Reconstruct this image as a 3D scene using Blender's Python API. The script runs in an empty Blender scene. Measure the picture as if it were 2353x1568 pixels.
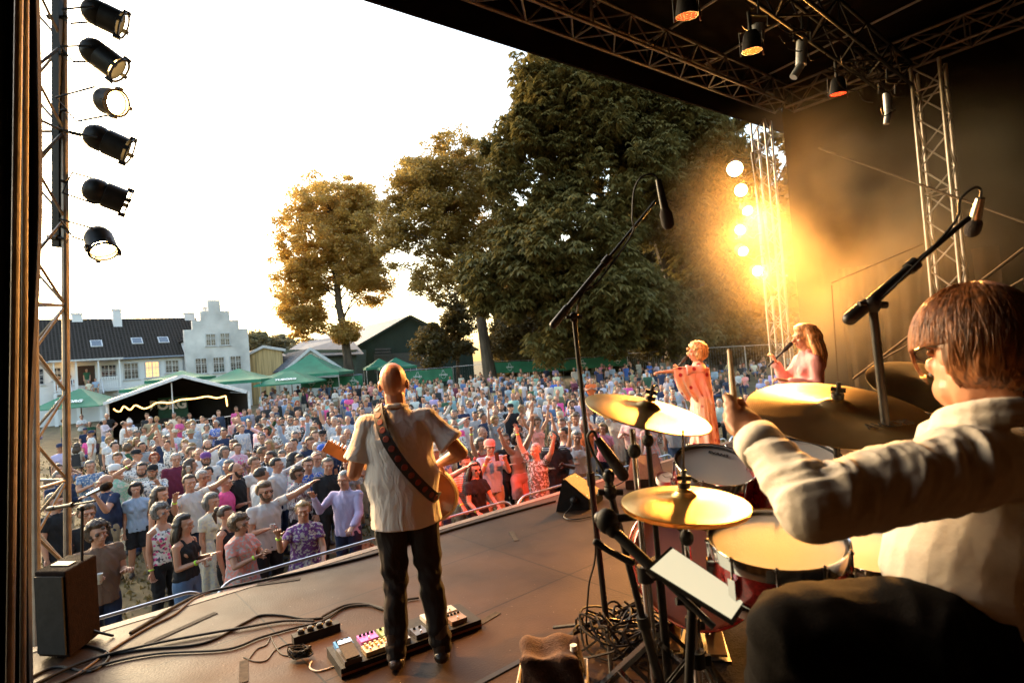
import bpy, math, random
import numpy as np
from mathutils import Vector, Matrix, noise as mnoise
R = math.radians
scn = bpy.context.scene
col = scn.collection
# ------------------------------------------------------------------ camera
F = 1307.0; CX, CY = 1176.0, 784.0
PITCH, ROLL = R(1.49), R(4.29)
CAMZ = 3.37
cam_pos = Vector((0, 0, CAMZ))
fwd = Vector((0, math.cos(PITCH), math.sin(PITCH)))
r0 = Vector((1, 0, 0)); u0 = r0.cross(fwd)
rgt = r0 * math.cos(ROLL) - u0 * math.sin(ROLL)
upv = u0 * math.cos(ROLL) + r0 * math.sin(ROLL)
cd = bpy.data.cameras.new('camera'); cam = bpy.data.objects.new('camera', cd); col.objects.link(cam)
m = Matrix((rgt, upv, -fwd)).transposed().to_4x4(); m.translation = cam_pos
cam.matrix_world = m
cd.sensor_width = 36; cd.lens = F / 2352 * 36; cd.clip_start = .02; cd.clip_end = 2000
cd.dof.use_dof = True; cd.dof.focus_distance = 4.6; cd.dof.aperture_fstop = 3.5
scn.camera = cam
# ------------------------------------------------------------------ sky, sun, exposure
w = bpy.data.worlds.new('World'); scn.world = w; w.use_nodes = True
nt = w.node_tree; bg = nt.nodes['Background']
sky = nt.nodes.new('ShaderNodeTexSky'); sky.sky_type = 'NISHITA'; sky.sun_disc = False
SUN_EL, SUN_AZ = 20, 312     # azimuth clockwise from +Y
sky.sun_elevation = R(SUN_EL); sky.sun_rotation = R(SUN_AZ)
sky.air_density = 1.5; sky.dust_density = 3.0; sky.ozone_density = 1.0
nt.links.new(sky.outputs[0], bg.inputs[0]); bg.inputs[1].default_value = 0.15
sd = bpy.data.lights.new('sun', 'SUN'); sd.energy = 1.0; sd.angle = R(14); sd.color = (1, .72, .42)
so = bpy.data.objects.new('sun', sd); col.objects.link(so)
sdir = Vector((math.sin(R(SUN_AZ)) * math.cos(R(SUN_EL)), math.cos(R(SUN_AZ)) * math.cos(R(SUN_EL)), math.sin(R(SUN_EL))))
so.rotation_euler = sdir.to_track_quat('Z', 'Y').to_euler()
scn.view_settings.view_transform = 'Standard'; scn.view_settings.look = 'None'
scn.view_settings.exposure = 2.2; scn.view_settings.gamma = 1
scn.render.engine = 'CYCLES'
cy = scn.cycles
cy.max_bounces = 5; cy.diffuse_bounces = 3; cy.glossy_bounces = 3; cy.transmission_bounces = 4; cy.volume_bounces = 0
cy.transparent_max_bounces = 8; cy.sample_clamp_indirect = 4; cy.caustics_reflective = False; cy.caustics_refractive = False
cy.use_denoising = True; cy.volume_step_rate = 1.0; cy.volume_max_steps = 64
rnd = random.Random(7); nrs = np.random.RandomState(5)
# ------------------------------------------------------------------ pixels to points
def ray(px, py): return fwd + rgt * ((px - CX) / F) + upv * ((CY - py) / F)
def P(px, py, d): return cam_pos + ray(px, py) * d            # a point at depth d
def Z(px, py, z):
    r = ray(px, py); return cam_pos + r * ((z - CAMZ) / r.z)
def gz(x, y):                                                   # the lawn rises away from the stage
    d = math.hypot(x, y); t = min(1, max(0, (d - 22) / 34)); return .55 * t * t * (3 - 2 * t)
def toground(px, py, h=0.0):
    r = ray(px, py); t = 3.0
    while t < 120:
        q = cam_pos + r * t
        if q.z <= gz(q.x, q.y) + h: return Vector((q.x, q.y, gz(q.x, q.y)))
        t += .02
    q = cam_pos + r * 60; return Vector((q.x, q.y, gz(q.x, q.y)))
def proj(p):
    d = p - cam_pos; t = d.dot(fwd); return (CX + d.dot(rgt) / t * F, CY - d.dot(upv) / t * F, t)
SZ = 1.6
e1 = Z(235, 1440, SZ); e2 = Z(1280, 1130, SZ)
E = (e2 - e1).normalized(); N = Vector((-E.y, E.x, 0)); N = -N      # E along the front edge to stage left, N upstage
E0 = e1 - E * ((e1).dot(E)); E0.z = 0
def S(a, b, z): return E0 + E * a + N * b + Vector((0, 0, z))
def Sab(p): q = p - E0; return q.dot(E), q.dot(N)
# ------------------------------------------------------------------ materials
MT = {}
def pmat(name, c, rough=.6, metal=0, var=.15, scale=6, bump=0, bscale=40, emit=0, ecol=None, coat=0, spec=.5, trans=0, alpha=1, stretch=None, detail=3):
    if name in MT: return MT[name]
    m = bpy.data.materials.new(name); m.use_nodes = True; n = m.node_tree; b = n.nodes['Principled BSDF']
    b.inputs['Base Color'].default_value = (*c, 1); b.inputs['Roughness'].default_value = rough
    b.inputs['Metallic'].default_value = metal; b.inputs['Specular IOR Level'].default_value = spec
    b.inputs['Coat Weight'].default_value = coat; b.inputs['Transmission Weight'].default_value = trans; b.inputs['Alpha'].default_value = alpha
    tc = n.nodes.new('ShaderNodeTexCoord'); src = tc.outputs['Object']
    if stretch:
        mp = n.nodes.new('ShaderNodeMapping'); mp.inputs['Scale'].default_value = stretch; n.links.new(src, mp.inputs[0]); src = mp.outputs[0]
    if var:
        t = n.nodes.new('ShaderNodeTexNoise'); t.inputs['Scale'].default_value = scale; t.inputs['Detail'].default_value = detail
        n.links.new(src, t.inputs['Vector'])
        r = n.nodes.new('ShaderNodeValToRGB'); r.color_ramp.elements[0].position = .3; r.color_ramp.elements[1].position = .7
        r.color_ramp.elements[0].color = (*[x * (1 - var) for x in c], 1); r.color_ramp.elements[1].color = (*[min(1, x * (1 + var)) for x in c], 1)
        n.links.new(t.outputs[0], r.inputs[0]); n.links.new(r.outputs[0], b.inputs['Base Color'])
    if bump:
        t2 = n.nodes.new('ShaderNodeTexNoise'); t2.inputs['Scale'].default_value = bscale; t2.inputs['Detail'].default_value = 4
        n.links.new(src, t2.inputs['Vector']); bn = n.nodes.new('ShaderNodeBump'); bn.inputs['Strength'].default_value = bump; bn.inputs['Distance'].default_value = .02
        n.links.new(t2.outputs[0], bn.inputs['Height']); n.links.new(bn.outputs[0], b.inputs['Normal'])
    if emit:
        b.inputs['Emission Color'].default_value = (*(ecol or c), 1); b.inputs['Emission Strength'].default_value = emit
    MT[name] = m; return m
def cloth(kind):                                                # takes its colour from the object's own colour
    name = 'fabric_' + kind
    if name in MT: return MT[name]
    m = bpy.data.materials.new(name); m.use_nodes = True; n = m.node_tree; b = n.nodes['Principled BSDF']; L = n.links.new
    oi = n.nodes.new('ShaderNodeObjectInfo'); tc = n.nodes.new('ShaderNodeTexCoord'); C = oi.outputs['Color']
    b.inputs['Roughness'].default_value = .85; b.inputs['Specular IOR Level'].default_value = .2
    def mix(f, a, c):
        x = n.nodes.new('ShaderNodeMix'); x.data_type = 'RGBA'
        for s, v in ((0, f), (6, a), (7, c)):
            if isinstance(v, (tuple, float)): x.inputs[s].default_value = v
            else: L(v, x.inputs[s])
        return x.outputs[2]
    def ramp(s, a, c, interp='LINEAR'):
        r = n.nodes.new('ShaderNodeValToRGB'); r.color_ramp.elements[0].position = a; r.color_ramp.elements[1].position = c; r.color_ramp.interpolation = interp; L(s, r.inputs[0]); return r.outputs[0]
    if kind == 'stripes':
        wv = n.nodes.new('ShaderNodeTexWave'); wv.bands_direction = 'Z'; wv.inputs['Scale'].default_value = 9; wv.inputs['Distortion'].default_value = .4; L(tc.outputs['Object'], wv.inputs[0])
        C = mix(ramp(wv.outputs[1], .55, .7), C, (.75, .73, .7, 1.))
    elif kind == 'floral':
        v = n.nodes.new('ShaderNodeTexVoronoi'); v.inputs['Scale'].default_value = 17; L(tc.outputs['Object'], v.inputs[0])
        no = n.nodes.new('ShaderNodeTexNoise'); no.inputs['Scale'].default_value = 26; L(tc.outputs['Object'], no.inputs[0])
        C = mix(ramp(v.outputs[0], .3, .42), C, (.72, .7, .66, 1.)); C = mix(ramp(no.outputs[0], .56, .6), C, (.1, .1, .12, 1.))
    elif kind == 'check':
        k = n.nodes.new('ShaderNodeTexBrick'); k.inputs['Scale'].default_value = 14; k.inputs['Mortar Size'].default_value = .06; L(tc.outputs['Object'], k.inputs[0])
        C = mix(k.outputs[1], C, (.6, .6, .58, 1.))
    elif kind == 'print':
        no = n.nodes.new('ShaderNodeTexNoise'); no.inputs['Scale'].default_value = 27; no.inputs['Detail'].default_value = 3; L(tc.outputs['Object'], no.inputs[0])
        C = mix(ramp(no.outputs[0], .5, .56), C, (.5, .47, .45, 1.))
    elif kind == 'kimono':
        v = n.nodes.new('ShaderNodeTexVoronoi'); v.inputs['Scale'].default_value = 7; L(tc.outputs['Object'], v.inputs[0])
        no = n.nodes.new('ShaderNodeTexNoise'); no.inputs['Scale'].default_value = 3; L(tc.outputs['Object'], no.inputs[0])
        C = mix(ramp(no.outputs[0], .45, .56), C, (.75, .52, .4, 1.)); C = mix(ramp(v.outputs[0], .17, .27), (.38, .025, .05, 1.), C)
    no = n.nodes.new('ShaderNodeTexNoise'); no.inputs['Scale'].default_value = 9; no.inputs['Detail'].default_value = 3; no.inputs['Distortion'].default_value = 1.5
    mp = n.nodes.new('ShaderNodeMapping'); mp.inputs['Scale'].default_value = (1.3, 1.3, .6); L(tc.outputs['Object'], mp.inputs[0]); L(mp.outputs[0], no.inputs[0])
    bn = n.nodes.new('ShaderNodeBump'); bn.inputs['Strength'].default_value = .5; bn.inputs['Distance'].default_value = .03; L(no.outputs[0], bn.inputs['Height']); L(bn.outputs[0], b.inputs['Normal'])
    L(C, b.inputs['Base Color']); MT[name] = m; return m
def skinmat(name='skin'):
    if name in MT: return MT[name]
    m = bpy.data.materials.new(name); m.use_nodes = True; n = m.node_tree; b = n.nodes['Principled BSDF']
    oi = n.nodes.new('ShaderNodeObjectInfo'); tc = n.nodes.new('ShaderNodeTexCoord'); no = n.nodes.new('ShaderNodeTexNoise'); no.inputs['Scale'].default_value = 14
    n.links.new(tc.outputs['Object'], no.inputs[0]); x = n.nodes.new('ShaderNodeMix'); x.data_type = 'RGBA'; x.blend_type = 'MULTIPLY'
    r = n.nodes.new('ShaderNodeValToRGB'); r.color_ramp.elements[0].color = (1, .9, .86, 1); r.color_ramp.elements[1].color = (1, 1, 1, 1); r.color_ramp.elements[0].position = .3; r.color_ramp.elements[1].position = .6
    n.links.new(no.outputs[0], r.inputs[0]); x.inputs[0].default_value = .8; n.links.new(oi.outputs['Color'], x.inputs[6]); n.links.new(r.outputs[0], x.inputs[7]); n.links.new(x.outputs[2], b.inputs['Base Color'])
    b.inputs['Roughness'].default_value = .45; b.inputs['Specular IOR Level'].default_value = .4
    b.inputs['Subsurface Weight'].default_value = .0
    MT[name] = m; return m
def hairmat(name='hair'):
    if name in MT: return MT[name]
    m = bpy.data.materials.new(name); m.use_nodes = True; n = m.node_tree; b = n.nodes['Principled BSDF']; L = n.links.new
    oi = n.nodes.new('ShaderNodeObjectInfo'); tc = n.nodes.new('ShaderNodeTexCoord'); mp = n.nodes.new('ShaderNodeMapping'); mp.inputs['Scale'].default_value = (70, 70, 9)
    no = n.nodes.new('ShaderNodeTexNoise'); no.inputs['Scale'].default_value = 1.0; no.inputs['Detail'].default_value = 3; no.inputs['Distortion'].default_value = .6
    L(tc.outputs['Object'], mp.inputs[0]); L(mp.outputs[0], no.inputs[0]); x = n.nodes.new('ShaderNodeMix'); x.data_type = 'RGBA'; x.blend_type = 'MULTIPLY'; x.inputs[0].default_value = 1
    r = n.nodes.new('ShaderNodeValToRGB'); r.color_ramp.elements[0].color = (.35, .35, .35, 1); r.color_ramp.elements[1].color = (1.3, 1.3, 1.3, 1); r.color_ramp.elements[0].position = .35; r.color_ramp.elements[1].position = .65
    L(no.outputs[0], r.inputs[0]); L(oi.outputs['Color'], x.inputs[6]); L(r.outputs[0], x.inputs[7]); L(x.outputs[2], b.inputs['Base Color'])
    bn = n.nodes.new('ShaderNodeBump'); bn.inputs['Strength'].default_value = .9; bn.inputs['Distance'].default_value = .006; L(no.outputs[0], bn.inputs['Height']); L(bn.outputs[0], b.inputs['Normal'])
    b.inputs['Roughness'].default_value = .5; MT[name] = m; return m
steel = pmat('galvanised_steel', (.55, .56, .58), .35, .9, .12, 12, .1, 60)
alu = pmat('truss_aluminium', (.32, .28, .24), .45, .6, .2, 9, .15, 50)
chrome = pmat('chrome', (.8, .8, .8), .12, 1, .05)
blackm = pmat('black_painted_metal', (.014, .013, .012), .42, 0, .3, 20, .05, spec=.3)
blackp = pmat('black_plastic', (.014, .013, .012), .6, 0, .3, 15, .1, spec=.2)
rubber = pmat('black_rubber_cable', (.01, .009, .009), .6, 0, .2, spec=.25)
tarp = pmat('black_stage_tarpaulin', (.012, .008, .005), .85, 0, .35, 1.2, .5, 2.5, spec=.05)
greenc = pmat('green_parasol_canvas', (.02, .16, .085), .7, 0, .18, 1.5, .2, 3)
white_p = pmat('white_lettering', (.8, .8, .78), .6, 0, .05)
skin = skinmat(); hairm = hairmat()
eyew = pmat('eye_white', (.6, .57, .53), .3, 0, 0); dark = pmat('eye_dark', (.02, .015, .012), .3, 0, 0); lip = pmat('lips', (.35, .1, .08), .5, 0, .1)
# ------------------------------------------------------------------ mesh builders
class Geo:
    def __init__(s): s.v = []; s.f = []; s.m = []
    def add(s, vs, fs, mi=0):
        o = len(s.v); s.v += [tuple(q) for q in vs]; s.f += [tuple(i + o for i in q) for q in fs]; s.m += [mi] * len(fs)
    def loft(s, rings, n=12, cap=True, mi=0, closed=False):      # rings: (centre, axis x, axis y) vectors already scaled
        vs = []
        for c, ax, ay in rings:
            for k in range(n):
                a = 2 * math.pi * k / n; vs.append(c + ax * math.cos(a) + ay * math.sin(a))
        fs = []; R_ = len(rings)
        for i in range(R_ if closed else R_ - 1):
            j = (i + 1) % R_
            for k in range(n):
                k2 = (k + 1) % n; fs.append((i * n + k, i * n + k2, j * n + k2, j * n + k))
        if cap and not closed: fs.append(tuple(range(n - 1, -1, -1))); fs.append(tuple((R_ - 1) * n + k for k in range(n)))
        s.add(vs, fs, mi)
    def limb(s, pts, rads, n=10, flat=1.0, side=None, round_=True, mi=0):
        pts = [Vector(p) for p in pts]; rings = []; prev = None
        for i, p in enumerate(pts):
            t = (pts[min(i + 1, len(pts) - 1)] - pts[max(i - 1, 0)])
            t = t.normalized() if t.length > 1e-9 else Vector((0, 0, 1))
            if prev is None:
                ref = Vector(side) if side is not None else (Vector((1, 0, 0)) if abs(t.x) < .8 else Vector((0, 1, 0)))
                ax = (ref - t * ref.dot(t)).normalized()
            else:
                ax = (prev - t * prev.dot(t)); ax = ax.normalized() if ax.length > 1e-6 else prev
            prev = ax; ay = t.cross(ax)
            r = rads[i] if isinstance(rads, (list, tuple)) else rads
            if round_ and i == 0:
                for q in (.98, .8, .45): rings.append((p - t * r * q, ax * r * math.sqrt(max(0, 1 - q * q)), ay * r * flat * math.sqrt(max(0, 1 - q * q))))
            rings.append((p, ax * r, ay * r * flat))
            if round_ and i == len(pts) - 1:
                for q in (.45, .8, .98): rings.append((p + t * r * q, ax * r * math.sqrt(max(0, 1 - q * q)), ay * r * flat * math.sqrt(max(0, 1 - q * q))))
        s.loft(rings, n, True, mi)
    def tube(s, a, b, r, n=8, mi=0): s.limb([a, b], r, n, round_=False, mi=mi)
    def ell(s, c, r, n=12, k=8, mi=0, M=None):
        c = Vector(c); rings = []
        for i in range(k + 1):
            th = math.pi * (i + .02) / (k + .04); z = -math.cos(th) * r[2]; q = math.sin(th)
            ax = Vector((r[0] * q, 0, 0)); ay = Vector((0, r[1] * q, 0)); cc = Vector((0, 0, z))
            if M is not None: ax = M @ ax; ay = M @ ay; cc = M @ cc
            rings.append((c + cc, ax, ay))
        s.loft(rings, n, True, mi)
    def box(s, c, d, M=None, mi=0):
        c = Vector(c); vs = []
        for x in (-.5, .5):
            for y in (-.5, .5):
                for z in (-.5, .5):
                    q = Vector((x * d[0], y * d[1], z * d[2])); vs.append(c + (M @ q if M is not None else q))
        s.add(vs, [(0, 1, 3, 2), (4, 6, 7, 5), (0, 4, 5, 1), (2, 3, 7, 6), (0, 2, 6, 4), (1, 5, 7, 3)], mi)
    def bar(s, a, b, w, h, up=(0, 0, 1), mi=0):
        a = Vector(a); b = Vector(b); t = (b - a).normalized(); u = Vector(up); u = (u - t * u.dot(t))
        u = u.normalized() if u.length > 1e-4 else Vector((1, 0, 0)); x = t.cross(u)
        vs = [p + x * (w / 2 * i) + u * (h / 2 * j) for p in (a, b) for i, j in ((-1, -1), (1, -1), (1, 1), (-1, 1))]
        s.add(vs, [(0, 3, 2, 1), (4, 5, 6, 7), (0, 1, 5, 4), (1, 2, 6, 5), (2, 3, 7, 6), (3, 0, 4, 7)], mi)
    def lathe(s, prof, n=24, M=None, mi=0, cap=False):           # prof (r,z)
        rings = []
        for r, z in prof:
            ax = Vector((max(r, 1e-5), 0, 0)); ay = Vector((0, max(r, 1e-5), 0)); c = Vector((0, 0, z))
            if M is not None: rings.append((M @ c, M.to_3x3() @ ax, M.to_3x3() @ ay))
            else: rings.append((c, ax, ay))
        s.loft(rings, n, cap, mi)
    def poly(s, pts, thick=None, mi=0):
        pts = [Vector(p) for p in pts]; k = len(pts)
        if thick is None: s.add(pts, [tuple(range(k))], mi); return
        t = Vector(thick); vs = pts + [p + t for p in pts]
        s.add(vs, [tuple(range(k - 1, -1, -1)), tuple(range(k, 2 * k))] + [(i, (i + 1) % k, k + (i + 1) % k, k + i) for i in range(k)], mi)
    def mesh(s, name='mesh', mats=(), smooth=True):
        me = bpy.data.meshes.new(name); me.from_pydata(s.v, [], s.f)
        for m_ in mats: me.materials.append(m_)
        if any(s.m): me.polygons.foreach_set('material_index', s.m)
        if smooth:
            me.polygons.foreach_set('use_smooth', [True] * len(s.f))
        me.update(); return me
def sharp(me, deg=35):
    try: me.set_sharp_from_angle(angle=R(deg))
    except Exception: pass
    return me
def put(name, me, parent=None, loc=None, color=None, mat=None):
    o = bpy.data.objects.new(name, me); col.objects.link(o)
    if loc is not None: o.location = loc
    if parent is not None: o.parent = parent
    if color is not None: o.color = (*color, 1)
    if mat is not None:
        if not me.materials: me.materials.append(mat)
        else: o.material_slots[0].link = 'OBJECT'; o.material_slots[0].material = mat
    return o
def tag(o, label, cat, group=None, kind=None):
    if label: o['label'] = label
    if cat: o['category'] = cat
    if group: o['group'] = group
    if kind: o['kind'] = kind
    return o
def thing(name, label, cat, loc=(0, 0, 0), rz=0, group=None):
    o = bpy.data.objects.new(name, None); col.objects.link(o); o.location = loc; o.rotation_euler = (0, 0, rz); o.empty_display_size = .1
    return tag(o, label, cat, group)
def gobj(name, G, mat, parent=None, smooth=True, deg=35, **k):
    me = G.mesh(name, [mat] if not isinstance(mat, (list, tuple)) else mat, smooth)
    if smooth: sharp(me, deg)
    return put(name, me, parent, **k)
def remesh(G, voxel, smooth=2, extra=None, mats=(), name='mesh', disp=None):
    me = G.mesh('tmp', (), False); o = bpy.data.objects.new('tmp', me); col.objects.link(o)
    md = o.modifiers.new('r', 'REMESH'); md.mode = 'VOXEL'; md.voxel_size = voxel; md.use_smooth_shade = True
    if smooth: ms = o.modifiers.new('s', 'SMOOTH'); ms.factor = .5; ms.iterations = smooth
    dg = bpy.context.evaluated_depsgraph_get(); ev = o.evaluated_get(dg); m2 = bpy.data.meshes.new_from_object(ev)
    bpy.data.objects.remove(o); bpy.data.meshes.remove(me)
    nv = len(m2.vertices); co = np.empty(nv * 3, 'f'); m2.vertices.foreach_get('co', co); co = co.reshape(-1, 3)
    if disp is not None:
        no = np.empty(nv * 3, 'f'); m2.vertices.foreach_get('normal', no); co = disp(co, no.reshape(-1, 3)).astype('f')
        m2.vertices.foreach_set('co', co.ravel()); m2.update()
    m2.materials.clear()
    if extra is not None and extra.v:
        vs = [tuple(q) for q in co]; fs = [tuple(p.vertices) for p in m2.polygons]; G2 = Geo(); G2.v = vs; G2.f = fs; G2.m = [0] * len(fs)
        G2.add(extra.v, extra.f); G2.m[len(fs):] = extra.m
        bpy.data.meshes.remove(m2); m2 = G2.mesh(name, mats, True)
    else:
        for q in mats: m2.materials.append(q)
        m2.polygons.foreach_set('use_smooth', [True] * len(m2.polygons)); m2.name = name
    return m2
def basis(z, x=None):
    z = Vector(z).normalized(); x = Vector(x) if x is not None else (Vector((1, 0, 0)) if abs(z.x) < .9 else Vector((0, 1, 0)))
    x = (x - z * x.dot(z)).normalized(); y = z.cross(x); return Matrix((x, y, z)).transposed()
def frame(loc, z, x=None): m = basis(z, x).to_4x4(); m.translation = Vector(loc); return m
def smoothpath(pts, k=8):
    pts = [Vector(p) for p in pts]; out = []
    for i in range(len(pts) - 1):
        a, b, c, d = pts[max(i - 1, 0)], pts[i], pts[i + 1], pts[min(i + 2, len(pts) - 1)]
        for j in range(k):
            t = j / k; out.append(.5 * ((2 * b) + (c - a) * t + (2 * a - 5 * b + 4 * c - d) * t * t + (3 * b - a - 3 * c + d) * t ** 3))
    out.append(pts[-1]); return out
def text_mesh(s, size, ext=.004, bold=0.0, align='CENTER'):
    cu = bpy.data.curves.new('t', 'FONT'); cu.body = s; cu.size = size; cu.extrude = ext; cu.offset = bold; cu.align_x = align; cu.align_y = 'CENTER'
    o = bpy.data.objects.new('t', cu); col.objects.link(o); dg = bpy.context.evaluated_depsgraph_get()
    me = bpy.data.meshes.new_from_object(o.evaluated_get(dg)); bpy.data.objects.remove(o); me.materials.clear(); return me
def text(name, s, size, M, parent, mat=None, bold=0.0, ext=.004):
    me = text_mesh(s, size, ext, bold); me.transform(M); me.materials.append(mat or white_p); return put(name, me, parent)
# ================================================================== SETTING
def leafmat(name, c, c2, trans=.35):
    m = bpy.data.materials.new(name); m.use_nodes = True; n = m.node_tree; L = n.links.new
    for x in list(n.nodes):
        if x.type != 'OUTPUT_MATERIAL': n.nodes.remove(x)
    out = [x for x in n.nodes if x.type == 'OUTPUT_MATERIAL'][0]
    g = n.nodes.new('ShaderNodeNewGeometry'); r = n.nodes.new('ShaderNodeValToRGB'); L(g.outputs['Random Per Island'], r.inputs[0])
    r.color_ramp.elements[0].color = (*c, 1); r.color_ramp.elements[1].color = (*c2, 1)
    d = n.nodes.new('ShaderNodeBsdfDiffuse'); t = n.nodes.new('ShaderNodeBsdfTranslucent'); x = n.nodes.new('ShaderNodeMixShader'); x.inputs[0].default_value = trans
    gl = n.nodes.new('ShaderNodeBsdfGlossy'); gl.inputs['Roughness'].default_value = .45; gl.inputs['Color'].default_value = (.5, .5, .45, 1); y = n.nodes.new('ShaderNodeMixShader'); y.inputs[0].default_value = .07
    L(r.outputs[0], d.inputs[0]); L(r.outputs[0], t.inputs[0]); L(d.outputs[0], x.inputs[1]); L(t.outputs[0], x.inputs[2]); L(x.outputs[0], y.inputs[1]); L(gl.outputs[0], y.inputs[2]); L(y.outputs[0], out.inputs[0])
    return m
bark = pmat('bark', (.1, .075, .05), .9, 0, .4, 3, .9, 9, stretch=(1, 1, .3))
# ---- lawn: one sheet to the horizon
G = Geo(); gr = [0, 4, 8, 12, 16, 20, 25, 30, 35, 40, 45, 50, 56, 64, 80, 120, 250, 700]; na = 48
vs = []
for r in gr:
    for k in range(na): a = 2 * math.pi * k / na; x, y = r * math.cos(a), r * math.sin(a); vs.append((x, y, gz(x, y)))
G.add(vs, [(i * na + k, i * na + (k + 1) % na, (i + 1) * na + (k + 1) % na, (i + 1) * na + k) for i in range(len(gr) - 1) for k in range(na)])
lawnm = pmat('dry_trampled_lawn', (.13, .09, .036), .95, 0, .45, 1.6, .8, 30, detail=8)
tag(gobj('ground', G, lawnm), 'dry yellow-brown lawn sloping gently up to the house and trees', 'ground', kind='structure')
def scatter_grass():
    V, Fc = [], []
    for i in range(26000):
        d = 5 + 30 * rnd.random() ** 1.3; a = R(rnd.uniform(-48, 20)); x, y = d * math.sin(a), d * math.cos(a)
        s_ = .02 + .0009 * d; h = rnd.uniform(.03, .09); t = rnd.random() * 6.28; dx, dy = math.cos(t) * s_, math.sin(t) * s_; z = gz(x, y); o = len(V)
        V += [(x - dx, y - dy, z), (x + dx, y + dy, z), (x + dy * 2 * rnd.random(), y + dx * 2 * rnd.random(), z + h)]; Fc.append((o, o + 1, o + 2))
    g = Geo(); g.add(V, Fc); tag(gobj('grass', g, leafmat('dry_grass', (.11, .08, .025), (.2, .15, .055), .3), smooth=False), 'short dry grass tufts across the trampled lawn', 'grass', kind='stuff')
scatter_grass()
# ---- stage
AL, AR, BB = Sab(Z(150, 1465, SZ))[0] - .9, None, 8.6
def vplane(px, py, b):                                         # ray meets the upright plane b metres upstage of the front edge
    r = ray(px, py); o = S(0, b, 0); t = (o - cam_pos).dot(N) / r.dot(N); q = cam_pos + r * t; return (q - E0).dot(E), q.z
TWA = vplane(1764, 600, -.35)[0]; AR = TWA + .5
def floorm():
    m = pmat('phenolic_stage_plywood', (.04, .023, .014), .55, 0, .42, 1.7, .12, 70, detail=9, spec=.12); n = m.node_tree; b = n.nodes['Principled BSDF']
    tc = n.nodes.new('ShaderNodeTexCoord'); br = n.nodes.new('ShaderNodeTexBrick'); br.offset = 0; br.inputs['Scale'].default_value = 1; br.inputs['Mortar Size'].default_value = .006; br.inputs['Brick Width'].default_value = 2; br.inputs['Row Height'].default_value = 1
    br.inputs['Color1'].default_value = (1, 1, 1, 1); br.inputs['Color2'].default_value = (.86, .86, .86, 1); br.inputs['Mortar'].default_value = (.12, .12, .12, 1)
    n.links.new(tc.outputs['Object'], br.inputs[0]); x = n.nodes.new('ShaderNodeMix'); x.data_type = 'RGBA'; x.blend_type = 'MULTIPLY'; x.inputs[0].default_value = 1
    src = b.inputs['Base Color'].links[0].from_socket; n.links.new(src, x.inputs[6]); n.links.new(br.outputs[0], x.inputs[7])
    sp = n.nodes.new('ShaderNodeTexNoise'); sp.inputs['Scale'].default_value = 55; sp.inputs['Detail'].default_value = 2; n.links.new(tc.outputs['Object'], sp.inputs[0])
    r = n.nodes.new('ShaderNodeValToRGB'); r.color_ramp.elements[0].position = .74; r.color_ramp.elements[1].position = .78; n.links.new(sp.outputs[0], r.inputs[0])
    y = n.nodes.new('ShaderNodeMix'); y.data_type = 'RGBA'; n.links.new(r.outputs[0], y.inputs[0]); n.links.new(x.outputs[2], y.inputs[6]); y.inputs[7].default_value = (.4, .33, .27, 1); n.links.new(y.outputs[2], b.inputs['Base Color'])
    mu = n.nodes.new('ShaderNodeTexNoise'); mu.inputs['Scale'].default_value = 2.5; mu.inputs['Detail'].default_value = 6; n.links.new(tc.outputs['Object'], mu.inputs[0])
    rr = n.nodes.new('ShaderNodeMapRange'); rr.inputs['To Min'].default_value = .33; rr.inputs['To Max'].default_value = .7; n.links.new(mu.outputs[0], rr.inputs[0]); n.links.new(rr.outputs[0], b.inputs['Roughness'])
    return m
flm = floorm()
ang = math.atan2(E.y, E.x)
def stagebox(name, a0, a1, b0, b1, z0, z1, mat, parent=None):
    o_ = E0 + E * a0 - Vector((0, 0, 0)); g = Geo(); g.box(((a1 - a0) / 2, -(b0 + b1) / 2, (z0 + z1) / 2), (a1 - a0, b1 - b0, z1 - z0))
    ob = gobj(name, g, mat, parent, smooth=False); ob.location = o_; ob.rotation_euler = (0, 0, ang); return ob
sf = tag(stagebox('stage_floor', AL, AR, .1, BB, SZ - .1, SZ, flm), 'brown plywood stage deck with seams and scuffs', 'stage', kind='structure')
tag(stagebox('stage_edge_board', AL, AR, 0, .097, SZ - .1, SZ + .004, pmat('worn_edge_board', (.13, .085, .06), .6, 0, .3, 4, .2, 40)), 'worn wooden lip along the stage front', 'stage edge', kind='structure')
tag(stagebox('stage_skirt', AL, AR, .02, .06, 0.0, SZ - .103, tarp), 'black skirt hanging below the stage front', 'skirt', kind='structure')
for i_, (x_, y_, l_, r_) in enumerate(((420, 1440, .5, 20), (640, 1335, .35, -30), (1180, 1230, .3, 60), (1120, 1420, .22, 10), (560, 1540, .28, 75))):
    g = Geo(); p_ = Z(x_, y_, SZ + .0035); g.box(p_, (l_, .05, .003), Matrix.Rotation(ang + R(r_), 3, 'Z')); tag(gobj('tape_mark', g, pmat('worn_gaffer_tape', (.035, .03, .027), .8, 0, .4, 30, spec=.1), smooth=False), ('dark tape strip on the deck near the curved brown cable', 'short tape strip between the stage lip and the guitarist', 'tape strip on the deck right of the guitarist, near the wedge', 'tape strip on the deck left of the drum riser corner', 'tape strip on the deck below the zigzag wire')[i_], 'tape', 'tape strips on the deck')
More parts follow.
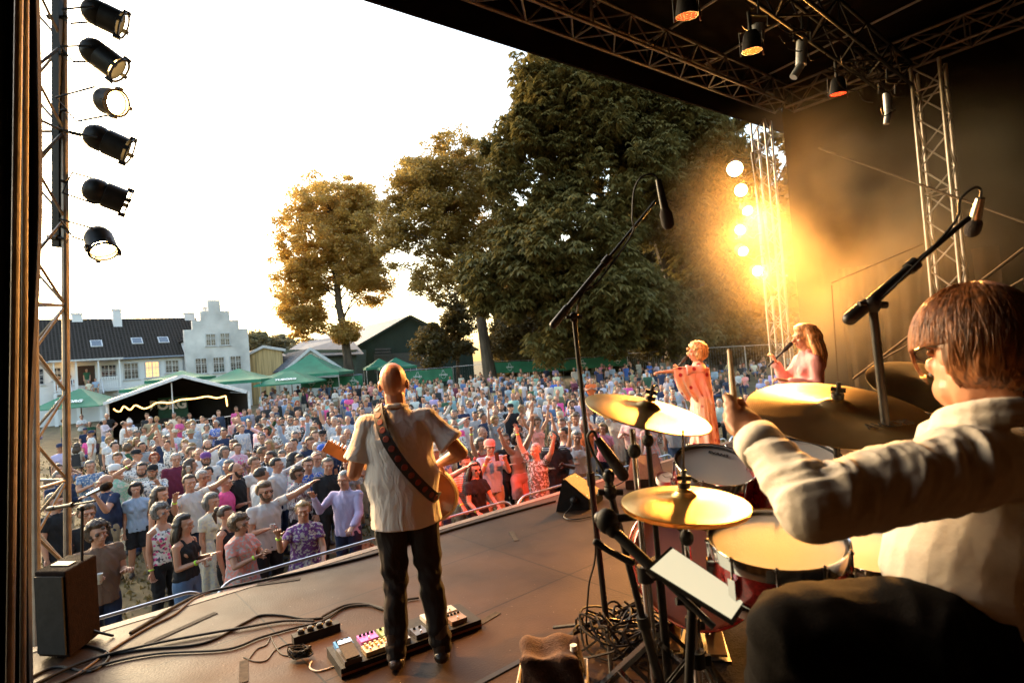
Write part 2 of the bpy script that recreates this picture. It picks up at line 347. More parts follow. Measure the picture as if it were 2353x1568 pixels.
# drum riser
ra = Z(1090, 1568, 2.0); rb_ = Z(1440, 1385, 2.0); a0r, b0r = Sab(ra); a1r, b1r = Sab(rb_); RB = (b0r + b1r) / 2; RZ = 2.0
rs = thing('drum_riser', 'low brown platform under the drum kit with black edge strip', 'riser')
RA0 = a0r - 1.2
ob = stagebox('deck', RA0, RA0 + 4.2, RB + .03, RB + 2.9, RZ - .12, RZ, flm, rs)
stagebox('shade_sheet', RA0 + 1.75, RA0 + 4.15, RB + .3, RB + 2.8, RZ + .002, RZ + .012, pmat('black_shade_sheet', (.012, .009, .008), .95, 0, .4, 30, .5, 120, spec=.05), rs)  # dark sheet added to stand for the shade over the deck
ob = stagebox('edge_strip', RA0, RA0 + 4.2, RB, RB + .028, RZ - .14, RZ + .006, blackm, rs)
g = Geo()
for a_ in (.1, 1.4, 2.8, 4.1):
    for b_ in (.12, 2.7): g.box((a_, -(RB + b_), (SZ + RZ - .12) / 2 + .001), (.06, .06, RZ - .125 - SZ))
ob = gobj('frame', g, blackm, rs, smooth=False); ob.location = E0 + E * RA0; ob.rotation_euler = (0, 0, ang)
# ---- trusses
def truss(name, label, p0, p1, s, up, bays, group=None, rc=.025, mat=None, cat='truss', rbr=.011):
    mat = mat or alu; p0 = Vector(p0); p1 = Vector(p1); t = (p1 - p0).normalized(); u = Vector(up); u = (u - t * u.dot(t)).normalized(); x = t.cross(u)
    o = thing(name, label, cat, p0, 0, group); q = [x * (s / 2 * i) + u * (s / 2 * j) for i, j in ((-1, -1), (1, -1), (1, 1), (-1, 1))]
    for k in q:
        g = Geo(); g.tube(k, k + (p1 - p0), rc, 10); gobj('chord', g, mat, o)
    g = Geo(); L = (p1 - p0).length
    for i in range(bays):
        for k in range(4):
            a, b = (q[k], q[(k + 1) % 4]); z0, z1 = L * i / bays, L * (i + 1) / bays
            if (i + k) % 2: a, b = b, a
            g.tube(a + t * z0, b + t * z1, rbr, 6)
            g.tube(q[k] + t * z0, q[(k + 1) % 4] + t * z0, rbr, 6) if i % 4 == 0 else None
    gobj('bracing', g, mat, o); return o
dalu = pmat('dull_dark_aluminium', (.17, .14, .115), .5, .6, .25, 9, .1, 50)
za = vplane(850, 0, -.25); zb = vplane(1700, 272, -.25); ZV = (za[1] + zb[1]) / 2
print('valance', za, zb, 'TWA', TWA, 'E', E, 'E0', E0, 'riser', RB)
ZT = ZV + .42
TR = TWA
def zval(a): return za[1] + (zb[1] - za[1]) * (a - za[0]) / (zb[0] - za[0])
truss('roof_truss', 'long aluminium truss under the front edge of the stage roof', S(AL - .3, .18, zval(AL) + .42), S(TR + .2, .18, zval(TR) + .42), .4, (0, 0, 1), 30, 'roof trusses', .026, dalu, rbr=.014)
truss('roof_truss', 'shorter roof truss running upstage from the corner tower', S(TR - .1, .4, ZT + .1), S(TR - .1, 8.4, ZT + .1), .4, (0, 0, 1), 22, 'roof trusses', .026, dalu, rbr=.014)
truss('roof_truss', 'dark lighting truss hung across the middle of the stage roof', S(2.2, 2.35, ZT - .35), S(TR - .3, 2.35, ZT - .35), .4, (0, 0, 1), 18, 'roof trusses', .026, blackm, rbr=.014)
truss('roof_truss', 'dim truss high at the upper right under the roof', S(2.2, 4.4, ZT + .1), S(TR - .3, 4.4, ZT + .1), .4, (0, 0, 1), 18, 'roof trusses', .026, blackm, rbr=.014)
truss('tower_truss', 'slim aluminium tower at the far front corner of the stage', S(TWA, -.25, 0), S(TWA, -.25, ZT - .1), .29, E, 26, 'stage towers')
truss('tower_truss', 'aluminium tower standing in front of the dark side wall', S(TR - .15, 2.75, SZ + .5), S(TR - .15, 2.75, ZT - .25), .4, E, 13, 'stage towers', .03, rbr=.015)
g = Geo(); g.box(S(TR - .15, 2.75, SZ + .42), (.6, .6, .12), basis((0, 0, 1), E)); g.tube(S(TR - .15, 2.75, SZ), S(TR - .15, 2.75, SZ + .4), .06)
tag(gobj('ballast_block', g, steel), 'steel foot block under the tower before the side wall', 'base')
lt0 = P(76, 1300, 4.25); lt1 = P(66, 40, 4.25); ld = (lt1 - lt0).normalized(); lt0 = lt0 - ld * (lt0.z / ld.z); lt1 = lt0 + ld * (ZT / ld.z)
truss('tower_truss', 'aluminium tower at the near front corner beside the black curtain', lt0, lt1, .29, rgt, 24, 'stage towers', .026)
# roof skin, valance, walls
g = Geo(); zr = ZT + .75
nx, ny = 26, 18; vs = []
for i in range(nx + 1):
    for j in range(ny + 1):
        a = AL - 1.5 + (AR - AL + 3) * i / nx; b = -.3 + 9.3 * j / ny; z = zr - .25 + b * .06 + .05 * math.sin(i * 1.9) * math.sin(j * 1.3)
        vs.append(S(a, b, z))
g.add(vs, [(i * (ny + 1) + j, (i + 1) * (ny + 1) + j, (i + 1) * (ny + 1) + j + 1, i * (ny + 1) + j + 1) for i in range(nx) for j in range(ny)])
roof = tag(gobj('stage_roof', g, tarp), 'dark tarpaulin roof stretched over the stage', 'roof', kind='structure')
g = Geo(); g.bar(S(AL - 1.5, -.28, zval(AL - 1.5) + .5), S(AR + .6, -.28, zval(AR + .6) + .5), .04, 1.0)
tag(gobj('roof_valance', g, tarp, smooth=False), 'black fabric border hanging from the front roof edge', 'valance', kind='structure')
g = Geo()
for a in np.arange(.4, TR, 1.55): g.tube(S(a, -.1, zr - .33), S(a, 8.8, zr + .2), .02, 6)
tag(gobj('roof_purlins', g, pmat('grey_purlin_tube', (.38, .36, .33), .6, .2, .1)), 'thin grey tubes crossing below the roof tarpaulin', 'purlins', kind='structure')
def drape(name, label, cat, pa, pb, z0, z1, fold, amp, mat, n=120, kind='structure'):
    pa = Vector(pa); pb = Vector(pb); t = (pb - pa).normalized(); nn = Vector((-t.y, t.x, 0)); L = (pb - pa).length; vs = []; mz = 10
    for i in range(n + 1):
        for j in range(mz + 1):
            s_ = L * i / n; z = z0 + (z1 - z0) * j / mz; w_ = math.sin(s_ / fold * 6.28 + 1.5 * math.sin(s_ * 1.7) + .4 * math.sin(z)) * amp * (1.1 - .5 * j / mz) + .3 * amp * math.sin(s_ * 9 + z * .7)
            q = pa + t * s_ + nn * w_; vs.append((q.x, q.y, z))
    g = Geo(); g.add(vs, [(i * (mz + 1) + j, (i + 1) * (mz + 1) + j, (i + 1) * (mz + 1) + j + 1, i * (mz + 1) + j + 1) for i in range(n) for j in range(mz)])
    return tag(gobj(name, g, mat), label, cat, kind=kind)
walltarp = pmat('dark_wall_tarpaulin', (.006, .0032, .0015), .85, 0, .3, 1.0, .6, 2.2, spec=.04)
drape('side_wall', 'dark tarpaulin wall closing the far side of the stage', 'wall', S(TWA + .25, .1, 0), S(TWA + .25, 9, 0), .4, zr + .3, 3.1, .07, walltarp, 160)
drape('back_wall', 'black backdrop behind the band', 'wall', S(AR + .1, BB + .2, 0), S(AL - 1, BB + .2, 0), .4, zr + .5, .5, .05, tarp, 160)
drape('side_curtain', 'brown curtain hanging at the back corner behind the backing singer', 'curtain', S(AR - .35, .95, 0), S(AR - .35, 3.4, 0), SZ + .01, 4.6, .32, .06, pmat('brown_curtain', (.035, .02, .009), .9, 0, .3, 3, spec=.04), 80, 'thing')
drape('left_light_block', 'added unseen black tarpaulin keeping light off the near side of the stage', 'wall', S(AL - .4, 1.9, 0), S(AL - .4, BB + .2, 0), .4, zr + .5, .6, .05, tarp, 60)  # added out of view to keep light from entering the stage
g = Geo()
for a, b in (((2000, 840, 8.0), (2352, 640, 6.0)), ((1910, 650, 9.2), (2120, 560, 8.2)), ((1910, 655, 9.2), (1925, 880, 9.2))): g.tube(P(*a), P(*b), .01, 6)
g.tube(P(1880, 340, 9.3), P(2352, 510, 6.9), .016, 6); g.tube(P(1960, 870, 8.2), P(2352, 570, 6.6), .018, 6)
tag(gobj('wall_braces', g, pmat('grey_brace_webbing', (.06, .045, .03), .8, spec=.05)), 'thin diagonal braces and straps across the dark side wall', 'braces')
# near left drape and poles
g = Geo(); ring = []
for i in range(41):
    for j in range(25):
        y = -60 + j * 70; x = -260 + i * 8.15; edge = 92 + (6 * math.sin(y / 260) - (max(0, y - 520) * .028 if y < 1000 else 13.4 + (y - 1000) * .0)) if True else 0
        xx = -260 + (edge + 260) * i / 40; ring.append(P(xx, y, 2.15 + .06 * math.sin(i * 1.25) + .02 * math.sin(j)))
g.add(ring, [(i * 25 + j, (i + 1) * 25 + j, (i + 1) * 25 + j + 1, i * 25 + j + 1) for i in range(40) for j in range(24)])
tag(gobj('stage_curtain', g, pmat('black_molton_curtain', (.03, .02, .014), .85, 0, .3, 4, .3, 20)), 'heavy black curtain hanging at the left end of the stage', 'curtain')
for nm, lb, x0, x1, d, r_ in (('curtain_pole', 'scaffold pole nearest the left curtain folds, glinting orange', 52, 22, 1.95, .012), ('curtain_pole', 'thinner bright pole along the right edge of the black curtain', 68, 52, 2.02, .009)):
    g = Geo(); g.tube(P(x0 - 8, -60, d), P(x1, 1640, d), r_, 10); tag(gobj(nm, g, alu), lb, 'pole', 'poles at the curtain')
# ---- house
hA = P(120, 880, 46); hB = P(418, 880, 52); HG = 1.55; hA.z = hB.z = HG
HU = (hB - hA).normalized(); HV = Vector((HU.y, -HU.x, 0))
if HV.dot(hA - cam_pos) > 0: HV = -HV
def hp(px, py, off=0):
    r = ray(px, py); t = (hA + HV * off - cam_pos).dot(HV) / r.dot(HV); q = cam_pos + r * t; return (q - hA).dot(HU), q.z
def HW(s_, off, z): q = hA + HU * s_ + HV * off; q.z = z; return q
plaster = pmat('white_limewash', (.68, .68, .68), .9, 0, .1, .5, .3, 12, detail=8)
plasterw = pmat('weathered_limewash', (.62, .6, .57), .95, 0, .3, .55, .5, 5, detail=10)
def tilem(name='black_pantiles', c=(.024, .021, .019)):
    m = pmat(name, c, 1, 0, .5, 3, 0, detail=8, spec=0); n = m.node_tree; b = n.nodes['Principled BSDF']; tc = n.nodes.new('ShaderNodeTexCoord')
    w1 = n.nodes.new('ShaderNodeTexBrick'); w1.inputs['Scale'].default_value = 1; w1.inputs['Brick Width'].default_value = .26; w1.inputs['Row Height'].default_value = .3; w1.inputs['Mortar Size'].default_value = .06; w1.offset = 0
    n.links.new(tc.outputs['UV'], w1.inputs[0]); bn = n.nodes.new('ShaderNodeBump'); bn.invert = True; bn.inputs['Distance'].default_value = .12; bn.inputs['Strength'].default_value = 1; n.links.new(w1.outputs[1], bn.inputs['Height']); n.links.new(bn.outputs[0], b.inputs['Normal'])
    src = b.inputs['Base Color'].links[0].from_socket; x = n.nodes.new('ShaderNodeMix'); x.data_type = 'RGBA'; n.links.new(w1.outputs[1], x.inputs[0]); n.links.new(src, x.inputs[6]); x.inputs[7].default_value = (c[0] * 2.6, c[1] * 2.5, c[2] * 2.4, 1); n.links.new(x.outputs[2], b.inputs['Base Color']); return m
tiles = tilem()
def quadroof(name, a, b, c, d, mat, parent, thick=.12):         # a,b eave; c,d ridge
    g = Geo(); nrm = (Vector(b) - Vector(a)).cross(Vector(d) - Vector(a)).normalized()
    if nrm.z < 0: nrm = -nrm
    g.poly([a, b, c, d], -nrm * thick); me = g.mesh(name, [mat], False); uv = me.uv_layers.new(name='UVMap'); u = (Vector(b) - Vector(a)).normalized(); v = nrm.cross(u)
    for li, lp in enumerate(me.loops): q = Vector(me.vertices[lp.vertex_index].co) - Vector(a); uv.data[li].uv = (q.dot(u), q.dot(v))
    return put(name, me, parent)
ez = (hp(121, 835)[1] + hp(418, 810)[1]) / 2; rz_ = (hp(150, 733, -4.6)[1] + hp(440, 729, -4.6)[1]) / 2
print('house eave', hp(121, 835), hp(418, 810), 'ridge', hp(150, 733, -4.6), hp(440, 729, -4.6))
house = thing('manor_house', 'white manor house with dark tiled roof, veranda and stepped gable end', 'house')
def wallbox(name, s0, s1, o0, o1, z0, z1, mat, par): g = Geo(); g.box(HW((s0 + s1) / 2, (o0 + o1) / 2, (z0 + z1) / 2), (s1 - s0, o1 - o0, z1 - z0), basis((0, 0, 1), HU)); return gobj(name, g, mat, par, smooth=False)
sL, sR = -9.0, hp(418, 810)[0] + .3
wallbox('wall', sL, sR, -9.2, 0, 0.2, ez, plaster, house)
quadroof('roof', HW(sL - .4, .45, ez - .08), HW(sR + 2, .45, ez - .08), HW(sR + 2, -4.6, rz_), HW(sL - .4, -4.6, rz_), tiles, house)
quadroof('roof', HW(sR + 2, -9.65, ez - .08), HW(sL - .4, -9.65, ez - .08), HW(sL - .4, -4.6, rz_), HW(sR + 2, -4.6, rz_), tiles, house)
winf = pmat('grey_white_window_frame', (.5, .5, .5), .6); glass = pmat('dark_window_glass', (.03, .035, .045), .08, 0, 0, spec=.8)
litglass = pmat('lit_window', (.6, .4, .2), .4, emit=.35, ecol=(1, .5, .18))
def window(s_, z0, z1, off, w_, lit=False, par=house, rows=4, cols=4):
    g = Geo(); M = basis((0, 0, 1), HU); t = .07; zc = (z0 + z1) / 2; h = z1 - z0
    for sx in (-w_ / 2, w_ / 2): g.box(HW(s_ + sx, off + .05, zc), (t, .09, h + t), M)
    for z in (z0, z1): g.box(HW(s_, off + .05, z), (w_ - t, .085, t), M)
    g.box(HW(s_, off + .045, zc), (t, .08, h - t), M); g.box(HW(s_, off + .043, z0 + h * .62), (w_ - t, .075, t), M)
    for k in range(1, rows): g.box(HW(s_, off + .035, z0 + h * k / rows), (w_ - t, .05, .028), M)
    for k in (-1, 1): g.box(HW(s_ + k * w_ / 4, off + .034, zc), (.028, .045, h - t), M)
    wo = gobj('window', g, winf, par, smooth=False)
    g = Geo(); g.box(HW(s_, off + .012, zc), (w_ - t, .02, h - t), M); gobj('pane', g, litglass if lit else glass, wo, smooth=False)
    g = Geo(); g.box(HW(s_, off + .07, z0 - t), (w_ + .25, .14, .06), M); gobj('sill', g, winf, wo, smooth=False)
def z2(x, y): return (x * .311, 569 + y * .311)
for x, y0, y1, lit in ((257, 895, 1012, 0), (450, 885, 975, 0), (800, 865, 965, 0), (965, 850, 968, 0), (1121, 840, 955, 1), (1268, 830, 920, 0)):
    a = hp(*z2(x, y0)); b = hp(*z2(x, y1)); window(a[0], b[1], a[1], 0, 1.05, bool(lit))
# gable block
GO = 1.1; gs = [hp(x, 750, GO)[0] for x in (422, 442, 462, 480.5, 509, 529, 549, 569)]
gzs = [hp(495, y, GO)[1] for y in (755.7, 735.5, 714, 689)]
prof = [(gs[0], .2), (gs[0], gzs[0]), (gs[1], gzs[0]), (gs[1], gzs[1]), (gs[2], gzs[1]), (gs[2], gzs[2]), (gs[3], gzs[2]), (gs[3], gzs[3]), (gs[4], gzs[3]), (gs[4], gzs[2]), (gs[5], gzs[2]), (gs[5], gzs[1]), (gs[6], gzs[1]), (gs[6], gzs[0]), (gs[7], gzs[0]), (gs[7], .2)]
g = Geo(); g.poly([HW(s_, GO, z) for s_, z in prof], -HV * .5); gobj('stepped_gable', g, plasterw, house, smooth=False)
wallbox('wing_wall', gs[0] + .1, gs[7] - .1, -9.2, GO - .502, .2, gzs[0] - .9, plaster, house)
gm = (gs[0] + gs[7]) / 2
quadroof('roof', HW(gs[7] + .1, GO - .51, gzs[0] - .95), HW(gs[7] + .1, -9.4, gzs[0] - .95), HW(gm, -9.4, gzs[2] - .3), HW(gm, GO - .51, gzs[2] - .3), tiles, house)
quadroof('roof', HW(gs[0] - .1, -9.4, gzs[0] - .95), HW(gs[0] - .1, GO - .51, gzs[0] - .95), HW(gm, GO - .51, gzs[2] - .3), HW(gm, -9.4, gzs[2] - .3), tiles, house)
for x, y0, y1 in ((1482, 815, 928), (1612, 808, 918), (1737, 799, 905), (1553, 637, 722), (1658, 631, 718)):
    a = hp(*z2(x, y0), GO); b = hp(*z2(x, y1), GO); window(a[0], b[1], a[1], GO, .95 if y0 > 700 else .8)
for x0, x1, y0, y1, of in ((527, 608, 490, 540, -4.6), (828, 898, 460, 565, -3.9), (1357, 1435, 484, 530, -4.6), (1500, 1530, 442, 500, -1.5)):
    a = hp(*z2(x0, y0), of); b = hp(*z2(x1, y1), of); g = Geo(); M = basis((0, 0, 1), HU); w_ = b[0] - a[0]
    g.box(HW((a[0] + b[0]) / 2, of, (a[1] + b[1]) / 2 - .4), (w_, .8, a[1] - b[1] + .8), M); g.box(HW((a[0] + b[0]) / 2, of, a[1]), (w_ + .12, .92, .12), M); gobj('chimney', g, plaster, house, smooth=False)
slope = (rz_ - ez) / 5.05
for x, y in ((712, 712), (1012, 692), (1207, 685)):
    px, py = z2(x, y); best = min(np.arange(0, 4.6, .05), key=lambda o: abs(hp(px, py, -o)[1] - (ez - .08 + slope * (o + .45)))); s_, z = hp(px, py, -best)
    M = basis(HV * slope + Vector((0, 0, 1)), HU); g = Geo(); g.box(HW(s_, -best, z + .06), (.85, .95, .1), M); f_ = gobj('skylight', g, winf, house, smooth=False)
    g = Geo(); g.box(HW(s_, -best, z + .06) + (HV * slope + Vector((0, 0, 1))).normalized() * .053, (.68, .78, .012), M); gobj('pane', g, pmat('skylight_glass', (.12, .14, .17), .1, 0), f_, smooth=False)
# veranda
v0, v1 = hp(*z2(392, 900), 1.7)[0], hp(*z2(888, 900), 1.7)[0]; vf = hp(*z2(640, 1052), 1.7)[1]; vt = hp(*z2(640, 835), 1.7)[1]; M = basis((0, 0, 1), HU)
g = Geo(); g.box(HW((v0 + v1) / 2, .9, vt + .08), (v1 - v0 + .5, 1.95, .14), M); g.box(HW((v0 + v1) / 2, .86, vf - .1), (v1 - v0, 1.7, .2), M); gobj('veranda_deck', g, winf, house, smooth=False)
for x in (397, 562, 728, 885):
    s_ = hp(*z2(x, 900), 1.7)[0]; g = Geo(); g.box(HW(s_, 1.68, (vf + vt) / 2 + .02), (.1, .1, vt - vf - .06), M); g.box(HW(s_, 1.68, (.3 + vf) / 2 - .1), (.22, .22, vf - .3), M); gobj('post', g, plaster, house, smooth=False)
for xa, xb in ((397, 562), (735, 885)):
    sa, sb = hp(*z2(xa, 900), 1.7)[0] + .08, hp(*z2(xb, 900), 1.7)[0] - .08; g = Geo(); g.box(HW((sa + sb) / 2, 1.68, vf + .95), (sb - sa, .08, .08), M); g.box(HW((sa + sb) / 2, 1.68, vf + .12), (sb - sa, .06, .06), M)
    for s_ in np.arange(sa + .1, sb, .16): g.box(HW(s_, 1.68, vf + .53), (.07, .04, .75), M)
    gobj('railing', g, plaster, house, smooth=False)
g = Geo(); sc_ = hp(*z2(635, 1000), 1.7)[0]
for k in range(5): g.box(HW(sc_, 1.95 + k * .3, vf - .1 - .2 * k), (1.9, .3, .16), M)
for sx in (-1.0, 1.0): g.bar(HW(sc_ + sx, 1.75, vf + .85), HW(sc_ + sx, 3.2, vf - .35), .07, .09)
gobj('steps', g, winf, house, smooth=False)
a = hp(*z2(635, 870)); b = hp(*z2(635, 1012)); g = Geo(); g.box(HW(a[0], .02, (a[1] + b[1]) / 2), (1.15, .05, a[1] - b[1]), M); gobj('door', g, pmat('dark_open_doorway', (.05, .025, .015), .8), house, smooth=False)
g = Geo(); g.ell(HW(hp(*z2(480, 893), 1)[0], 1.0, hp(*z2(480, 893), 1)[1]), (.13, .13, .16)); gobj('porch_lamp', g, pmat('lit_porch_lamp', (1, .6, .2), .5, emit=6, ecol=(1, .55, .18)), house)
g = Geo(); g.tube(HW(sL, .5, ez - .1), HW(sR, .5, ez - .1), .08, 6); g.tube(HW(sR - .3, .2, ez - .1), HW(sR - .3, .2, .3), .06, 6); gobj('gutter', g, pmat('grey_zinc_gutter', (.3, .32, .35), .4, .5), house)
# ---- barns and sheds
barnw = pmat('dark_green_cladding', (.022, .045, .035), .7, 0, .15, 2, .4, 4, stretch=(1, 1, .05)); grayroof = pmat('grey_fibre_cement_roof', (.2, .2, .21), .8, 0, .15, 2, .3, 6)
def at(px, py, d): return P(px, py, d)
def gabled(name, label, cat, gl, ga, gr_, back, zb, wallm, roofm, over=.3, wall2=None):
    gl, ga, gr_, back = (Vector(q) for q in (gl, ga, gr_, back)); o = thing(name, label, cat, (0, 0, 0))
    bl = Vector((gl.x, gl.y, zb)); br = Vector((gr_.x, gr_.y, zb)); g = Geo(); g.poly([bl, br, gr_, ga, gl], back); gobj('wall', g, wallm, o, smooth=False)
    f = -back.normalized() * over; up = Vector((0, 0, .05)); sl = (gl - ga).normalized() * over; sr = (gr_ - ga).normalized() * over
    quadroof('roof', gl + sl + f + up, gl + sl + back + up, ga + back + up, ga + f + up, roofm, o); quadroof('roof', gr_ + sr + back + up, gr_ + sr + f + up, ga + f + up, ga + back + up, roofm, o)
    g = Geo(); g.bar(gl + sl + f * 1.05, ga + f * 1.05, .08, .25); g.bar(ga + f * 1.05, gr_ + sr + f * 1.05, .08, .25); gobj('barge_board', g, wall2 or winf, o, smooth=False); return o
bk = at(700, 795, 100) - at(938, 726, 66); bk.z = 0
ob = gabled('green_barn', 'large dark green barn with grey roof behind the trees', 'barn', at(790, 812, 66), at(938, 726, 66), at(1085, 800, 66), bk, .3, barnw, grayroof, .5, barnw)
g = Geo(); g.bar(at(860, 835, 65.7), at(980, 830, 65.7), .2, 2.2); gobj('concrete_plinth', g, pmat('concrete_plinth', (.1, .1, .09), .9), ob, smooth=False)
g = Geo()
for k in range(3): g.bar(at(862, 802 + k * 7, 65.6), at(898, 801 + k * 7, 65.6), .3, .2)
gobj('vent', g, pmat('vent_slats', (.1, .1, .1), .6), ob, smooth=False)
bk = at(615, 835, 60) - at(662, 850, 52); bk.z = 0
ob = gabled('low_house', 'low house with dark tiled roof behind the green gazebos', 'house', at(655, 849, 52), at(711, 801, 52), at(775, 842, 52), bk, .3, pmat('cream_wall', (.5, .48, .42), .9), tilem('slate_tiles', (.06, .065, .075)))
bk = at(590, 800, 66) - at(625, 800, 56); bk.z = 0
gabled('timber_shed', 'pale vertical timber shed beside the manor house', 'shed', at(572, 812, 56), at(604, 796, 56), at(648, 803, 56), bk, .3, pmat('pale_vertical_boards', (.42, .3, .14), .8, 0, .35, 3, .3, 20, stretch=(3, 3, .1)), pmat('rust_roof', (.2, .13, .1), .8))
ob = thing('long_green_shed', 'long green shed wall with grey roof behind the left tree', 'shed'); g = Geo(); g.bar(at(668, 838, 62), at(830, 838, 62), 4, 3.3); gobj('wall', g, pmat('sage_cladding', (.12, .15, .11), .8), ob, smooth=False)
quadroof('roof', at(640, 818, 59), at(836, 812, 59), at(800, 770, 66), at(690, 786, 66), grayroof, ob)
# ---- trees
def tree(name, label, base, trunk, envs, nclump, rcl, nleaf, ls, lm, seed, palm=False, rt=.35, group=None, nbr=70, fill=.55):
    rs_ = np.random.RandomState(seed); o = thing(name, label, 'tree', base, 0, group); b = Vector(base); cl = []
    wts = np.array([e[1][0] * e[1][1] * e[1][2] for e in envs]) ** .67; wts /= wts.sum()
    for k in range(nclump):
        c, r = envs[rs_.choice(len(envs), p=wts)]; d = rs_.normal(size=3); d /= np.linalg.norm(d); q = fill + (1 - fill) * rs_.rand() ** .6
        cl.append(Vector((c[0] + d[0] * r[0] * q, c[1] + d[1] * r[1] * q, c[2] + d[2] * r[2] * q)) - b)
    g = Geo(); tp = [Vector(t) - b for t in trunk]; n = len(tp); rad = [rt * (1 - .55 * i / max(1, n - 1)) for i in range(n)]; rad[0] *= 1.35
    g.limb(tp, rad, 10, round_=False); gobj('trunk', g, bark, o)
    g = Geo(); rt2 = rad[-1]
    for k, c in enumerate(cl):
        if rs_.rand() > nbr / nclump: continue
        tz = c.z - Vector((c.x - tp[-1].x, c.y - tp[-1].y)).length * .95; j = min(range(1, n), key=lambda q: abs(tp[q].z - tz)); st = tp[j].lerp(tp[min(n - 1, j + 1)], rs_.rand())
        if c.z < st.z - 1: continue
        mid = st.lerp(c, .5) + Vector((*(rs_.normal(size=2) * .35), .6 * (c - st).length * .12)); r1 = rt2 * .45 * (.5 + .7 * rs_.rand())
        g.limb(smoothpath([st, mid, c], 3), [r1 * (1 - .8 * q / 6) for q in range(7)], 5, round_=False)
    gobj('branches', g, bark, o)
    per = nleaf // nclump; C = np.array([tuple(c) for c in cl]); ctr = np.repeat(C, per, 0); N_ = len(ctr); d = rs_.normal(size=(N_, 3)); d /= np.linalg.norm(d, axis=1)[:, None]
    rc = rcl * (.6 + .8 * rs_.rand(nclump)); rr = np.repeat(rc, per)[:, None] * (.45 + .55 * rs_.rand(N_, 1)) * np.array([1, 1, .72]); p = ctr + d * rr
    if palm:                                                     # drooping fans of leaflets
        K = 5; p = np.repeat(p, K, 0); base_a = np.repeat(rs_.rand(N_) * 6.28, K); a = base_a + np.tile(np.arange(K) * .62 - 1.24, N_) ; out = np.stack([np.cos(a), np.sin(a), -.55 - .5 * rs_.rand(N_ * K)], 1)
        s_ = ls * (.7 + .6 * rs_.rand(N_ * K, 1)); side = np.stack([-np.sin(a), np.cos(a), np.zeros(N_ * K)], 1); tip = p + out * s_; mid = p + out * s_ * .55 + np.array([0, 0, .12]) * s_; V = np.stack([p, mid + side * s_ * .2, tip, mid - side * s_ * .2], 1)
    else:
        u = rs_.normal(size=(N_, 3)); u /= np.linalg.norm(u, axis=1)[:, None]; u[:, 2] *= .6; v = np.cross(u, d); v /= np.linalg.norm(v, axis=1)[:, None] + 1e-6; s_ = ls * (.6 + .8 * rs_.rand(N_, 1)); V = np.stack([p - u * s_, p + v * s_ * .55, p + u * s_, p - v * s_ * .55], 1)
    V = V.reshape(-1, 3); nf = len(V) // 4; me = bpy.data.meshes.new('crown'); me.vertices.add(len(V)); me.vertices.foreach_set('co', V.ravel().astype('f')); me.loops.add(nf * 4); me.loops.foreach_set('vertex_index', np.arange(nf * 4, dtype='i')); me.polygons.add(nf); me.polygons.foreach_set('loop_start', np.arange(0, nf * 4, 4, dtype='i')); me.update(calc_edges=True)
    me.materials.append(lm); put('crown', me, o); return o
def env(px, py, d, rx, ry, rz=None): c = P(px, py, d); k = d / F; return ((c.x, c.y, c.z), (rx * k, (rz if rz else rx * k), ry * k))
def gpt(px, d): q = P(px, 850, d); q.z = gz(q.x, q.y) - .1; return q
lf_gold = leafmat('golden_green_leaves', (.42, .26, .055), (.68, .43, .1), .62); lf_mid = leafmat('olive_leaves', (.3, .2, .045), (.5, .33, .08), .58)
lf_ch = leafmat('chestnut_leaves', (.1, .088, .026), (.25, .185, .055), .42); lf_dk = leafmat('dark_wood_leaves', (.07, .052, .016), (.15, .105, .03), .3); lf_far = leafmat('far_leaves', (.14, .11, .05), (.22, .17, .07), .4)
t0 = gpt(806, 58)
tree('linden_tree', 'round golden-leaved tree standing alone left of the guitarist', t0, [t0, P(798, 820, 58), P(790, 760, 58), P(778, 700, 58), P(772, 620, 58), P(762, 540, 58), P(755, 470, 58)],
     [env(765, 530, 58, 132, 136), env(690, 650, 58, 58, 110, 4), env(840, 620, 58, 58, 95, 4), env(700, 730, 58, 50, 50, 3), env(835, 480, 58, 55, 50, 3), env(790, 765, 57, 35, 25, 2)], 720, .85, 140000, .13, lf_gold, 3, rt=.5, fill=.12)
t0 = gpt(1128, 50)
tree('tall_plane_tree', 'tall loose-crowned tree with pale leaning trunk beside the chestnut', t0, [t0, P(1112, 780, 50), P(1100, 700, 50), P(1085, 640, 50), P(1050, 560, 50), P(1020, 500, 50), P(1000, 430, 50)],
     [env(1060, 380, 50, 110, 80, 4), env(950, 420, 50, 65, 60, 3), env(1000, 520, 50, 90, 70, 3), env(1110, 480, 50, 80, 90, 3.5), env(990, 640, 50, 50, 60, 2.5), env(1050, 600, 50, 60, 80, 3), env(910, 540, 50, 40, 90, 2), env(1010, 440, 50, 120, 90, 4), env(1120, 600, 50, 60, 90, 3)], 560, .85, 110000, .125, lf_mid, 8, rt=.5, fill=.25)
t0 = gpt(1550, 46)
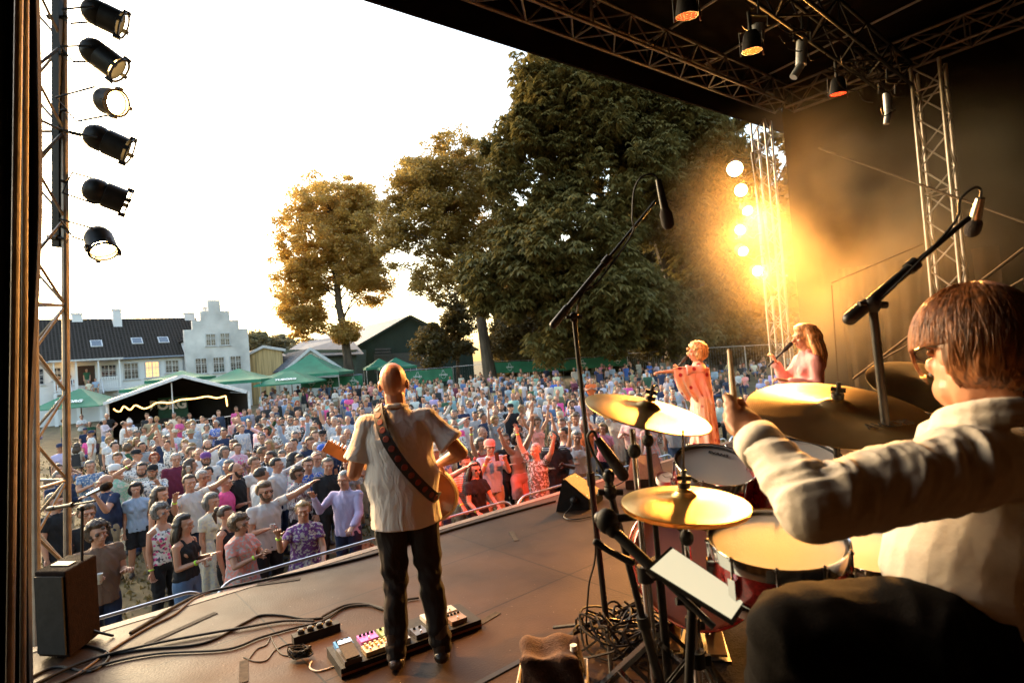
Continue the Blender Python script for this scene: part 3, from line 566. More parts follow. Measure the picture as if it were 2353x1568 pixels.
tree('chestnut_tree', 'huge dark chestnut tree filling the middle above the crowd', t0, [t0, P(1548, 760, 46), P(1540, 640, 46), P(1500, 500, 46), P(1450, 380, 46), P(1400, 260, 46)],
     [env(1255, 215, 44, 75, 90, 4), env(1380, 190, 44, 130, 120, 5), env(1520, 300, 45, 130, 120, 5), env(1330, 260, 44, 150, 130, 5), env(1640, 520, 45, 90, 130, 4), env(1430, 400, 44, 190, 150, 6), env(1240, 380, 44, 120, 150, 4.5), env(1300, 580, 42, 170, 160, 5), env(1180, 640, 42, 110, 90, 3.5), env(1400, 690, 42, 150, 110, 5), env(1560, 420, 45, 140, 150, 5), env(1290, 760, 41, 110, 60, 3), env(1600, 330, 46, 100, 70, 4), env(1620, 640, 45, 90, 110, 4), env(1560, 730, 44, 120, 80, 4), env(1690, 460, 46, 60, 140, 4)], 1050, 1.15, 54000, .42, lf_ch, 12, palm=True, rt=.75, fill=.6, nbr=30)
for i, (px, d, top, w_, lb) in enumerate(((1620, 58, 380, 120, 'slender wood tree just left of the bright stage lamps'), (1700, 62, 420, 90, 'thin dark tree behind the far corner tower'), (1780, 66, 520, 90, 'dark tree rising behind the backing singer'), (1660, 74, 480, 130, 'far shaded tree deep in the wood'), (1500, 70, 450, 140, 'dark tree behind the great chestnut'), (1230, 66, 560, 120, 'dark tree filling the gap right of the pale trunk'), (1850, 60, 400, 90, 'outermost tree hidden beyond the side wall'), (1800, 52, 180, 80, 'tall tree glimpsed above the corner tower'))):
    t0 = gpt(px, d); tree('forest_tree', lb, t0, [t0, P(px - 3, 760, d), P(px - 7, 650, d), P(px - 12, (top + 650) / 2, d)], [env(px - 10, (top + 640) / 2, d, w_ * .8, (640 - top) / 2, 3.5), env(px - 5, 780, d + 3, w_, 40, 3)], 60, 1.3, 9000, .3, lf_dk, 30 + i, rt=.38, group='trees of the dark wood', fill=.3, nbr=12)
for i, (px, py, d, rx, ry, lb) in enumerate(((1000, 790, 56, 50, 60, 'dark bushy evergreen left of the pale leaning trunk'), (1050, 740, 58, 40, 90, 'narrow dark conifer left of the pale trunk'), (1190, 770, 52, 60, 60, 'bushy dark shrub right of the pale trunk'), (1700, 770, 55, 100, 45, 'low dark thicket below the bright stage lamps'), (1500, 775, 50, 60, 50, 'leafy undergrowth behind the tall microphone stand'))):
    t0 = gpt(px, d); tree('shrub', lb, t0, [t0, P(px, py + 20, d), P(px, py, d)], [env(px, py, d, rx, ry, 2)], 45, .9, 9000, .16, lf_dk, 60 + i, rt=.15, group='dark shrubs', fill=.2)
def woods():
    rs_ = np.random.RandomState(77); V = []; n = 26000
    px = rs_.uniform(1140, 1960, n); py = 860 - (rs_.rand(n) ** 1.25) * (330 + 60 * np.sin(px / 37.)); dd = rs_.uniform(66, 84, n)
    for k in range(n):
        if mnoise.noise(Vector((px[k] / 42., py[k] / 60., dd[k] / 5))) < -.12: continue
        p = P(px[k], py[k], dd[k]); u = Vector(rs_.normal(size=3)) * .5; v = Vector(rs_.normal(size=3)) * .35; V += [p - u, p + v, p + u, p - v]
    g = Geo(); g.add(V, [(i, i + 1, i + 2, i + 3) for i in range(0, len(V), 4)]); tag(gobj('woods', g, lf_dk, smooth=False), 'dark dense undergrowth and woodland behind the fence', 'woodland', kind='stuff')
woods()
for i, (px, py, rx, ry, d, lb) in enumerate(((592, 785, 30, 24, 90, 'small far tree just right of the stepped gable'), (650, 795, 35, 22, 95, 'far tree between the gable and the golden tree'), (705, 800, 30, 16, 90, 'far low tree under the golden tree'), (40, 800, 50, 40, 85, 'far tree hidden behind the left tower'))):
    t0 = gpt(px, d); tree('distant_tree', lb, t0, [t0, P(px, py, d)], [env(px, py, d, rx, ry, 3)], 30, 1.1, 3500, .3, lf_far, 80 + i, rt=.3, group='far trees', fill=.3)
# ---- tents, parasols, banners
def onground(px, d): q = P(px, 900, d); q.z = gz(q.x, q.y); return q
def bent(pts): return pts
def canopy(name, label, cx, d, w_, dz, eavepy, toppy, yaw=0, poles=True, flat=False, words=None, hexa=False, group=None, cat='gazebo', valance=.22, mat=None):
    c = P(cx, eavepy, d); zt = P(cx, toppy, d).z; ze = c.z; gl = gz(c.x, c.y); o = thing(name, label, cat, (c.x, c.y, gl), yaw, group)
    n = 4; g = Geo(); K = 6; h = w_ / 2; rows = []
    for i in range(K + 1):                                       # sagging pyramid roof
        t = i / K; hh = h * (1 - t) + .06 * t; z = (ze - gl) + (zt - ze) * (t ** (1.0 if flat else 1.35)); ring = []
        for (sx, sy) in ((-1, -1), (1, -1), (1, 1), (-1, 1)):
            ring.append((sx * hh, sy * hh * dz, z))
            nx_, ny_ = {(-1, -1): (1, -1), (1, -1): (1, 1), (1, 1): (-1, 1), (-1, 1): (-1, -1)}[(sx, sy)]
            ring.append(((sx + nx_) / 2 * hh * .97, (sy + ny_) / 2 * hh * dz * .97, z - .06 * (1 - t) * (0 if i == 0 else 1)))
        rows.append(ring)
    low = [(x * 1.005, y * 1.005, z - valance) for x, y, z in rows[0]]; rows = [low] + rows; m_ = len(rows[0])
    g.add([q for r in rows for q in r], [(i * m_ + k, i * m_ + (k + 1) % m_, (i + 1) * m_ + (k + 1) % m_, (i + 1) * m_ + k) for i in range(len(rows) - 1) for k in range(m_)] + [tuple((len(rows) - 1) * m_ + k for k in range(m_))])
    cn = gobj('canopy', g, mat or greenc, o, deg=25)
    if poles:
        for sx in (-1, 1):
            for sy in (-1, 1): g = Geo(); g.tube((sx * (h - .04), sy * (h * dz - .04), 0), (sx * (h - .04), sy * (h * dz - .04), ze - gl), .025, 6); gobj('leg', g, steel, o)
    else:
        g = Geo(); g.tube((0, 0, 0), (0, 0, zt - gl), .035, 8); g.box((0, 0, .05), (.7, .7, .1)); gobj('pole', g, pmat('wooden_pole', (.25, .15, .08), .6), o)
    if words:
        zz = ze - gl + (zt - ze) * .3; M = Matrix.Translation((0, -h * dz * (.71) - .05, zz + .02)) @ Matrix.Rotation(R(90) - math.atan2(h * dz, (zt - ze)) + R(0), 4, 'X')
        text('lettering', words, .36, M, cn, bold=.012, ext=.01)
    return o
canopy('parasol', 'green parasol lettered in white left of the big tent', 186, 34, 3.6, 1, 932, 892, R(12), False, True, 'TUBORG', cat='parasol', valance=.05)
canopy('gazebo', 'green gazebo roof peeping over the left slope of the big tent', 418, 40, 3.4, 1, 868, 851, R(10), group='green gazebos')
canopy('gazebo', 'small green gazebo corner at the left edge of the big tent roof', 352, 40, 3.0, 1, 889, 876, R(10), group='green gazebos')
canopy('gazebo', 'wide green gazebo between the big tent and the manor gable', 549, 41, 4.4, 1, 873, 846, R(6), group='green gazebos')
canopy('parasol', 'bright green flat parasol with white lettering in front of the tall gazebo', 670, 41, 4.0, 1, 878, 851, R(6), False, True, 'TUBORG', cat='parasol', valance=.1)
canopy('gazebo', 'tall peaked green gazebo below the golden tree', 716, 46, 5.6, 1, 858, 813, R(4), group='green gazebos')
canopy('gazebo', 'small green gazebo just behind the guitarist\'s head, right side', 910, 52, 3.2, 1, 842, 821, R(20), group='green gazebos')
canopy('gazebo', 'tiny green gazebo left of the guitarist\'s head', 872, 54, 2.8, 1, 842, 823, R(20), group='green gazebos')
# big tent
def bigtent():
    d = 29.0; TL = P(246, 926, d); TRp = P(571, 899, d + 1.0); TA = P(425, 863, d + .5); zb = gz(TL.x, TL.y)
    o = thing('marquee_tent', 'big black-walled marquee with white roof edge and glowing light rope', 'tent', (TL.x, TL.y, zb)); b = Vector((TL.x, TL.y, zb)); u = (TRp - TL); u.z = 0; Lw = u.length; u.normalize(); v = Vector((-u.y, u.x, 0)); v = v if v.y > 0 else -v; rv = ray(425, 900); rv.z = 0; back = Matrix.Rotation(R(5), 3, 'Z') @ rv.normalized() * 6
    fab = pmat('white_pvc_tent_roof', (.42, .42, .42), .5, 0, .1, 1); inn = pmat('black_tent_lining', (.012, .012, .012), .8, 0, .2)
    q = lambda p: Vector(p) - b
    g = Geo(); up = Vector((0, 0, .06)); ov = -v * .3
    for a, c in ((TL, TA), (TA, TRp)): g.poly([q(a) + ov, q(c) + ov, q(c) + back, q(a) + back], up)
    gobj('roof', g, fab, o, smooth=False)
    g = Geo()
    for a, c in ((TL, TA), (TA, TRp)): g.poly([q(a) + Vector((0, 0, -.08)), q(c) + Vector((0, 0, -.08)), q(c) + back + Vector((0, 0, -.08)), q(a) + back + Vector((0, 0, -.08))], Vector((0, 0, .04)))
    for p in (TL, TRp): g.poly([Vector((*q(p).xy, 0)), q(p) + Vector((0, 0, -.1)), q(p) + back + Vector((0, 0, -.1)), Vector((*(q(p) + back).xy, 0))], u * .03)
    gobj('lining', g, inn, o, smooth=False)
    g = Geo(); bl, br = q(TL) + back, q(TRp) + back; g.poly([Vector((*bl.xy, 0)), Vector((*br.xy, 0)), br, q(TA) + back, bl], v * .03); gobj('back_wall', g, inn, o, smooth=False)
    g = Geo(); g.bar(q(TL) + ov * 1.05, q(TA) + ov * 1.05, .07, .16); g.bar(q(TA) + ov * 1.05, q(TRp) + ov * 1.05, .07, .16)
    for p in (TL, TRp): g.tube(Vector((*q(p).xy, 0)), q(p), .07, 8)
    k = q(P(395, 900, d + .4)); g.tube(Vector((*k.xy, 0)), Vector((*k.xy, q(TA).z - .3)), .03, 8); gobj('frame', g, pmat('white_tent_frame', (.6, .6, .6), .5), o)
    def tp(px, py, dd=.6): r = ray(px, py); t = (TL + v * dd - cam_pos).dot(v) / r.dot(v); return cam_pos + r * t - b
    pts = [tp(*z2(x, y)) for x, y in ((842, 1190), (862, 1205), (890, 1205), (915, 1170), (960, 1195), (1000, 1162), (1060, 1186), (1110, 1172), (1160, 1143), (1260, 1143), (1330, 1122), (1440, 1112), (1530, 1097), (1600, 1108), (1660, 1095), (1668, 1100), (1678, 1165))]
    g = Geo(); g.limb(smoothpath(pts, 5), .035, 6); gobj('light_rope', g, pmat('glowing_light_rope', (1, .7, .3), .5, emit=1.6, ecol=(1, .5, .12)), o)
    ba = tp(*z2(1165, 1130), 3.5); bb_ = tp(*z2(1385, 1130), 3.5); g = Geo(); g.poly([Vector((ba.x, ba.y, .9)), Vector((bb_.x, bb_.y, .9)), Vector((bb_.x, bb_.y, ba.z + .15)), Vector((ba.x, ba.y, ba.z + .15))], v * .02); bn = gobj('banner', g, pmat('dark_green_banner', (.02, .09, .06), .7), o, smooth=False)
    M = Matrix.Translation(tp(*z2(1243, 1160), 3.42)) @ basis(-v, u).to_4x4(); text('lettering', 'BORG', .72, M, bn, bold=.03, mat=pmat('grey_white_lettering', (.8, .8, .8), .6), ext=.01)
    g = Geo()                                                    # bar counter and mixing desk in the shade
    c = tp(*z2(1300, 1255), 1.2); g.box((c.x, c.y, .55), (4.2, .7, 1.1), basis((0, 0, 1), u)); g.box((c.x, c.y, 1.18), (1.6, .5, .14), basis((0, 0, 1), u)); gobj('counter', g, blackp, o, smooth=False)
bigtent()
# banner runs
def bottle_logo(M, par):
    g = Geo(); c = lambda x, y: M @ Vector((x, y, .012))
    pts = [(-.06, .3), (-.05, .2), (-.13, .1), (-.15, -.02)]; pr = [(.06, .3), (.05, .2), (.13, .1), (.15, -.02)]
    for pp in (pts, pr): g.limb([c(x, y + .02) for x, y in pp], .014, 5)
    g.limb([c(-.06, .33), c(.06, .33)], .012, 5); g.limb([c(.19 * math.cos(R(a)), -.03 - .0 + .24 * math.sin(R(a))) for a in range(200, 345, 16)], .013, 5)
    lo = gobj('logo', g, white_p, par); text('lettering', 'TUBORG', .155, M @ Matrix.Translation((0, -.01, .01)), par, bold=.006, ext=.006); return lo
def banner(px0, py0, px1, py1, d0, d1, hpx, logos, label, fencepost=True, wav=.05):
    a = P(px0, py0, d0); b = P(px1, py1, d1); hgt = hpx * d0 / F; L = (b - a); Lx = Vector((L.x, L.y, 0)); n = 24; o = thing('banner', label, 'banner', a, 0, 'green fence banners'); nv = Vector((Lx.y, -Lx.x, 0)).normalized()
    if nv.dot(a - cam_pos) > 0: nv = -nv
    vs = []
    for i in range(n + 1):
        for j in range(4): vs.append(L * (i / n) + Vector((0, 0, -hgt * j / 3)) + nv * (wav * math.sin(i * 1.1) * (j / 3) + .02) + Vector((0, 0, -.05 * abs(math.sin(i * .4)) if j == 0 else 0)))
    g = Geo(); g.add(vs, [(i * 4 + j, (i + 1) * 4 + j, (i + 1) * 4 + j + 1, i * 4 + j + 1) for i in range(n) for j in range(3)]); cl = gobj('cloth', g, pmat('green_banner_cloth', (.02, .17, .08), .55, 0, .2, .8, .3, 3), o)
    for k in logos:
        M = Matrix.Translation(L * k + Vector((0, 0, -hgt * .5)) + nv * (wav + .08)) @ basis(nv, Lx.normalized()).to_4x4() @ Matrix.Scale(hgt * 1.05, 4); bottle_logo(M, cl)
    g = Geo(); nb = max(2, int(L.length / 3)) 
    for i in range(nb + 1): p = L * (i / nb); zg = gz(a.x + p.x, a.y + p.y) - a.z; g.tube(p + Vector((0, 0, .08)), Vector((p.x, p.y, zg)), .025, 6)
    g.tube(Vector((0, 0, .06)), L + Vector((0, 0, .06)), .022, 6); gobj('fence_frame', g, steel, o)
banner(690, 869, 832, 861, 48, 49, 24, (.18, .48, .85), 'sagging green banner with three logos below the tall gazebo', wav=.12)
banner(918, 853, 1038, 844, 50, 51, 30, (.33, .82), 'green banner with two logos right of the guitarist\'s head')
banner(1134, 831, 1292, 826, 50, 51, 26, (.22, .62), 'green banner with two logos just right of the pale tree trunk')
banner(1292, 826, 1438, 814, 51, 52, 25, (.3, .85), 'green banner with two logos behind the tall microphone stand')
def fence(pts, d, hm, label, name='fence'):
    o = thing(name, label, 'fence', P(*pts[0], d), 0, 'site fences'); b = P(*pts[0], d); g = Geo(); gw = Geo()
    for (x0, y0), (x1, y1) in zip(pts[:-1], pts[1:]):
        a = P(x0, y0, d) - b; c = P(x1, y1, d) - b; n = max(1, round((c - a).length / 3.4))
        for i in range(n):
            p, q = a.lerp(c, i / n + .004), a.lerp(c, (i + 1) / n - .004); dn = Vector((0, 0, -hm)); g.limb([p + dn, p, q, q + dn], .02, 6, round_=False)
            for k in range(1, 18): r_ = p.lerp(q, k / 18); gw.tube(r_, r_ + dn, .003, 3)
    gobj('frame', g, steel, o); gobj('wires', gw, steel, o); return o
fence([(1040, 842), (1134, 834)], 50, 2, 'mesh fence panel in front of the pale tree trunk'); fence([(1440, 812), (1600, 800), (1820, 788)], 48, 2, 'mesh fence running behind the singers'); fence([(320, 982), (564, 951)], 27.4, 1.3, 'steel rail fence in front of the big dark marquee'); fence([(640, 880), (690, 872)], 48, 1.5, 'short fence left of the sagging banner')
# ---- crowd barrier
barm = pmat('barrier_steel', (.6, .6, .63), .3, .9, .1, 8)
def bar_ab(px, py): return Sab(Z(px, py, 1.1))
ab = [bar_ab(*q) for q in ((230, 1412), (478, 1348), (860, 1236), (1190, 1146))]; BRB = sum(x[1] for x in ab) / 4; aj = (ab[1][0] + bar_ab(500, 1352)[0]) / 2; aj2 = bar_ab(1205, 1150)[0]
print('barrier', ab, aj, aj2)
Lb = (aj2 - aj) / 2; blab = ['front barrier section left of the curly-haired man', 'front barrier section under the yellow dress woman', 'front barrier section behind the guitarist\'s legs', 'front barrier section behind the wedge monitor', 'front barrier section below the raised left cymbal', 'front barrier section beside the singer\'s dress', 'front barrier section at the far corner tower']
for i in range(-1, 6):
    a0 = aj + Lb * i + .04; a1 = aj + Lb * (i + 1) - .04; o = thing('crowd_barrier', blab[i + 1], 'barrier', S(a0, BRB, 0), ang, 'barriers along the stage front'); W = a1 - a0; r_ = .22; g = Geo()
    arc = lambda cx, cz, a_: (cx + r_ * math.cos(R(a_)), 0, cz + r_ * math.sin(R(a_)))
    pts = [(0, 0, .12), (0, 0, 1.1 - r_)] + [arc(r_, 1.1 - r_, 180 - k) for k in (15, 30, 45, 60, 75, 90)] + [arc(W - r_, 1.1 - r_, 90 - k) for k in (0, 15, 30, 45, 60, 75)] + [(W, 0, 1.1 - r_), (W, 0, .12)]
    g.limb(pts, .019, 10, round_=False); g.tube((0, 0, .2), (W, 0, .2), .015, 8); g.tube((0, 0, .93), (W, 0, .93), .013, 8); gobj('frame', g, barm, o)
    g = Geo()
    for x in np.arange(.12, W - .05, .12): g.tube((x, 0, .2), (x, 0, .93), .006, 6)
    gobj('bars', g, barm, o); 
    for x in (.3, W - .3): g = Geo(); g.limb([(x, -.28, .02), (x, -.05, .2), (x, .05, .2), (x, .28, .02)], .014, 6); gobj('foot', g, barm, o)
# ================================================================== PEOPLE
SK = [(.46, .235, .15), (.42, .21, .13), (.5, .27, .18), (.36, .17, .1), (.3, .14, .085)]
HC = {'grey': (.16, .145, .13), 'white': (.42, .4, .37), 'dark brown': (.025, .014, .009), 'brown': (.06, .032, .017), 'blond': (.34, .21, .085), 'red': (.32, .06, .015), 'black': (.01, .008, .008), 'light brown': (.12, .068, .032)}
CC = {'white': (.58, .57, .56), 'pale blue': (.3, .38, .5), 'black': (.018, .018, .02), 'navy': (.025, .035, .075), 'grey': (.25, .26, .28), 'beige': (.5, .42, .32), 'pink': (.72, .28, .38), 'hot pink': (.75, .1, .3), 'cream': (.62, .56, .42), 'olive': (.13, .13, .075), 'denim blue': (.1, .17, .3), 'maroon': (.12, .02, .045), 'mint green': (.25, .45, .36), 'orange': (.7, .15, .04), 'yellow': (.6, .4, .1), 'red': (.5, .03, .03), 'lavender': (.45, .4, .58), 'khaki': (.3, .24, .15), 'brown': (.16, .1, .07), 'royal blue': (.05, .12, .45), 'dark green': (.03, .09, .05), 'light grey': (.34, .34, .35), 'purple': (.16, .06, .22), 'salmon': (.75, .3, .25)}
AK = {  # upper-arm and forearm directions for the +x side, facing -y
 'down': ((.13, .03, -1), (.02, -.2, -1)), 'up': ((.42, -.2, .9), (.08, -.15, 1)), 'vee': ((.7, -.3, .65), (.45, -.25, .85)), 'point': ((.45, -.75, .4), (.2, -.85, .5)),
 'bent': ((.12, -.1, -1), (-.2, -.9, .28)), 'clap': ((.22, -.4, -.85), (-.62, -.65, .35)), 'phone': ((.18, -.6, -.6), (-.3, -.45, .85)), 'cross': ((.2, -.25, -.9), (-.95, -.4, .12)),
 'rail': ((.18, -.4, -.85), (-.05, -.85, -.45)), 'over': ((.5, -.2, .8), (-.5, -.12, .85)), 'hip': ((.62, .28, -.75), (-.62, -.28, -.7)), 'lap': ((.1, -.35, -.92), (-.25, -.85, -.25)), 'fist': ((.35, -.55, -.5), (.05, -.45, .9)), 'head': ((.6, -.35, .45), (-.75, .1, .5)), 'neck': ((.34, .02, -.95), (.12, -.95, .2)), 'strum': ((.62, .2, -.75), (-.5, -.75, -.3)), 'reach': ((.05, -1, .02), (.0, -1, .0)), 'mic': ((.15, -.5, -.75), (-.3, -.45, .95))}
def skeleton(g, aL, aR, seat, lean=0.0):
    f = g == 'w'; j = {}; sw = .15 if f else .178; hipz = .93
    j['hip'] = Vector((0, 0, hipz)); j['sh'] = {}; j['el'] = {}; j['wr'] = {}; j['ha'] = {}; j['hj'] = {}; j['kn'] = {}; j['an'] = {}
    for s, k in ((1, aL), (-1, aR)):
        u, w_ = (Vector(q).normalized() for q in AK[k]); u = Vector((u.x * s, u.y, u.z)); w_ = Vector((w_.x * s, w_.y, w_.z))
        raise_ = max(0, u.z) * .06; j['sh'][s] = Vector((s * sw, 0, 1.412 + raise_ - (.03 if f else 0))); j['el'][s] = j['sh'][s] + u * .285; j['wr'][s] = j['el'][s] + w_ * .25; j['ha'][s] = w_
        j['hj'][s] = Vector((s * .09, 0, hipz - .03))
        if seat: j['kn'][s] = Vector((s * .14, -.44, hipz - .01)); j['an'][s] = Vector((s * .13, -.42, hipz - .45))
        else: j['kn'][s] = Vector((s * .1, -.02, .5)); j['an'][s] = Vector((s * .11 + s * .02, .02, .09))
    return j
def finger_geo(X, wr, dirn, scale=1.0, curl=.5, side=1, spread=.12, n=6, palm_n=None):
    d = Vector(dirn).normalized(); pn = Vector(palm_n) if palm_n is not None else Vector((0, -1, 0)) if abs(d.y) < .8 else Vector((0, 0, -1))
    pn = (pn - d * pn.dot(d)).normalized(); lat = d.cross(pn) * side; base = Vector(wr) + d * .085 * scale
    for i, (off, L) in enumerate(((-.03, .07), (-.01, .08), (.01, .075), (.03, .06))):
        p = base + lat * off * scale; dd = (d + lat * off / .03 * spread).normalized(); p1 = p + dd * L * .45 * scale; d2 = (dd * math.cos(curl) + pn * math.sin(curl)); p2 = p1 + d2 * L * .3 * scale; d3 = (dd * math.cos(curl * 1.9) + pn * math.sin(curl * 1.9)); p3 = p2 + d3 * L * .25 * scale
        X.limb([p - dd * .02 * scale, p1, p2, p3], [.0095 * scale, .009 * scale, .008 * scale, .0068 * scale], n)
    t0_ = Vector(wr) + d * .025 * scale - lat * .028 * scale; td = (d * .6 - lat * .75 + pn * .3).normalized(); t1 = t0_ + td * .04 * scale; t2 = t1 + (td * .7 + d * .6).normalized() * .032 * scale
    X.limb([t0_, t1, t2], [.013 * scale, .011 * scale, .0085 * scale], n)
def head_geo(G, X, c, hs=1.0, M=None, g='m', mouth=.3):
    hs *= 1.07
    M = M or Matrix.Identity(3); q = lambda x, y, z: Vector(c) + M @ (Vector((x, y, z)) * hs)
    G.ell(q(0, .012, .035), (.074 * hs, .094 * hs, .092 * hs), 16, 12, M=M); G.ell(q(0, -.022, -.03), (.06 * hs, .066 * hs, .078 * hs), 14, 10, M=M); G.ell(q(0, -.045, -.078), (.036 * hs, .036 * hs, .032 * hs), 10, 8, M=M)
    G.limb([q(0, -.082, .02), q(0, -.098, -.008), q(0, -.108, -.024)], [.011 * hs, .014 * hs, .017 * hs], 8)
    G.limb([q(-.04, -.08, .034), q(0, -.088, .036), q(.04, -.08, .034)], .013 * hs, 8)
    for s in (-1, 1): G.ell(q(s * .076, .012, .0), (.011 * hs, .022 * hs, .032 * hs), 8, 6, M=M); G.ell(q(s * .04, -.064, -.02), (.022 * hs, .02 * hs, .02 * hs), 8, 6, M=M)
    if X is not None:
        for s in (-1, 1):
            X.ell(q(s * .031, -.0785, .012), (.015 * hs, .0115 * hs, .009 * hs), 8, 6, mi=1, M=M); X.ell(q(s * .031, -.0885, .012), (.007 * hs, .004 * hs, .007 * hs), 6, 4, mi=2, M=M)
            X.limb([q(s * .014, -.094, .031), q(s * .032, -.094, .036), q(s * .05, -.082, .03)], .0042 * hs, 5, mi=2)
        X.ell(q(0, -.086, -.051), (.023 * hs, .012 * hs, (.005 + .011 * mouth) * hs), 10, 6, mi=3, M=M)
        if mouth > .4: X.ell(q(0, -.092, -.051), (.015 * hs, .009 * hs, .007 * hs), 8, 5, mi=2, M=M)
HZ = 1.63
def big(G):
    G.v = [(x * 1.07, (y + .015) * 1.07 - .015, (z - HZ) * 1.07 + HZ) for x, y, z in G.v]; return G
def body_mesh(g, aL, aR, seat, lod, fat=0.0):
    j = skeleton(g, aL, aR, seat); f = g == 'w'; G = Geo(); X = Geo() if lod < 2 else None; V3 = Vector; ex = lambda rx, ry: (V3((rx, 0, 0)), V3((0, ry, 0)))
    wst = .125 if f else .145; hp_ = .17 if f else .155; ch = .15 if f else .17; b = fat * .05
    G.loft([(V3((0, 0, z)), *ex(rx, ry)) for z, rx, ry in ((.84, .11, .09), (.9, hp_, .11 + b * .5), (.97, hp_, .115 + b), (1.08, wst + b * .7, .1 + b), (1.2, ch - .01 + b * .3, .112 + b * .5), (1.33, ch + .015, .115), (1.41, ch - .01, .09), (1.46, .09, .07), (1.49, .055, .055))], 16)
    if f:
        for s in (-1, 1): G.ell((s * .075, -.085, 1.27), (.065, .055, .06), 10, 8)
    G.limb([(0, 0, 1.42), (0, -.01, 1.5), (0, -.015, 1.57)], [.07, .06, .06], 10)
    head_geo(G, X, (0, -.015, HZ), .97 if f else 1.0, g=g, mouth=random.Random(len(aL) * 7 + len(aR) * 3 + ord(g) + ord(aR[0])).random())
    af = .86 if f else 1.0
    for s in (-1, 1):
        G.limb([(s * .1, 0, 1.4), j['sh'][s], j['sh'][s].lerp(j['el'][s], .5), j['el'][s]], [.06 * af, .062 * af, .052 * af, .043 * af], 10)
        G.limb([j['el'][s], j['el'][s].lerp(j['wr'][s], .35), j['wr'][s]], [.043 * af, .042 * af, .028 * af], 10)
        d = j['ha'][s]; w_ = j['wr'][s]; G.limb([w_ - d * .02, w_ + d * .04, w_ + d * .085], [.027 * af, .037 * af, .034 * af], 10, flat=.5)
        if X is not None: finger_geo(X, w_, d, 1.0, .35 if aL in ('up', 'vee', 'clap', 'point') else .9, s)
        elif lod: G.limb([w_ + d * .07, w_ + d * .17], [.03, .02], 6, flat=.6)
        G.limb([j['hj'][s], j['hj'][s].lerp(j['kn'][s], .5), j['kn'][s]], [.095 if f else .09, .078, .056], 12); G.limb([j['kn'][s], j['kn'][s].lerp(j['an'][s], .35), j['an'][s]], [.056, .056, .036], 10)
    if lod < 2: pass
    return remesh(G, (.0085, .015, .034, .0058)[lod], 2 if lod < 2 else 1, X, [skin, eyew, dark, lip], 'body')
def top_mesh(g, aL, aR, kind, lod, fat=0.0):
    j = skeleton(g, aL, aR, False); f = g == 'w'; G = Geo(); V3 = Vector; ex = lambda rx, ry: (V3((rx, 0, 0)), V3((0, ry, 0)))
    wst = .125 if f else .145; hp_ = .17 if f else .155; ch = .15 if f else .17; b = fat * .05; o = .022
    hem = {'tank': .93, 'tee': .85, 'shirt': .84, 'dress': .45, 'longdress': .22, 'jacket': .8, 'camp': .82, 'blouse': .86}[kind]; rows = []
    if 'dress' in kind: rows += [(hem, hp_ + .13, .2), (hem + .03, hp_ + .13, .2), (.8, hp_ + .05, .16 + b)]
    else: rows += [(hem, hp_ + .03, .128 + b), (hem + .04, hp_ + .026, .128 + b)]
    rows += [(.97, hp_ + o - .004, .128 + b), (1.08, wst + o + b * .7 + (.012 if not f else 0), .118 + b), (1.2, ch + .012 + b * .3, .132 + b * .5), (1.33, ch + .034, .134)]
    if kind == 'camp': rows = [(z, rx + .022 * (z < 1.1), ry + .02 * (z < 1.1)) for z, rx, ry in rows]
    if kind == 'tank': rows += [(1.38, ch - .02, .118), (1.4, ch - .04, .1)]
    else: rows += [(1.41, ch + .012, .108), (1.455, .105, .083), (1.485, .072, .068)]
    G.loft([(V3((0, 0, z)), *ex(rx, ry)) for z, rx, ry in rows], 20)
    if f:
        for s in (-1, 1): G.ell((s * .075, -.095, 1.27), (.068, .055, .062), 10, 8)
    for s in (-1, 1):
        sh, el, wr = j['sh'][s], j['el'][s], j['wr'][s]
        if kind == 'tank': G.limb([(s * .085, -.1, 1.36), (s * .095, -.03, 1.452), (s * .09, .05, 1.44), (s * .08, .1, 1.36)], .014, 6)
        else:
            k = {'shirt': .97, 'jacket': .97, 'blouse': .97, 'camp': .72}.get(kind, .55); e2_ = sh.lerp(el, k)
            G.limb([(s * .1, 0, 1.395), sh, sh.lerp(e2_, .6), e2_], [.066, .068, .064 if k < .9 else .056, .085 if kind == 'camp' else .061 if k < .9 else .052], 12, round_=False)
            G.limb([(s * .1, 0, 1.4), sh], [.066, .068], 12)
            if k > .9: G.limb([el, el.lerp(wr, .5), el.lerp(wr, .92)], [.057, .052, .043], 10)
            else: pass
    if kind in ('shirt', 'jacket', 'camp', 'blouse') and lod < 2: G.limb([(.062, .0, 1.5), (.03, -.06, 1.485), (-.03, -.06, 1.485), (-.062, 0, 1.5), (-.03, .055, 1.515), (.03, .055, 1.515), (.062, 0, 1.5)], .014, 6)
    sd_ = len(kind) * 7.3
    def wr_(co, no):
        z = co[:, 2]; x = co[:, 0]; y = co[:, 1]; a = np.arctan2(y, x); fold = np.sin(a * 7 + z * 9 + sd_) * np.sin(z * 21 + a * 2.3) * .006 + np.sin(a * 11 + z * 4) * .006 * np.clip((1.15 - z) * 2.5, 0, 1) + np.sin(x * 60 + z * 40) * .0025
        if 'dress' in kind: fold += np.sin(a * 13 + 1) * .016 * np.clip((.95 - z) * 2, 0, 1)
        if kind == 'camp': fold = np.array([(1 - 2.4 * abs(mnoise.noise(Vector((q[0] * 5 + q[2] * 1.6, q[1] * 4, q[2] * 1.7 + 3))))) * .0042 + (1 - 2.2 * abs(mnoise.noise(Vector((q[0] * 9 - q[2] * 8 * (1 if q[0] > 0 else -1), q[1] * 5, q[2] * 3 + 9))))) * .0022 for q in co.tolist()])
        return co + no * fold[:, None]
    return remesh(G, (.012, .02, .032, .0068)[lod], 2 if lod < 2 else 3, None, [cloth('plain')], 'top', disp=wr_ if lod < 2 else None)
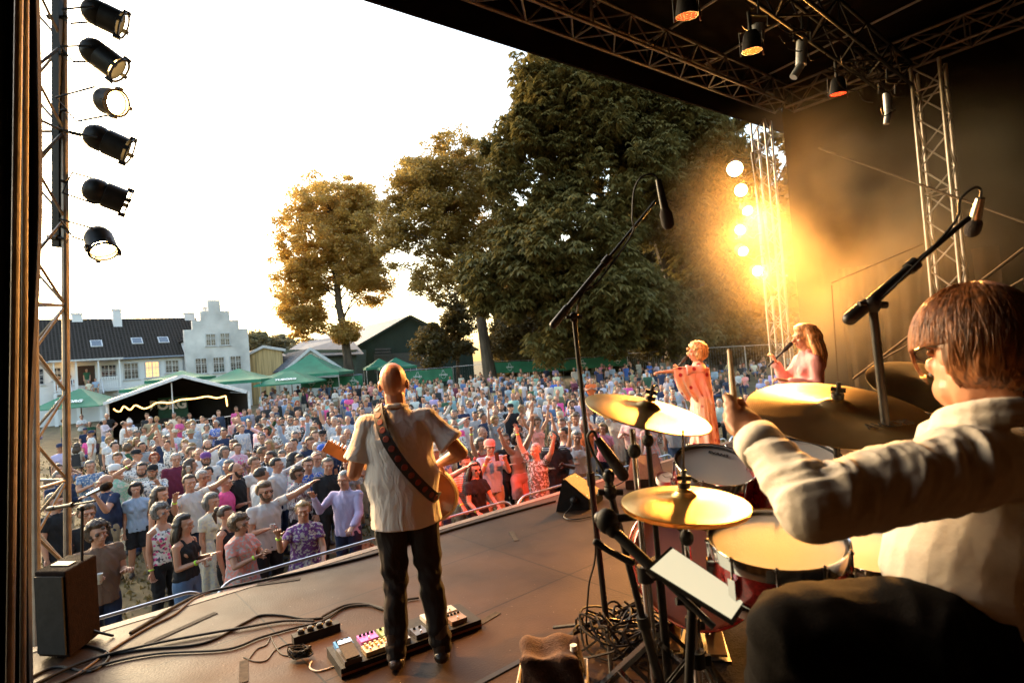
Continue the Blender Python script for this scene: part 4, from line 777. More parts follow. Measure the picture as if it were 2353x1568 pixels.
def bottom_mesh(g, kind, seat, lod):
    j = skeleton(g, 'down', 'down', seat); G = Geo(); V3 = Vector; ex = lambda rx, ry: (V3((rx, 0, 0)), V3((0, ry, 0))); f = g == 'w'; hp_ = .178 if f else .168
    G.loft([(V3((0, 0, z)), *ex(rx, ry)) for z, rx, ry in ((.83, .14, .105), (.9, hp_, .125), (.99, hp_ - .012, .12), (1.02, hp_ - .02, .115))], 16)
    if kind == 'skirt': 
        if seat: G.limb([(0, 0, .93), (0, -.36, .92)], [.19, .21], 12, flat=.55)
        else: G.loft([(V3((0, 0, z)), *ex(rx, ry)) for z, rx, ry in ((.5, .24, .19), (.53, .24, .19), (.9, .19, .135))], 16)
    else:
        for s in (-1, 1):
            h, k, a = j['hj'][s], j['kn'][s], j['an'][s]
            if kind == 'shorts': G.limb([h, h.lerp(k, .5), h.lerp(k, .93)], [.108, .103, .098], 12, round_=False); G.ell(h, (.108, .108, .108), 10, 8)
            else: G.limb([h, h.lerp(k, .5), k], [.105, .092, .074], 12); G.limb([k, k.lerp(a, .5), a + Vector((0, 0, .0))], [.074, .07, .062], 12)
    def wr_(co, no): z = co[:, 2]; x = co[:, 0]; return co + no * (.0055 * np.sin(z * 62 + 3 * np.sin(x * 30) + np.sign(x)) * np.exp(-((z - .5) / .13) ** 2) + .005 * np.sin(z * 80 + x * 20) * np.exp(-((z - .14) / .1) ** 2) + .004 * np.sin(z * 25 + x * 40))[:, None]
    return remesh(G, (.014, .022, .042, .008)[lod], 2 if lod < 2 else 1, None, [cloth('plain')], 'bottom', wr_ if lod < 2 and not seat else None)
def shoe_mesh(g, seat):
    j = skeleton(g, 'down', 'down', seat); G = Geo()
    for s in (-1, 1):
        a = j['an'][s]; G.limb([a + Vector((0, .03, -.045)), a + Vector((0, -.09, -.05)), a + Vector((s * .01, -.17, -.055))], [.045, .044, .034], 8, flat=.8)
    return G.mesh('shoes', [cloth('plain')])
def hair_mesh(kind, lod, seed=0):
    N1, N2 = ((40, 26) if lod < 2 else (14, 10)); G = Geo(); c = Vector((0, -.005, HZ + .03)); vs = []; rn = random.Random(seed)
    for i in range(N2 + 1):
        th = math.pi * i / N2
        for k in range(N1):
            ph = 2 * math.pi * k / N1; d = Vector((math.sin(th) * math.sin(ph), -math.sin(th) * math.cos(ph), math.cos(th)))   # ph 0 faces front
            r = Vector((d.x * .076, d.y * .098, d.z * .1)); front = -d.y; z = d.z
            lim = {'short': -.25 if front < .2 else .5, 'bald': -.35 if front < -.1 else 2, 'fringe': -.6 if front < .1 else .38, 'bob': -1 if front < .25 else .42, 'long': -1 if front < .25 else .5, 'curly': -.9 if front < .3 else .45, 'pony': -.3 if front < .25 else .5, 'cap': 2}[kind]
            lim += max(0, front) * .12; t = 1 / (1 + math.exp(-(z - lim) * 16)); th_ = {'short': .012, 'bald': .006, 'fringe': .02, 'bob': .024, 'long': .02, 'curly': .034, 'pony': .012, 'cap': .01}[kind]
            nz = mnoise.noise(Vector((d.x * 5 + seed, d.y * 5, d.z * 5))) * (.006 if kind != 'curly' else .014) + (mnoise.noise(d * 14 + Vector((seed, 0, 0))) * .012 if kind == 'curly' else 0)
            rr = r.length + (th_ + nz) * t - .016 * (1 - t); q = r.normalized() * rr
            if kind in ('bob', 'long') and z < 0 and t > .5: q = Vector((q.x * 1.12 + (.02 if d.x > 0 else -.02) * -z, q.y * 1.0 + .012, q.z * (1.25 if kind == 'bob' else 1.3)))
            vs.append(c + q)
    G.add(vs, [(i * N1 + k, i * N1 + (k + 1) % N1, (i + 1) * N1 + (k + 1) % N1, (i + 1) * N1 + k) for i in range(N2) for k in range(N1)])
    if kind == 'long':
        for k in range(17 if lod < 2 else 7):
            a = math.pi * (k / (16 if lod < 2 else 6)) ; x, y = math.cos(a), math.sin(a) * .9; top = c + Vector((x * .075, y * .09, .0)); L = .27 + .08 * rn.random(); w_ = .023 if lod < 2 else .04
            G.limb([top, top + Vector((x * .03, y * .02 + .01, -.1)), top + Vector((x * .035 + .01 * rn.uniform(-1, 1), y * .02 + .025, -.2)), top + Vector((x * .02 + .02 * rn.uniform(-1, 1), y * .0 + .03, -L))], [w_, w_ * 1.2, w_ * 1.05, .006], 6)
    if kind == 'pony': G.ell(c + Vector((0, .105, .05)), (.045, .045, .05), 10, 8); G.limb([c + Vector((0, .12, .05)), c + Vector((0, .15, -.02)), c + Vector((0, .13, -.13))], [.025, .032, .008], 7)
    if kind == 'curly' and lod < 2:
        for k in range(60):
            d = Vector((rn.gauss(0, 1), rn.gauss(.45, .9), rn.gauss(.5, .8))).normalized(); G.ell(c + Vector((d.x * .1, d.y * .118, d.z * .115)), (.02, .02, .02), 6, 4)
    return big(G).mesh('hair', [hairm])
def cap_mesh(bucket=False):
    G = Geo(); M = Matrix.Translation((0, .0, HZ + .045)); G.lathe([(.088, 0), (.09, .03), (.082, .065), (.055, .092), (.0, .1)], 20, M); pts = []
    if bucket: G.lathe([(.09, .02), (.13, -.005), (.15, -.012), (.13, -.012), (.088, .008)], 20, M)
    else:
        for i in range(9): a = R(-150 + i * 15 + 0) ; pts.append((math.cos(a) * .078, math.sin(a) * .14 - .015 if True else 0, HZ + .052 - .012 * abs(math.cos(a))))
        G.poly([(-.08, -.03, HZ + .052)] + pts + [(.08, -.03, HZ + .052)], (0, 0, -.008))
    for v in range(len(G.v)): x, y, z = G.v[v]; G.v[v] = (x, y * 1.12, z)
    return big(G).mesh('cap', [cloth('plain')])
def glasses_mesh():
    G = Geo(); 
    for s in (-1, 1):
        pts = [Vector((s * .033 + .022 * math.cos(a * .785), -.098, HZ + .011 + .016 * math.sin(a * .785))) for a in range(9)]; G.limb(pts, .0028, 5); G.limb([(s * .056, -.09, HZ + .016), (s * .079, .0, HZ + .014)], .0028, 5)
    return big(G).mesh('glasses', [dark])
def shades_mesh():
    G = Geo()
    for s in (-1, 1): G.ell((s * .033, -.099, HZ + .009), (.024, .006, .018), 10, 6); G.limb([(s * .056, -.09, HZ + .016), (s * .079, .0, HZ + .014)], .0028, 5)
    G.limb([(-.03, -.1, HZ + .018), (.03, -.1, HZ + .018)], .003, 5); return big(G).mesh('sunglasses', [dark])
def beard_mesh():
    G = Geo(); H = Geo(); H.ell((0, -.055, HZ - .085), (.05, .045, .045), 12, 8); H.limb([(-.062, -.03, HZ - .02), (-.05, -.055, HZ - .075), (0, -.075, HZ - .1), (.05, -.055, HZ - .075), (.062, -.03, HZ - .02)], .022, 8); H.limb([(-.03, -.098, HZ - .05), (0, -.103, HZ - .036), (.03, -.098, HZ - .05)], .008, 6)
    return remesh(big(H), .008, 1, None, [hairm], 'beard')
def cup_mesh(): G = Geo(); G.lathe([(.0, 0), (.026, 0), (.036, .11), (.038, .112), (.033, .108), (.025, .01)], 14); return G.mesh('cup', [pmat('clear_plastic_cup', (.6, .58, .55), .25, 0, .1)])
def phone_mesh(): G = Geo(); G.box((0, 0, 0), (.075, .009, .15)); return G.mesh('phone', [dark], False)
CACHE = {}
def cached(fn, *a):
    k = (fn.__name__,) + a
    if k not in CACHE: CACHE[k] = fn(*a)
    return CACHE[k]
band = pmat('neon_wristband', (.45, .75, .05), .5)
def wristband(g, aL, aR, s):
    j = skeleton(g, aL, aR, False); G = Geo(); d = j['ha'][s]; w_ = j['wr'][s] - d * .035; G.limb([w_ - d * .01, w_ + d * .01], .034, 12, round_=False); return G.mesh('wristband', [band])
def person(label, pos, rz, g='m', arms=('down', 'down'), top=('tee', 'white', 'plain'), bot=('trousers', 'navy'), hair=('short', 'brown'), skin_=0, seat=False, h=1.75, lod=0, fat=0, extra=(), tilt=(0, 0), group='crowd standing before the stage', wide=1.0, handle=None):
    aL, aR = arms; o = thing('person', label, 'person', pos, rz, group); k = h / 1.76; o.scale = (k * wide, k * wide, k)
    dz = -(.93 - .47) if seat else 0
    o.rotation_euler = (tilt[0], tilt[1], rz)
    def part(nm, me, colr, mat=None): 
        p = put(nm, me, o, loc=(0, 0, dz), color=colr, mat=mat); return p
    part('body', cached(body_mesh, g, aL, aR, seat, lod, fat), SK[skin_] if isinstance(skin_, int) else skin_)
    if top and top[0] != 'none': part('shirt' if 'dress' not in top[0] else 'dress', cached(top_mesh, g, aL, aR, top[0], lod, fat), CC[top[1]], cloth(top[2] if len(top) > 2 else 'plain'))
    if bot: part(bot[0], cached(bottom_mesh, g, bot[0], seat, lod), CC[bot[1]], cloth('plain'))
    if lod < 2: part('shoes', cached(shoe_mesh, g, seat), (.05, .045, .04))
    if 'cap' in extra or 'hat' in extra:
        part('hair', cached(hair_mesh, 'bald', lod, 1), HC[hair[1]]); part('cap' if 'cap' in extra else 'sun_hat', cached(cap_mesh, 'hat' in extra), CC[handle or 'navy'])
    elif hair[0] != 'none': part('hair', cached(hair_mesh, hair[0], lod, {'curly': 2}.get(hair[0], 1)), HC[hair[1]])
    if 'glasses' in extra: part('glasses', cached(glasses_mesh), (0, 0, 0))
    if 'shades' in extra: part('sunglasses', cached(shades_mesh), (0, 0, 0))
    if 'beard' in extra: part('beard', cached(beard_mesh), HC[hair[1]])
    if 'band' in extra: part('wristband', cached(wristband, g, aL, aR, -1), (0, 0, 0))
    bpy_m = Matrix.Translation(pos) @ Matrix.Rotation(rz, 4, 'Z') @ Matrix.Diagonal((k * wide, k * wide, k, 1)); j = skeleton(g, aL, aR, seat)
    if 'cup' in extra: q = bpy_m @ (j['wr'][-1] + j['ha'][-1] * .1 + Vector((.0, -.02, -.06 + dz))); tag(put('beer_cup', cached(cup_mesh), None, loc=q), 'plastic cup of beer held by the ' + label[:60].replace('person', 'one').strip() if False else 'plastic cup held by the ' + short(label), 'cup', 'plastic cups')
    if 'phone' in extra: q = bpy_m @ ((j['wr'][-1] + j['wr'][1]) / 2 + Vector((0, -.08, .1 + dz))); p = put('phone', cached(phone_mesh), None, loc=q); p.rotation_euler = (R(-15), 0, rz); tag(p, 'black phone held up by the ' + short(label), 'phone')
    return o
def short(l):
    w_ = l.split(); out = []
    for x in w_[:9]: out.append(x)
    return ' '.join(out).rstrip(',')
EXPL = []
def face_cam(p, off=0): return math.atan2(-p.x, p.y) + R(off)     # rotation that turns a figure built facing -y towards the stage
def at_head(px, py, h): return toground(px, py, h * .985)
def XP(px, py, h, label, **k):
    k['wide'] = k.get('wide', 1.0) * 1.09; off = k.pop('turn', 0); dd = k.pop('lift', 0); p = at_head(px, py, h); p.z += dd; d = p.xy.length; lod = 0 if d < 15 else 1 if d < 24 else 1
    o = person('' + label, p, face_cam(p, off) , h=h, lod=lod, **k); EXPL.append((p.x, p.y)); return o
W_, Tk, Te, Sh, Dr, LD = 'w', 'tank', 'tee', 'shirt', 'dress', 'longdress'
# turn > 0 turns the face towards the right of the picture
XP(222, 1206, 1.78, 'curly dark-haired man in dark shirt holding a cup beside the speaker cabinet', arms=('bent', 'bent'), top=(Te, 'brown'), bot=('trousers', 'navy'), hair=('curly', 'brown'), extra=('cup', 'band'), turn=20, fat=.6)
XP(368, 1162, 1.68, 'woman with short grey curls in white and pink floral top at the barrier', g=W_, top=(Tk, 'hot pink', 'floral'), bot=('trousers', 'black'), hair=('curly', 'grey'), turn=35, extra=('band',), arms=('down', 'down'))
XP(420, 1188, 1.66, 'woman with very long dark hair in black tank top and denim shorts', g=W_, top=(Tk, 'black'), bot=('shorts', 'denim blue'), hair=('long', 'dark brown'), turn=55, arms=('bent', 'bent'), extra=('band',))
XP(485, 1138, 1.67, 'woman with grey bob in long cream dress behind the barrier', g=W_, top=(LD, 'cream', 'print'), bot=None, hair=('bob', 'grey'), turn=40)
XP(517, 1168, 1.62, 'woman with tied-up brown hair and black top looking right', g=W_, top=(Tk, 'black'), bot=('trousers', 'black'), hair=('pony', 'brown'), turn=60)
XP(548, 1188, 1.6, 'woman with curly brown hair clapping in a pink patterned strap dress', g=W_, top=(Dr, 'salmon', 'print'), bot=None, hair=('curly', 'light brown'), turn=45, arms=('clap', 'clap'), fat=.8, extra=('band',), wide=1.08)
XP(606, 1112, 1.84, 'bearded man with sunglasses and long hair pointing skyward in white t-shirt', top=(Te, 'white'), bot=('trousers', 'black'), hair=('fringe', 'light brown'), extra=('shades', 'beard', 'cup'), arms=('point', 'bent'), turn=30)
XP(695, 1157, 1.66, 'blond woman singing at the rail in purple strap dress', g=W_, top=(Dr, 'purple', 'print'), bot=None, hair=('pony', 'blond'), turn=0, arms=('rail', 'fist'), fat=.6, extra=('band',), wide=1.05)
XP(791, 1087, 1.8, 'white-haired man raising a fist in open pale pink shirt', top=(Sh, 'lavender'), bot=('trousers', 'navy'), hair=('short', 'white'), turn=-25, arms=('rail', 'fist'), extra=('band',), fat=.4)
XP(752, 1056, 1.82, 'grey-haired man in dark navy jacket behind the white-haired man', top=(Sh, 'black'), bot=('trousers', 'black'), hair=('short', 'grey'), turn=10)
XP(706, 1056, 1.78, 'brown-haired man in blue and dark floral shirt with a drink', top=(Te, 'royal blue', 'print'), hair=('short', 'brown'), arms=('bent', 'bent'), extra=('cup',), turn=15)
XP(515, 1097, 1.66, 'young man in bright pink t-shirt looking right', top=(Te, 'hot pink'), hair=('short', 'brown'), turn=60, arms=('bent', 'down'))
XP(540, 1067, 1.82, 'bald bearded man in black and white football jersey', top=(Te, 'black'), hair=('bald', 'dark brown'), extra=('beard',), turn=65, fat=.3)
XP(598, 1079, 1.8, 'dark-haired man in white t-shirt seen half from behind', top=(Te, 'white'), hair=('short', 'dark brown'), turn=120)
XP(633, 1056, 1.82, 'dark-haired man in white shirt pointing forward', top=(Sh, 'white'), hair=('short', 'black'), turn=60, arms=('point', 'down'))
XP(582, 1054, 1.8, 'cropped fair-haired man in white polo shirt', top=(Te, 'white'), hair=('short', 'light brown'), turn=50)
XP(673, 1043, 1.7, 'woman with long black hair and bare shoulders seen from the side', g=W_, top=(Tk, 'black'), hair=('long', 'black'), turn=90)
XP(740, 1025, 1.82, 'grey man in blue baseball cap and navy shirt', top=(Te, 'navy'), hair=('short', 'grey'), extra=('cap',), handle='royal blue', turn=15)
XP(664, 1019, 1.84, 'bald man in white shirt behind the long-haired woman', top=(Sh, 'white'), hair=('bald', 'grey'), turn=10)
XP(677, 994, 1.82, 'grey-haired man with glasses clapping high in pale blue shirt', top=(Sh, 'pale blue'), hair=('short', 'grey'), arms=('up', 'up'), extra=('glasses', 'band'), turn=-10)
XP(714, 984, 1.72, 'laughing woman with big blond curls in pale pink blouse', g=W_, top=(Te, 'pink', 'floral'), hair=('curly', 'blond'), turn=10)
XP(610, 984, 1.66, 'woman dancing with both arms overhead in beige tank top', g=W_, top=(Tk, 'beige'), hair=('bob', 'brown'), arms=('over', 'over'), turn=-20, bot=('skirt', 'beige'))
XP(571, 964, 1.76, 'dark-haired woman in long pale blue dress waving one arm', g=W_, top=(LD, 'pale blue'), bot=None, hair=('pony', 'dark brown'), arms=('down', 'up'), turn=-20)
XP(515, 1029, 1.72, 'woman with grey bob and glasses in light blue cardigan', g=W_, top=(Sh, 'pale blue'), hair=('bob', 'grey'), extra=('glasses',), turn=35)
XP(472, 1043, 1.82, 'man in faded purple cap and glasses drinking in white t-shirt', top=(Te, 'white'), hair=('short', 'brown'), extra=('cap', 'cup', 'glasses', 'beard'), handle='purple', arms=('bent', 'fist'), turn=5)
XP(403, 1044, 1.8, 'white-haired man with glasses in maroon polo shirt', top=(Te, 'maroon'), hair=('short', 'white'), extra=('glasses',), fat=1, wide=1.06, turn=10)
XP(436, 1058, 1.74, 'long brown-haired woman turned away beside the maroon polo shirt', g=W_, top=(Tk, 'brown'), hair=('long', 'brown'), turn=100)
XP(434, 1095, 1.8, 'cropped-haired man in white t-shirt pointing up with green wristband', top=(Te, 'white'), hair=('short', 'brown'), arms=('point', 'fist'), extra=('band',), turn=20, fat=.5)
XP(366, 1124, 1.72, 'young woman with long brown hair in black top looking right', g=W_, top=(Tk, 'black'), hair=('long', 'brown'), turn=50)
XP(311, 1112, 1.62, 'black-haired woman in light blue v-neck top and black shorts', g=W_, top=(Te, 'pale blue'), bot=('shorts', 'black'), hair=('bob', 'black'), turn=0)
XP(243, 1094, 1.84, 'bald man in loose navy shirt walking beside the microphone', top=(Te, 'navy'), bot=('trousers', 'khaki'), hair=('none', 'brown'), turn=-60, arms=('fist', 'bent'), extra=('band',), fat=.8, wide=1.05)
XP(206, 1061, 1.76, 'grey-haired man with glasses holding a cup in slate blue shirt', top=(Te, 'denim blue', 'print'), hair=('short', 'grey'), arms=('clap', 'clap'), extra=('glasses', 'cup'), fat=1, turn=15)
XP(326, 1066, 1.8, 'bearded man with hand to cap in dark checked shirt', top=(Te, 'olive', 'check'), hair=('short', 'dark brown'), extra=('beard', 'band'), arms=('down', 'head'), turn=-15)
XP(312, 1036, 1.78, 'man in black cap and white t-shirt looking away', top=(Te, 'white'), hair=('short', 'grey'), extra=('cap',), handle='black', turn=70)
XP(354, 1042, 1.64, 'red-haired woman with glasses in blue patterned blouse', g=W_, top=(Te, 'navy', 'floral'), hair=('bob', 'red'), extra=('glasses',), fat=.5)
XP(198, 1163, 1.78, 'blond crew member with round glasses all in black by the speaker', g='m', top=(Sh, 'black'), bot=('trousers', 'black'), hair=('fringe', 'light brown'), extra=('glasses',), arms=('bent', 'rail'), turn=15)
XP(124, 1139, 1.8, 'dark-haired crew member in black t-shirt behind the tower', top=(Te, 'black'), bot=('trousers', 'black'), hair=('fringe', 'dark brown'), turn=50)
XP(132, 1069, 1.74, 'young man in brown t-shirt next to the tower', top=(Te, 'brown'), hair=('short', 'brown'), turn=10)
XP(292, 1022, 1.66, 'curly strawberry-blond person in green top seen from behind', g=W_, top=(Te, 'dark green'), hair=('curly', 'light brown'), turn=170)
XP(352, 979, 1.68, 'long blond-haired woman in olive t-shirt', g=W_, top=(Te, 'olive'), hair=('long', 'blond'))
XP(360, 1003, 1.66, 'short red-haired woman in black tank top hugging her neighbour', g=W_, top=(Tk, 'black'), hair=('short', 'red'), arms=('bent', 'down'), turn=45)
XP(388, 1000, 1.66, 'white-haired woman in pale pink t-shirt', g=W_, top=(Te, 'pink'), hair=('fringe', 'white'), turn=-10, fat=.5)
XP(385, 972, 1.66, 'short blond-haired woman in white lace top', g=W_, top=(Te, 'white'), hair=('fringe', 'blond'))
XP(441, 966, 1.7, 'blond woman in white blouse with black shoulder strap', g=W_, top=(Te, 'white'), bot=('trousers', 'black'), hair=('bob', 'blond'), arms=('down', 'bent'))
XP(464, 958, 1.78, 'man in white polo shirt and short denim shorts', top=(Te, 'white'), bot=('shorts', 'denim blue'), hair=('short', 'light brown'), arms=('down', 'bent'), fat=.4)
XP(440, 1021, 1.6, 'boy with curly blond hair in pale shirt looking right', top=(Te, 'pale blue'), hair=('curly', 'blond'), turn=60)
XP(547, 976, 1.66, 'cropped grey-haired woman in black top with sunglasses', g=W_, top=(Te, 'black'), hair=('short', 'grey'), extra=('shades',), turn=20)
XP(245, 951, 1.84, 'bald man standing in black polo shirt with hands on hips', top=(Te, 'black'), bot=('shorts', 'khaki'), hair=('none', 'brown'), arms=('hip', 'hip'), extra=())
XP(187, 954, 1.66, 'woman in plain white t-shirt below the lettered parasol', g=W_, top=(Te, 'white'), bot=('trousers', 'khaki'), hair=('pony', 'dark brown'), arms=('clap', 'clap'))
XP(284, 969, 1.82, 'cropped-haired man in white polo turned to his neighbour', top=(Te, 'white'), bot=('trousers', 'denim blue'), hair=('bald', 'brown'), turn=100, arms=('bent', 'down'), fat=.6)
XP(298, 967, 1.8, 'man in white cap and white t-shirt with hanging sunglasses', top=(Te, 'white'), bot=('trousers', 'navy'), hair=('short', 'grey'), extra=('cap', 'beard'), handle='white', arms=('down', 'down'))
XP(345, 959, 1.78, 'older white-haired man in taupe shirt before the dark tent', top=(Te, 'khaki'), hair=('short', 'white'))
# right of the guitarist
XP(1089, 1065, 1.68, 'long dark-haired woman with sunglasses leaning on the rail in black top', g=W_, top=(Te, 'black'), bot=('trousers', 'black'), hair=('long', 'dark brown'), arms=('rail', 'rail'), extra=('shades', 'band'), turn=30)
XP(1057, 1045, 1.78, 'man in orange striped polo shirt looking down at the rail', top=(Te, 'salmon', 'stripes'), bot=('trousers', 'khaki'), hair=('short', 'brown'), arms=('rail', 'rail'), extra=('band',), turn=25, tilt=(R(6), 0))
XP(1124, 1014, 1.84, 'man in pale trucker cap filming with a phone in light blue shirt', top=(Te, 'pale blue'), bot=('trousers', 'khaki'), hair=('short', 'grey'), arms=('phone', 'phone'), extra=('cap', 'band', 'phone'), handle='salmon', turn=15)
XP(1187, 1000, 1.8, 'shirtless young man with curly hair raising both arms at the rail', top=('none',), bot=('shorts', 'salmon'), hair=('curly', 'dark brown'), arms=('up', 'vee'), turn=40, skin_=2)
XP(1158, 999, 1.82, 'fair cropped-haired young man in black looking down', top=(Te, 'black'), bot=('trousers', 'black'), hair=('short', 'light brown'), turn=40, arms=('bent', 'bent'))
XP(1272, 1000, 1.84, 'black man with sunglasses in black lettered t-shirt by the wedge', top=(Te, 'black'), bot=('trousers', 'black'), hair=('short', 'black'), skin_=(.05, .022, .014), extra=('shades', 'beard', 'band'), arms=('clap', 'bent'), turn=10, fat=.8, wide=1.06)
XP(1296, 985, 1.76, 'person in loose lavender top stretching both arms upward', g=W_, top=(Tk, 'lavender'), hair=('pony', 'brown'), arms=('vee', 'up'), turn=-60)
XP(1340, 967, 1.8, 'bald man in bright orange t-shirt with hand on head', top=(Te, 'orange'), bot=('shorts', 'grey'), hair=('none', 'brown'), arms=('head', 'down'), turn=-30, fat=.4)
XP(1042, 944, 1.84, 'stout bearded man in mint green t-shirt with sunglasses on his head', top=(Te, 'mint green'), bot=('trousers', 'black'), hair=('short', 'grey'), extra=('beard',), fat=1.4, wide=1.1)
XP(1020, 961, 1.8, 'grey-haired man in white shirt pointing beside the mint green t-shirt', top=(Sh, 'white'), hair=('short', 'grey'), arms=('point', 'down'), turn=30)
XP(1172, 930, 1.82, 'man in black t-shirt with white print and black cap', top=(Te, 'black'), hair=('short', 'dark brown'), extra=('cap',), handle='black', fat=.4)
XP(1102, 1009, 1.68, 'grey-haired woman in red top raising one fist', g=W_, top=(Tk, 'red'), hair=('bob', 'grey'), arms=('down', 'up'), turn=40, extra=('band',))
XP(1107, 985, 1.8, 'balding man in orange-lit shirt behind the trucker cap', top=(Te, 'grey'), hair=('bald', 'grey'), turn=45)
XP(1412, 948, 1.72, 'dark-haired woman with glasses in white cardigan and beige dress waving', g=W_, top=(Dr, 'beige'), bot=None, hair=('bob', 'black'), arms=('down', 'up'), extra=('glasses',), turn=-10)
XP(1384, 975, 1.66, 'fair-haired woman with glasses waving in pale pink top', g=W_, top=(Te, 'pink'), hair=('bob', 'blond'), arms=('down', 'up'), extra=('glasses',), turn=-10)
XP(1490, 962, 1.66, 'woman in salmon pink patterned dress below the left cymbal', g=W_, top=(Dr, 'salmon', 'print'), bot=None, hair=('bob', 'blond'), arms=('up', 'down'))
XP(1546, 938, 1.84, 'man in pale grey t-shirt and jeans beside the singer', top=(Te, 'light grey'), bot=('trousers', 'denim blue'), hair=('short', 'grey'), fat=1)
XP(1186, 882, 1.8, 'man in yellow t-shirt and white cap', top=(Te, 'yellow'), hair=('short', 'grey'), extra=('cap',), handle='white')
XP(1356, 870, 1.82, 'big man in plain orange t-shirt standing far back', top=(Te, 'orange'), hair=('none', 'brown'), arms=('clap', 'clap'), fat=1)
XP(1275, 872, 1.8, 'man in bright blue t-shirt standing far back', top=(Te, 'royal blue'), hair=('short', 'grey'), arms=('hip', 'hip'))
XP(1196, 958, 1.76, 'man in plaid shirt waving an open hand high', top=(Te, 'brown', 'check'), hair=('short', 'light brown'), arms=('up', 'down'), turn=40, extra=('band',))
XP(1232, 962, 1.74, 'sandy-haired woman waving both hands behind the shirtless man', g=W_, top=(Tk, 'salmon'), hair=('curly', 'light brown'), arms=('up', 'vee'), turn=30)
XP(1218, 905, 1.8, 'man in pale blue shirt under the raised hands', top=(Te, 'pale blue'), hair=('bald', 'grey'))
XP(1262, 905, 1.78, 'man in cream patterned shirt right of the raised hands', top=(Te, 'cream', 'print'), hair=('short', 'brown'), fat=.6)
# ---- generated rest of the crowd
def halfplane_ok(x, y):
    a, b = Sab(Vector((x, y, 0))); return b < BRB - .45
tent_c = P(410, 920, 32.5); tops_c = ['white'] * 9 + ['pale blue'] * 4 + ['black'] * 6 + ['navy'] * 5 + ['grey', 'grey', 'beige', 'beige', 'light grey', 'light grey', 'cream', 'cream', 'pink', 'olive', 'denim blue', 'denim blue', 'lavender', 'khaki', 'brown', 'royal blue', 'dark green', 'salmon', 'hot pink', 'mint green', 'maroon']
pats = ['plain', 'plain', 'plain', 'print', 'floral', 'stripes', 'check']; pn_ = {'plain': 'plain', 'print': 'patterned', 'floral': 'floral', 'stripes': 'striped', 'check': 'checked'}
armset = [('down', 'down'), ('down', 'bent'), ('clap', 'clap'), ('up', 'up'), ('down', 'up'), ('cross', 'cross'), ('bent', 'bent'), ('phone', 'phone'), ('point', 'down'), ('vee', 'up')]
armn = {('down', 'down'): 'arms hanging', ('down', 'bent'): 'one arm bent', ('clap', 'clap'): 'clapping', ('up', 'up'): 'both arms up', ('down', 'up'): 'one arm up', ('cross', 'cross'): 'arms crossed', ('bent', 'bent'): 'both forearms out', ('phone', 'phone'): 'hands at face', ('point', 'down'): 'pointing ahead', ('vee', 'up'): 'arms thrown wide', ('lap', 'lap'): 'hands in lap'}
hairs_m = [('short', 'grey'), ('short', 'brown'), ('short', 'dark brown'), ('bald', 'grey'), ('short', 'white'), ('none', 'brown'), ('short', 'light brown'), ('short', 'black'), ('fringe', 'light brown')]
hairs_w = [('bob', 'blond'), ('long', 'blond'), ('long', 'brown'), ('bob', 'grey'), ('curly', 'grey'), ('pony', 'dark brown'), ('curly', 'brown'), ('fringe', 'white'), ('long', 'dark brown'), ('bob', 'red'), ('curly', 'blond'), ('pony', 'light brown')]
hn = lambda h: {'none': 'bald', 'bald': 'balding ' + h[1] + '-haired'}.get(h[0]) or {'short': 'short', 'fringe': 'thick', 'bob': 'bobbed', 'long': 'long', 'curly': 'curly', 'pony': 'tied'}[h[0]] + ' ' + h[1] + '-haired'
def zone(p):
    x, y, d = proj(p + Vector((0, 0, 1.5)))
    if x < 235: z_ = 'near the lettered parasol'
    elif x < 420: z_ = 'before the big tent'
    elif x < 575: z_ = 'by the tent corner'
    elif x < 700: z_ = 'below the golden tree'
    elif x < 800: z_ = 'left of the guitarist\'s head'
    elif x < 960: z_ = 'behind the guitarist'
    elif x < 1090: z_ = 'right of the guitarist'
    elif x < 1200: z_ = 'below the pale leaning trunk'
    elif x < 1330: z_ = 'left of the tall stand'
    elif x < 1480: z_ = 'right of the tall stand'
    elif x < 1600: z_ = 'left of the singer'
    elif x < 1800: z_ = 'between the singers'
    else: z_ = 'past the backing singer'
    return z_
used = {}; cand = []; placed = list(EXPL); rc_ = random.Random(21)
def free(x, y, r):
    for (a, b) in placed:
        if (a - x) ** 2 + (b - y) ** 2 < r * r: return False
    return True
tries = 0
while len(cand) < 700 and tries < 60000:
    tries += 1; px = rc_.uniform(70, 2000); d = 6 + 41 * rc_.random() ** .85; q = P(px, 900, d); x, y = q.x, q.y
    if not halfplane_ok(x, y): continue
    hx, hy, hd = proj(Vector((x, y, gz(x, y) + 1.7)))
    if hx < 72 or hx > 1990 or hy > 1500: continue
    if hx < 600 and d > 27.5: continue                              # the tent and the parasols stand here
    if hx < 245 and d < 26 and rc_.random() < .82: continue          # open grass with chairs
    if hx < 330 and d < 11: continue
    if hx < 330 and d > 20.5 and rc_.random() < .6: continue
    if 1555 < hx < 1990 and (d < 15 or rc_.random() < .72): continue
    if hx > 1380 and d < 12.5: continue
    seated = hx > 1250 and d > 24 and rc_.random() < .55 or (hx > 1555)
    r_ = .43 if d < 14 else .5 if d < 22 else .6
    if not free(x, y, r_): continue
    if any(abs(proj(Vector((a, b, 1.7 + gz(a, b))))[0] - hx) < 9 and math.hypot(a, b) > d - .3 and math.hypot(a, b) < d + 2.2 for a, b in EXPL if d < 16): continue
    if d < 10 and any(abs(proj(Vector((a, b, 1.6)))[0] - hx) < 42 and math.hypot(a, b) > d - .1 for a, b in EXPL): continue
    placed.append((x, y)); cand.append((d, x, y, seated))
cand.sort(); n_ind = 292 - len(EXPL) - 14; print('explicit', len(EXPL), 'cand', len(cand), 'tries', tries, 'far', cand[min(n_ind, len(cand) - 1)][0])
ground_chairs = []
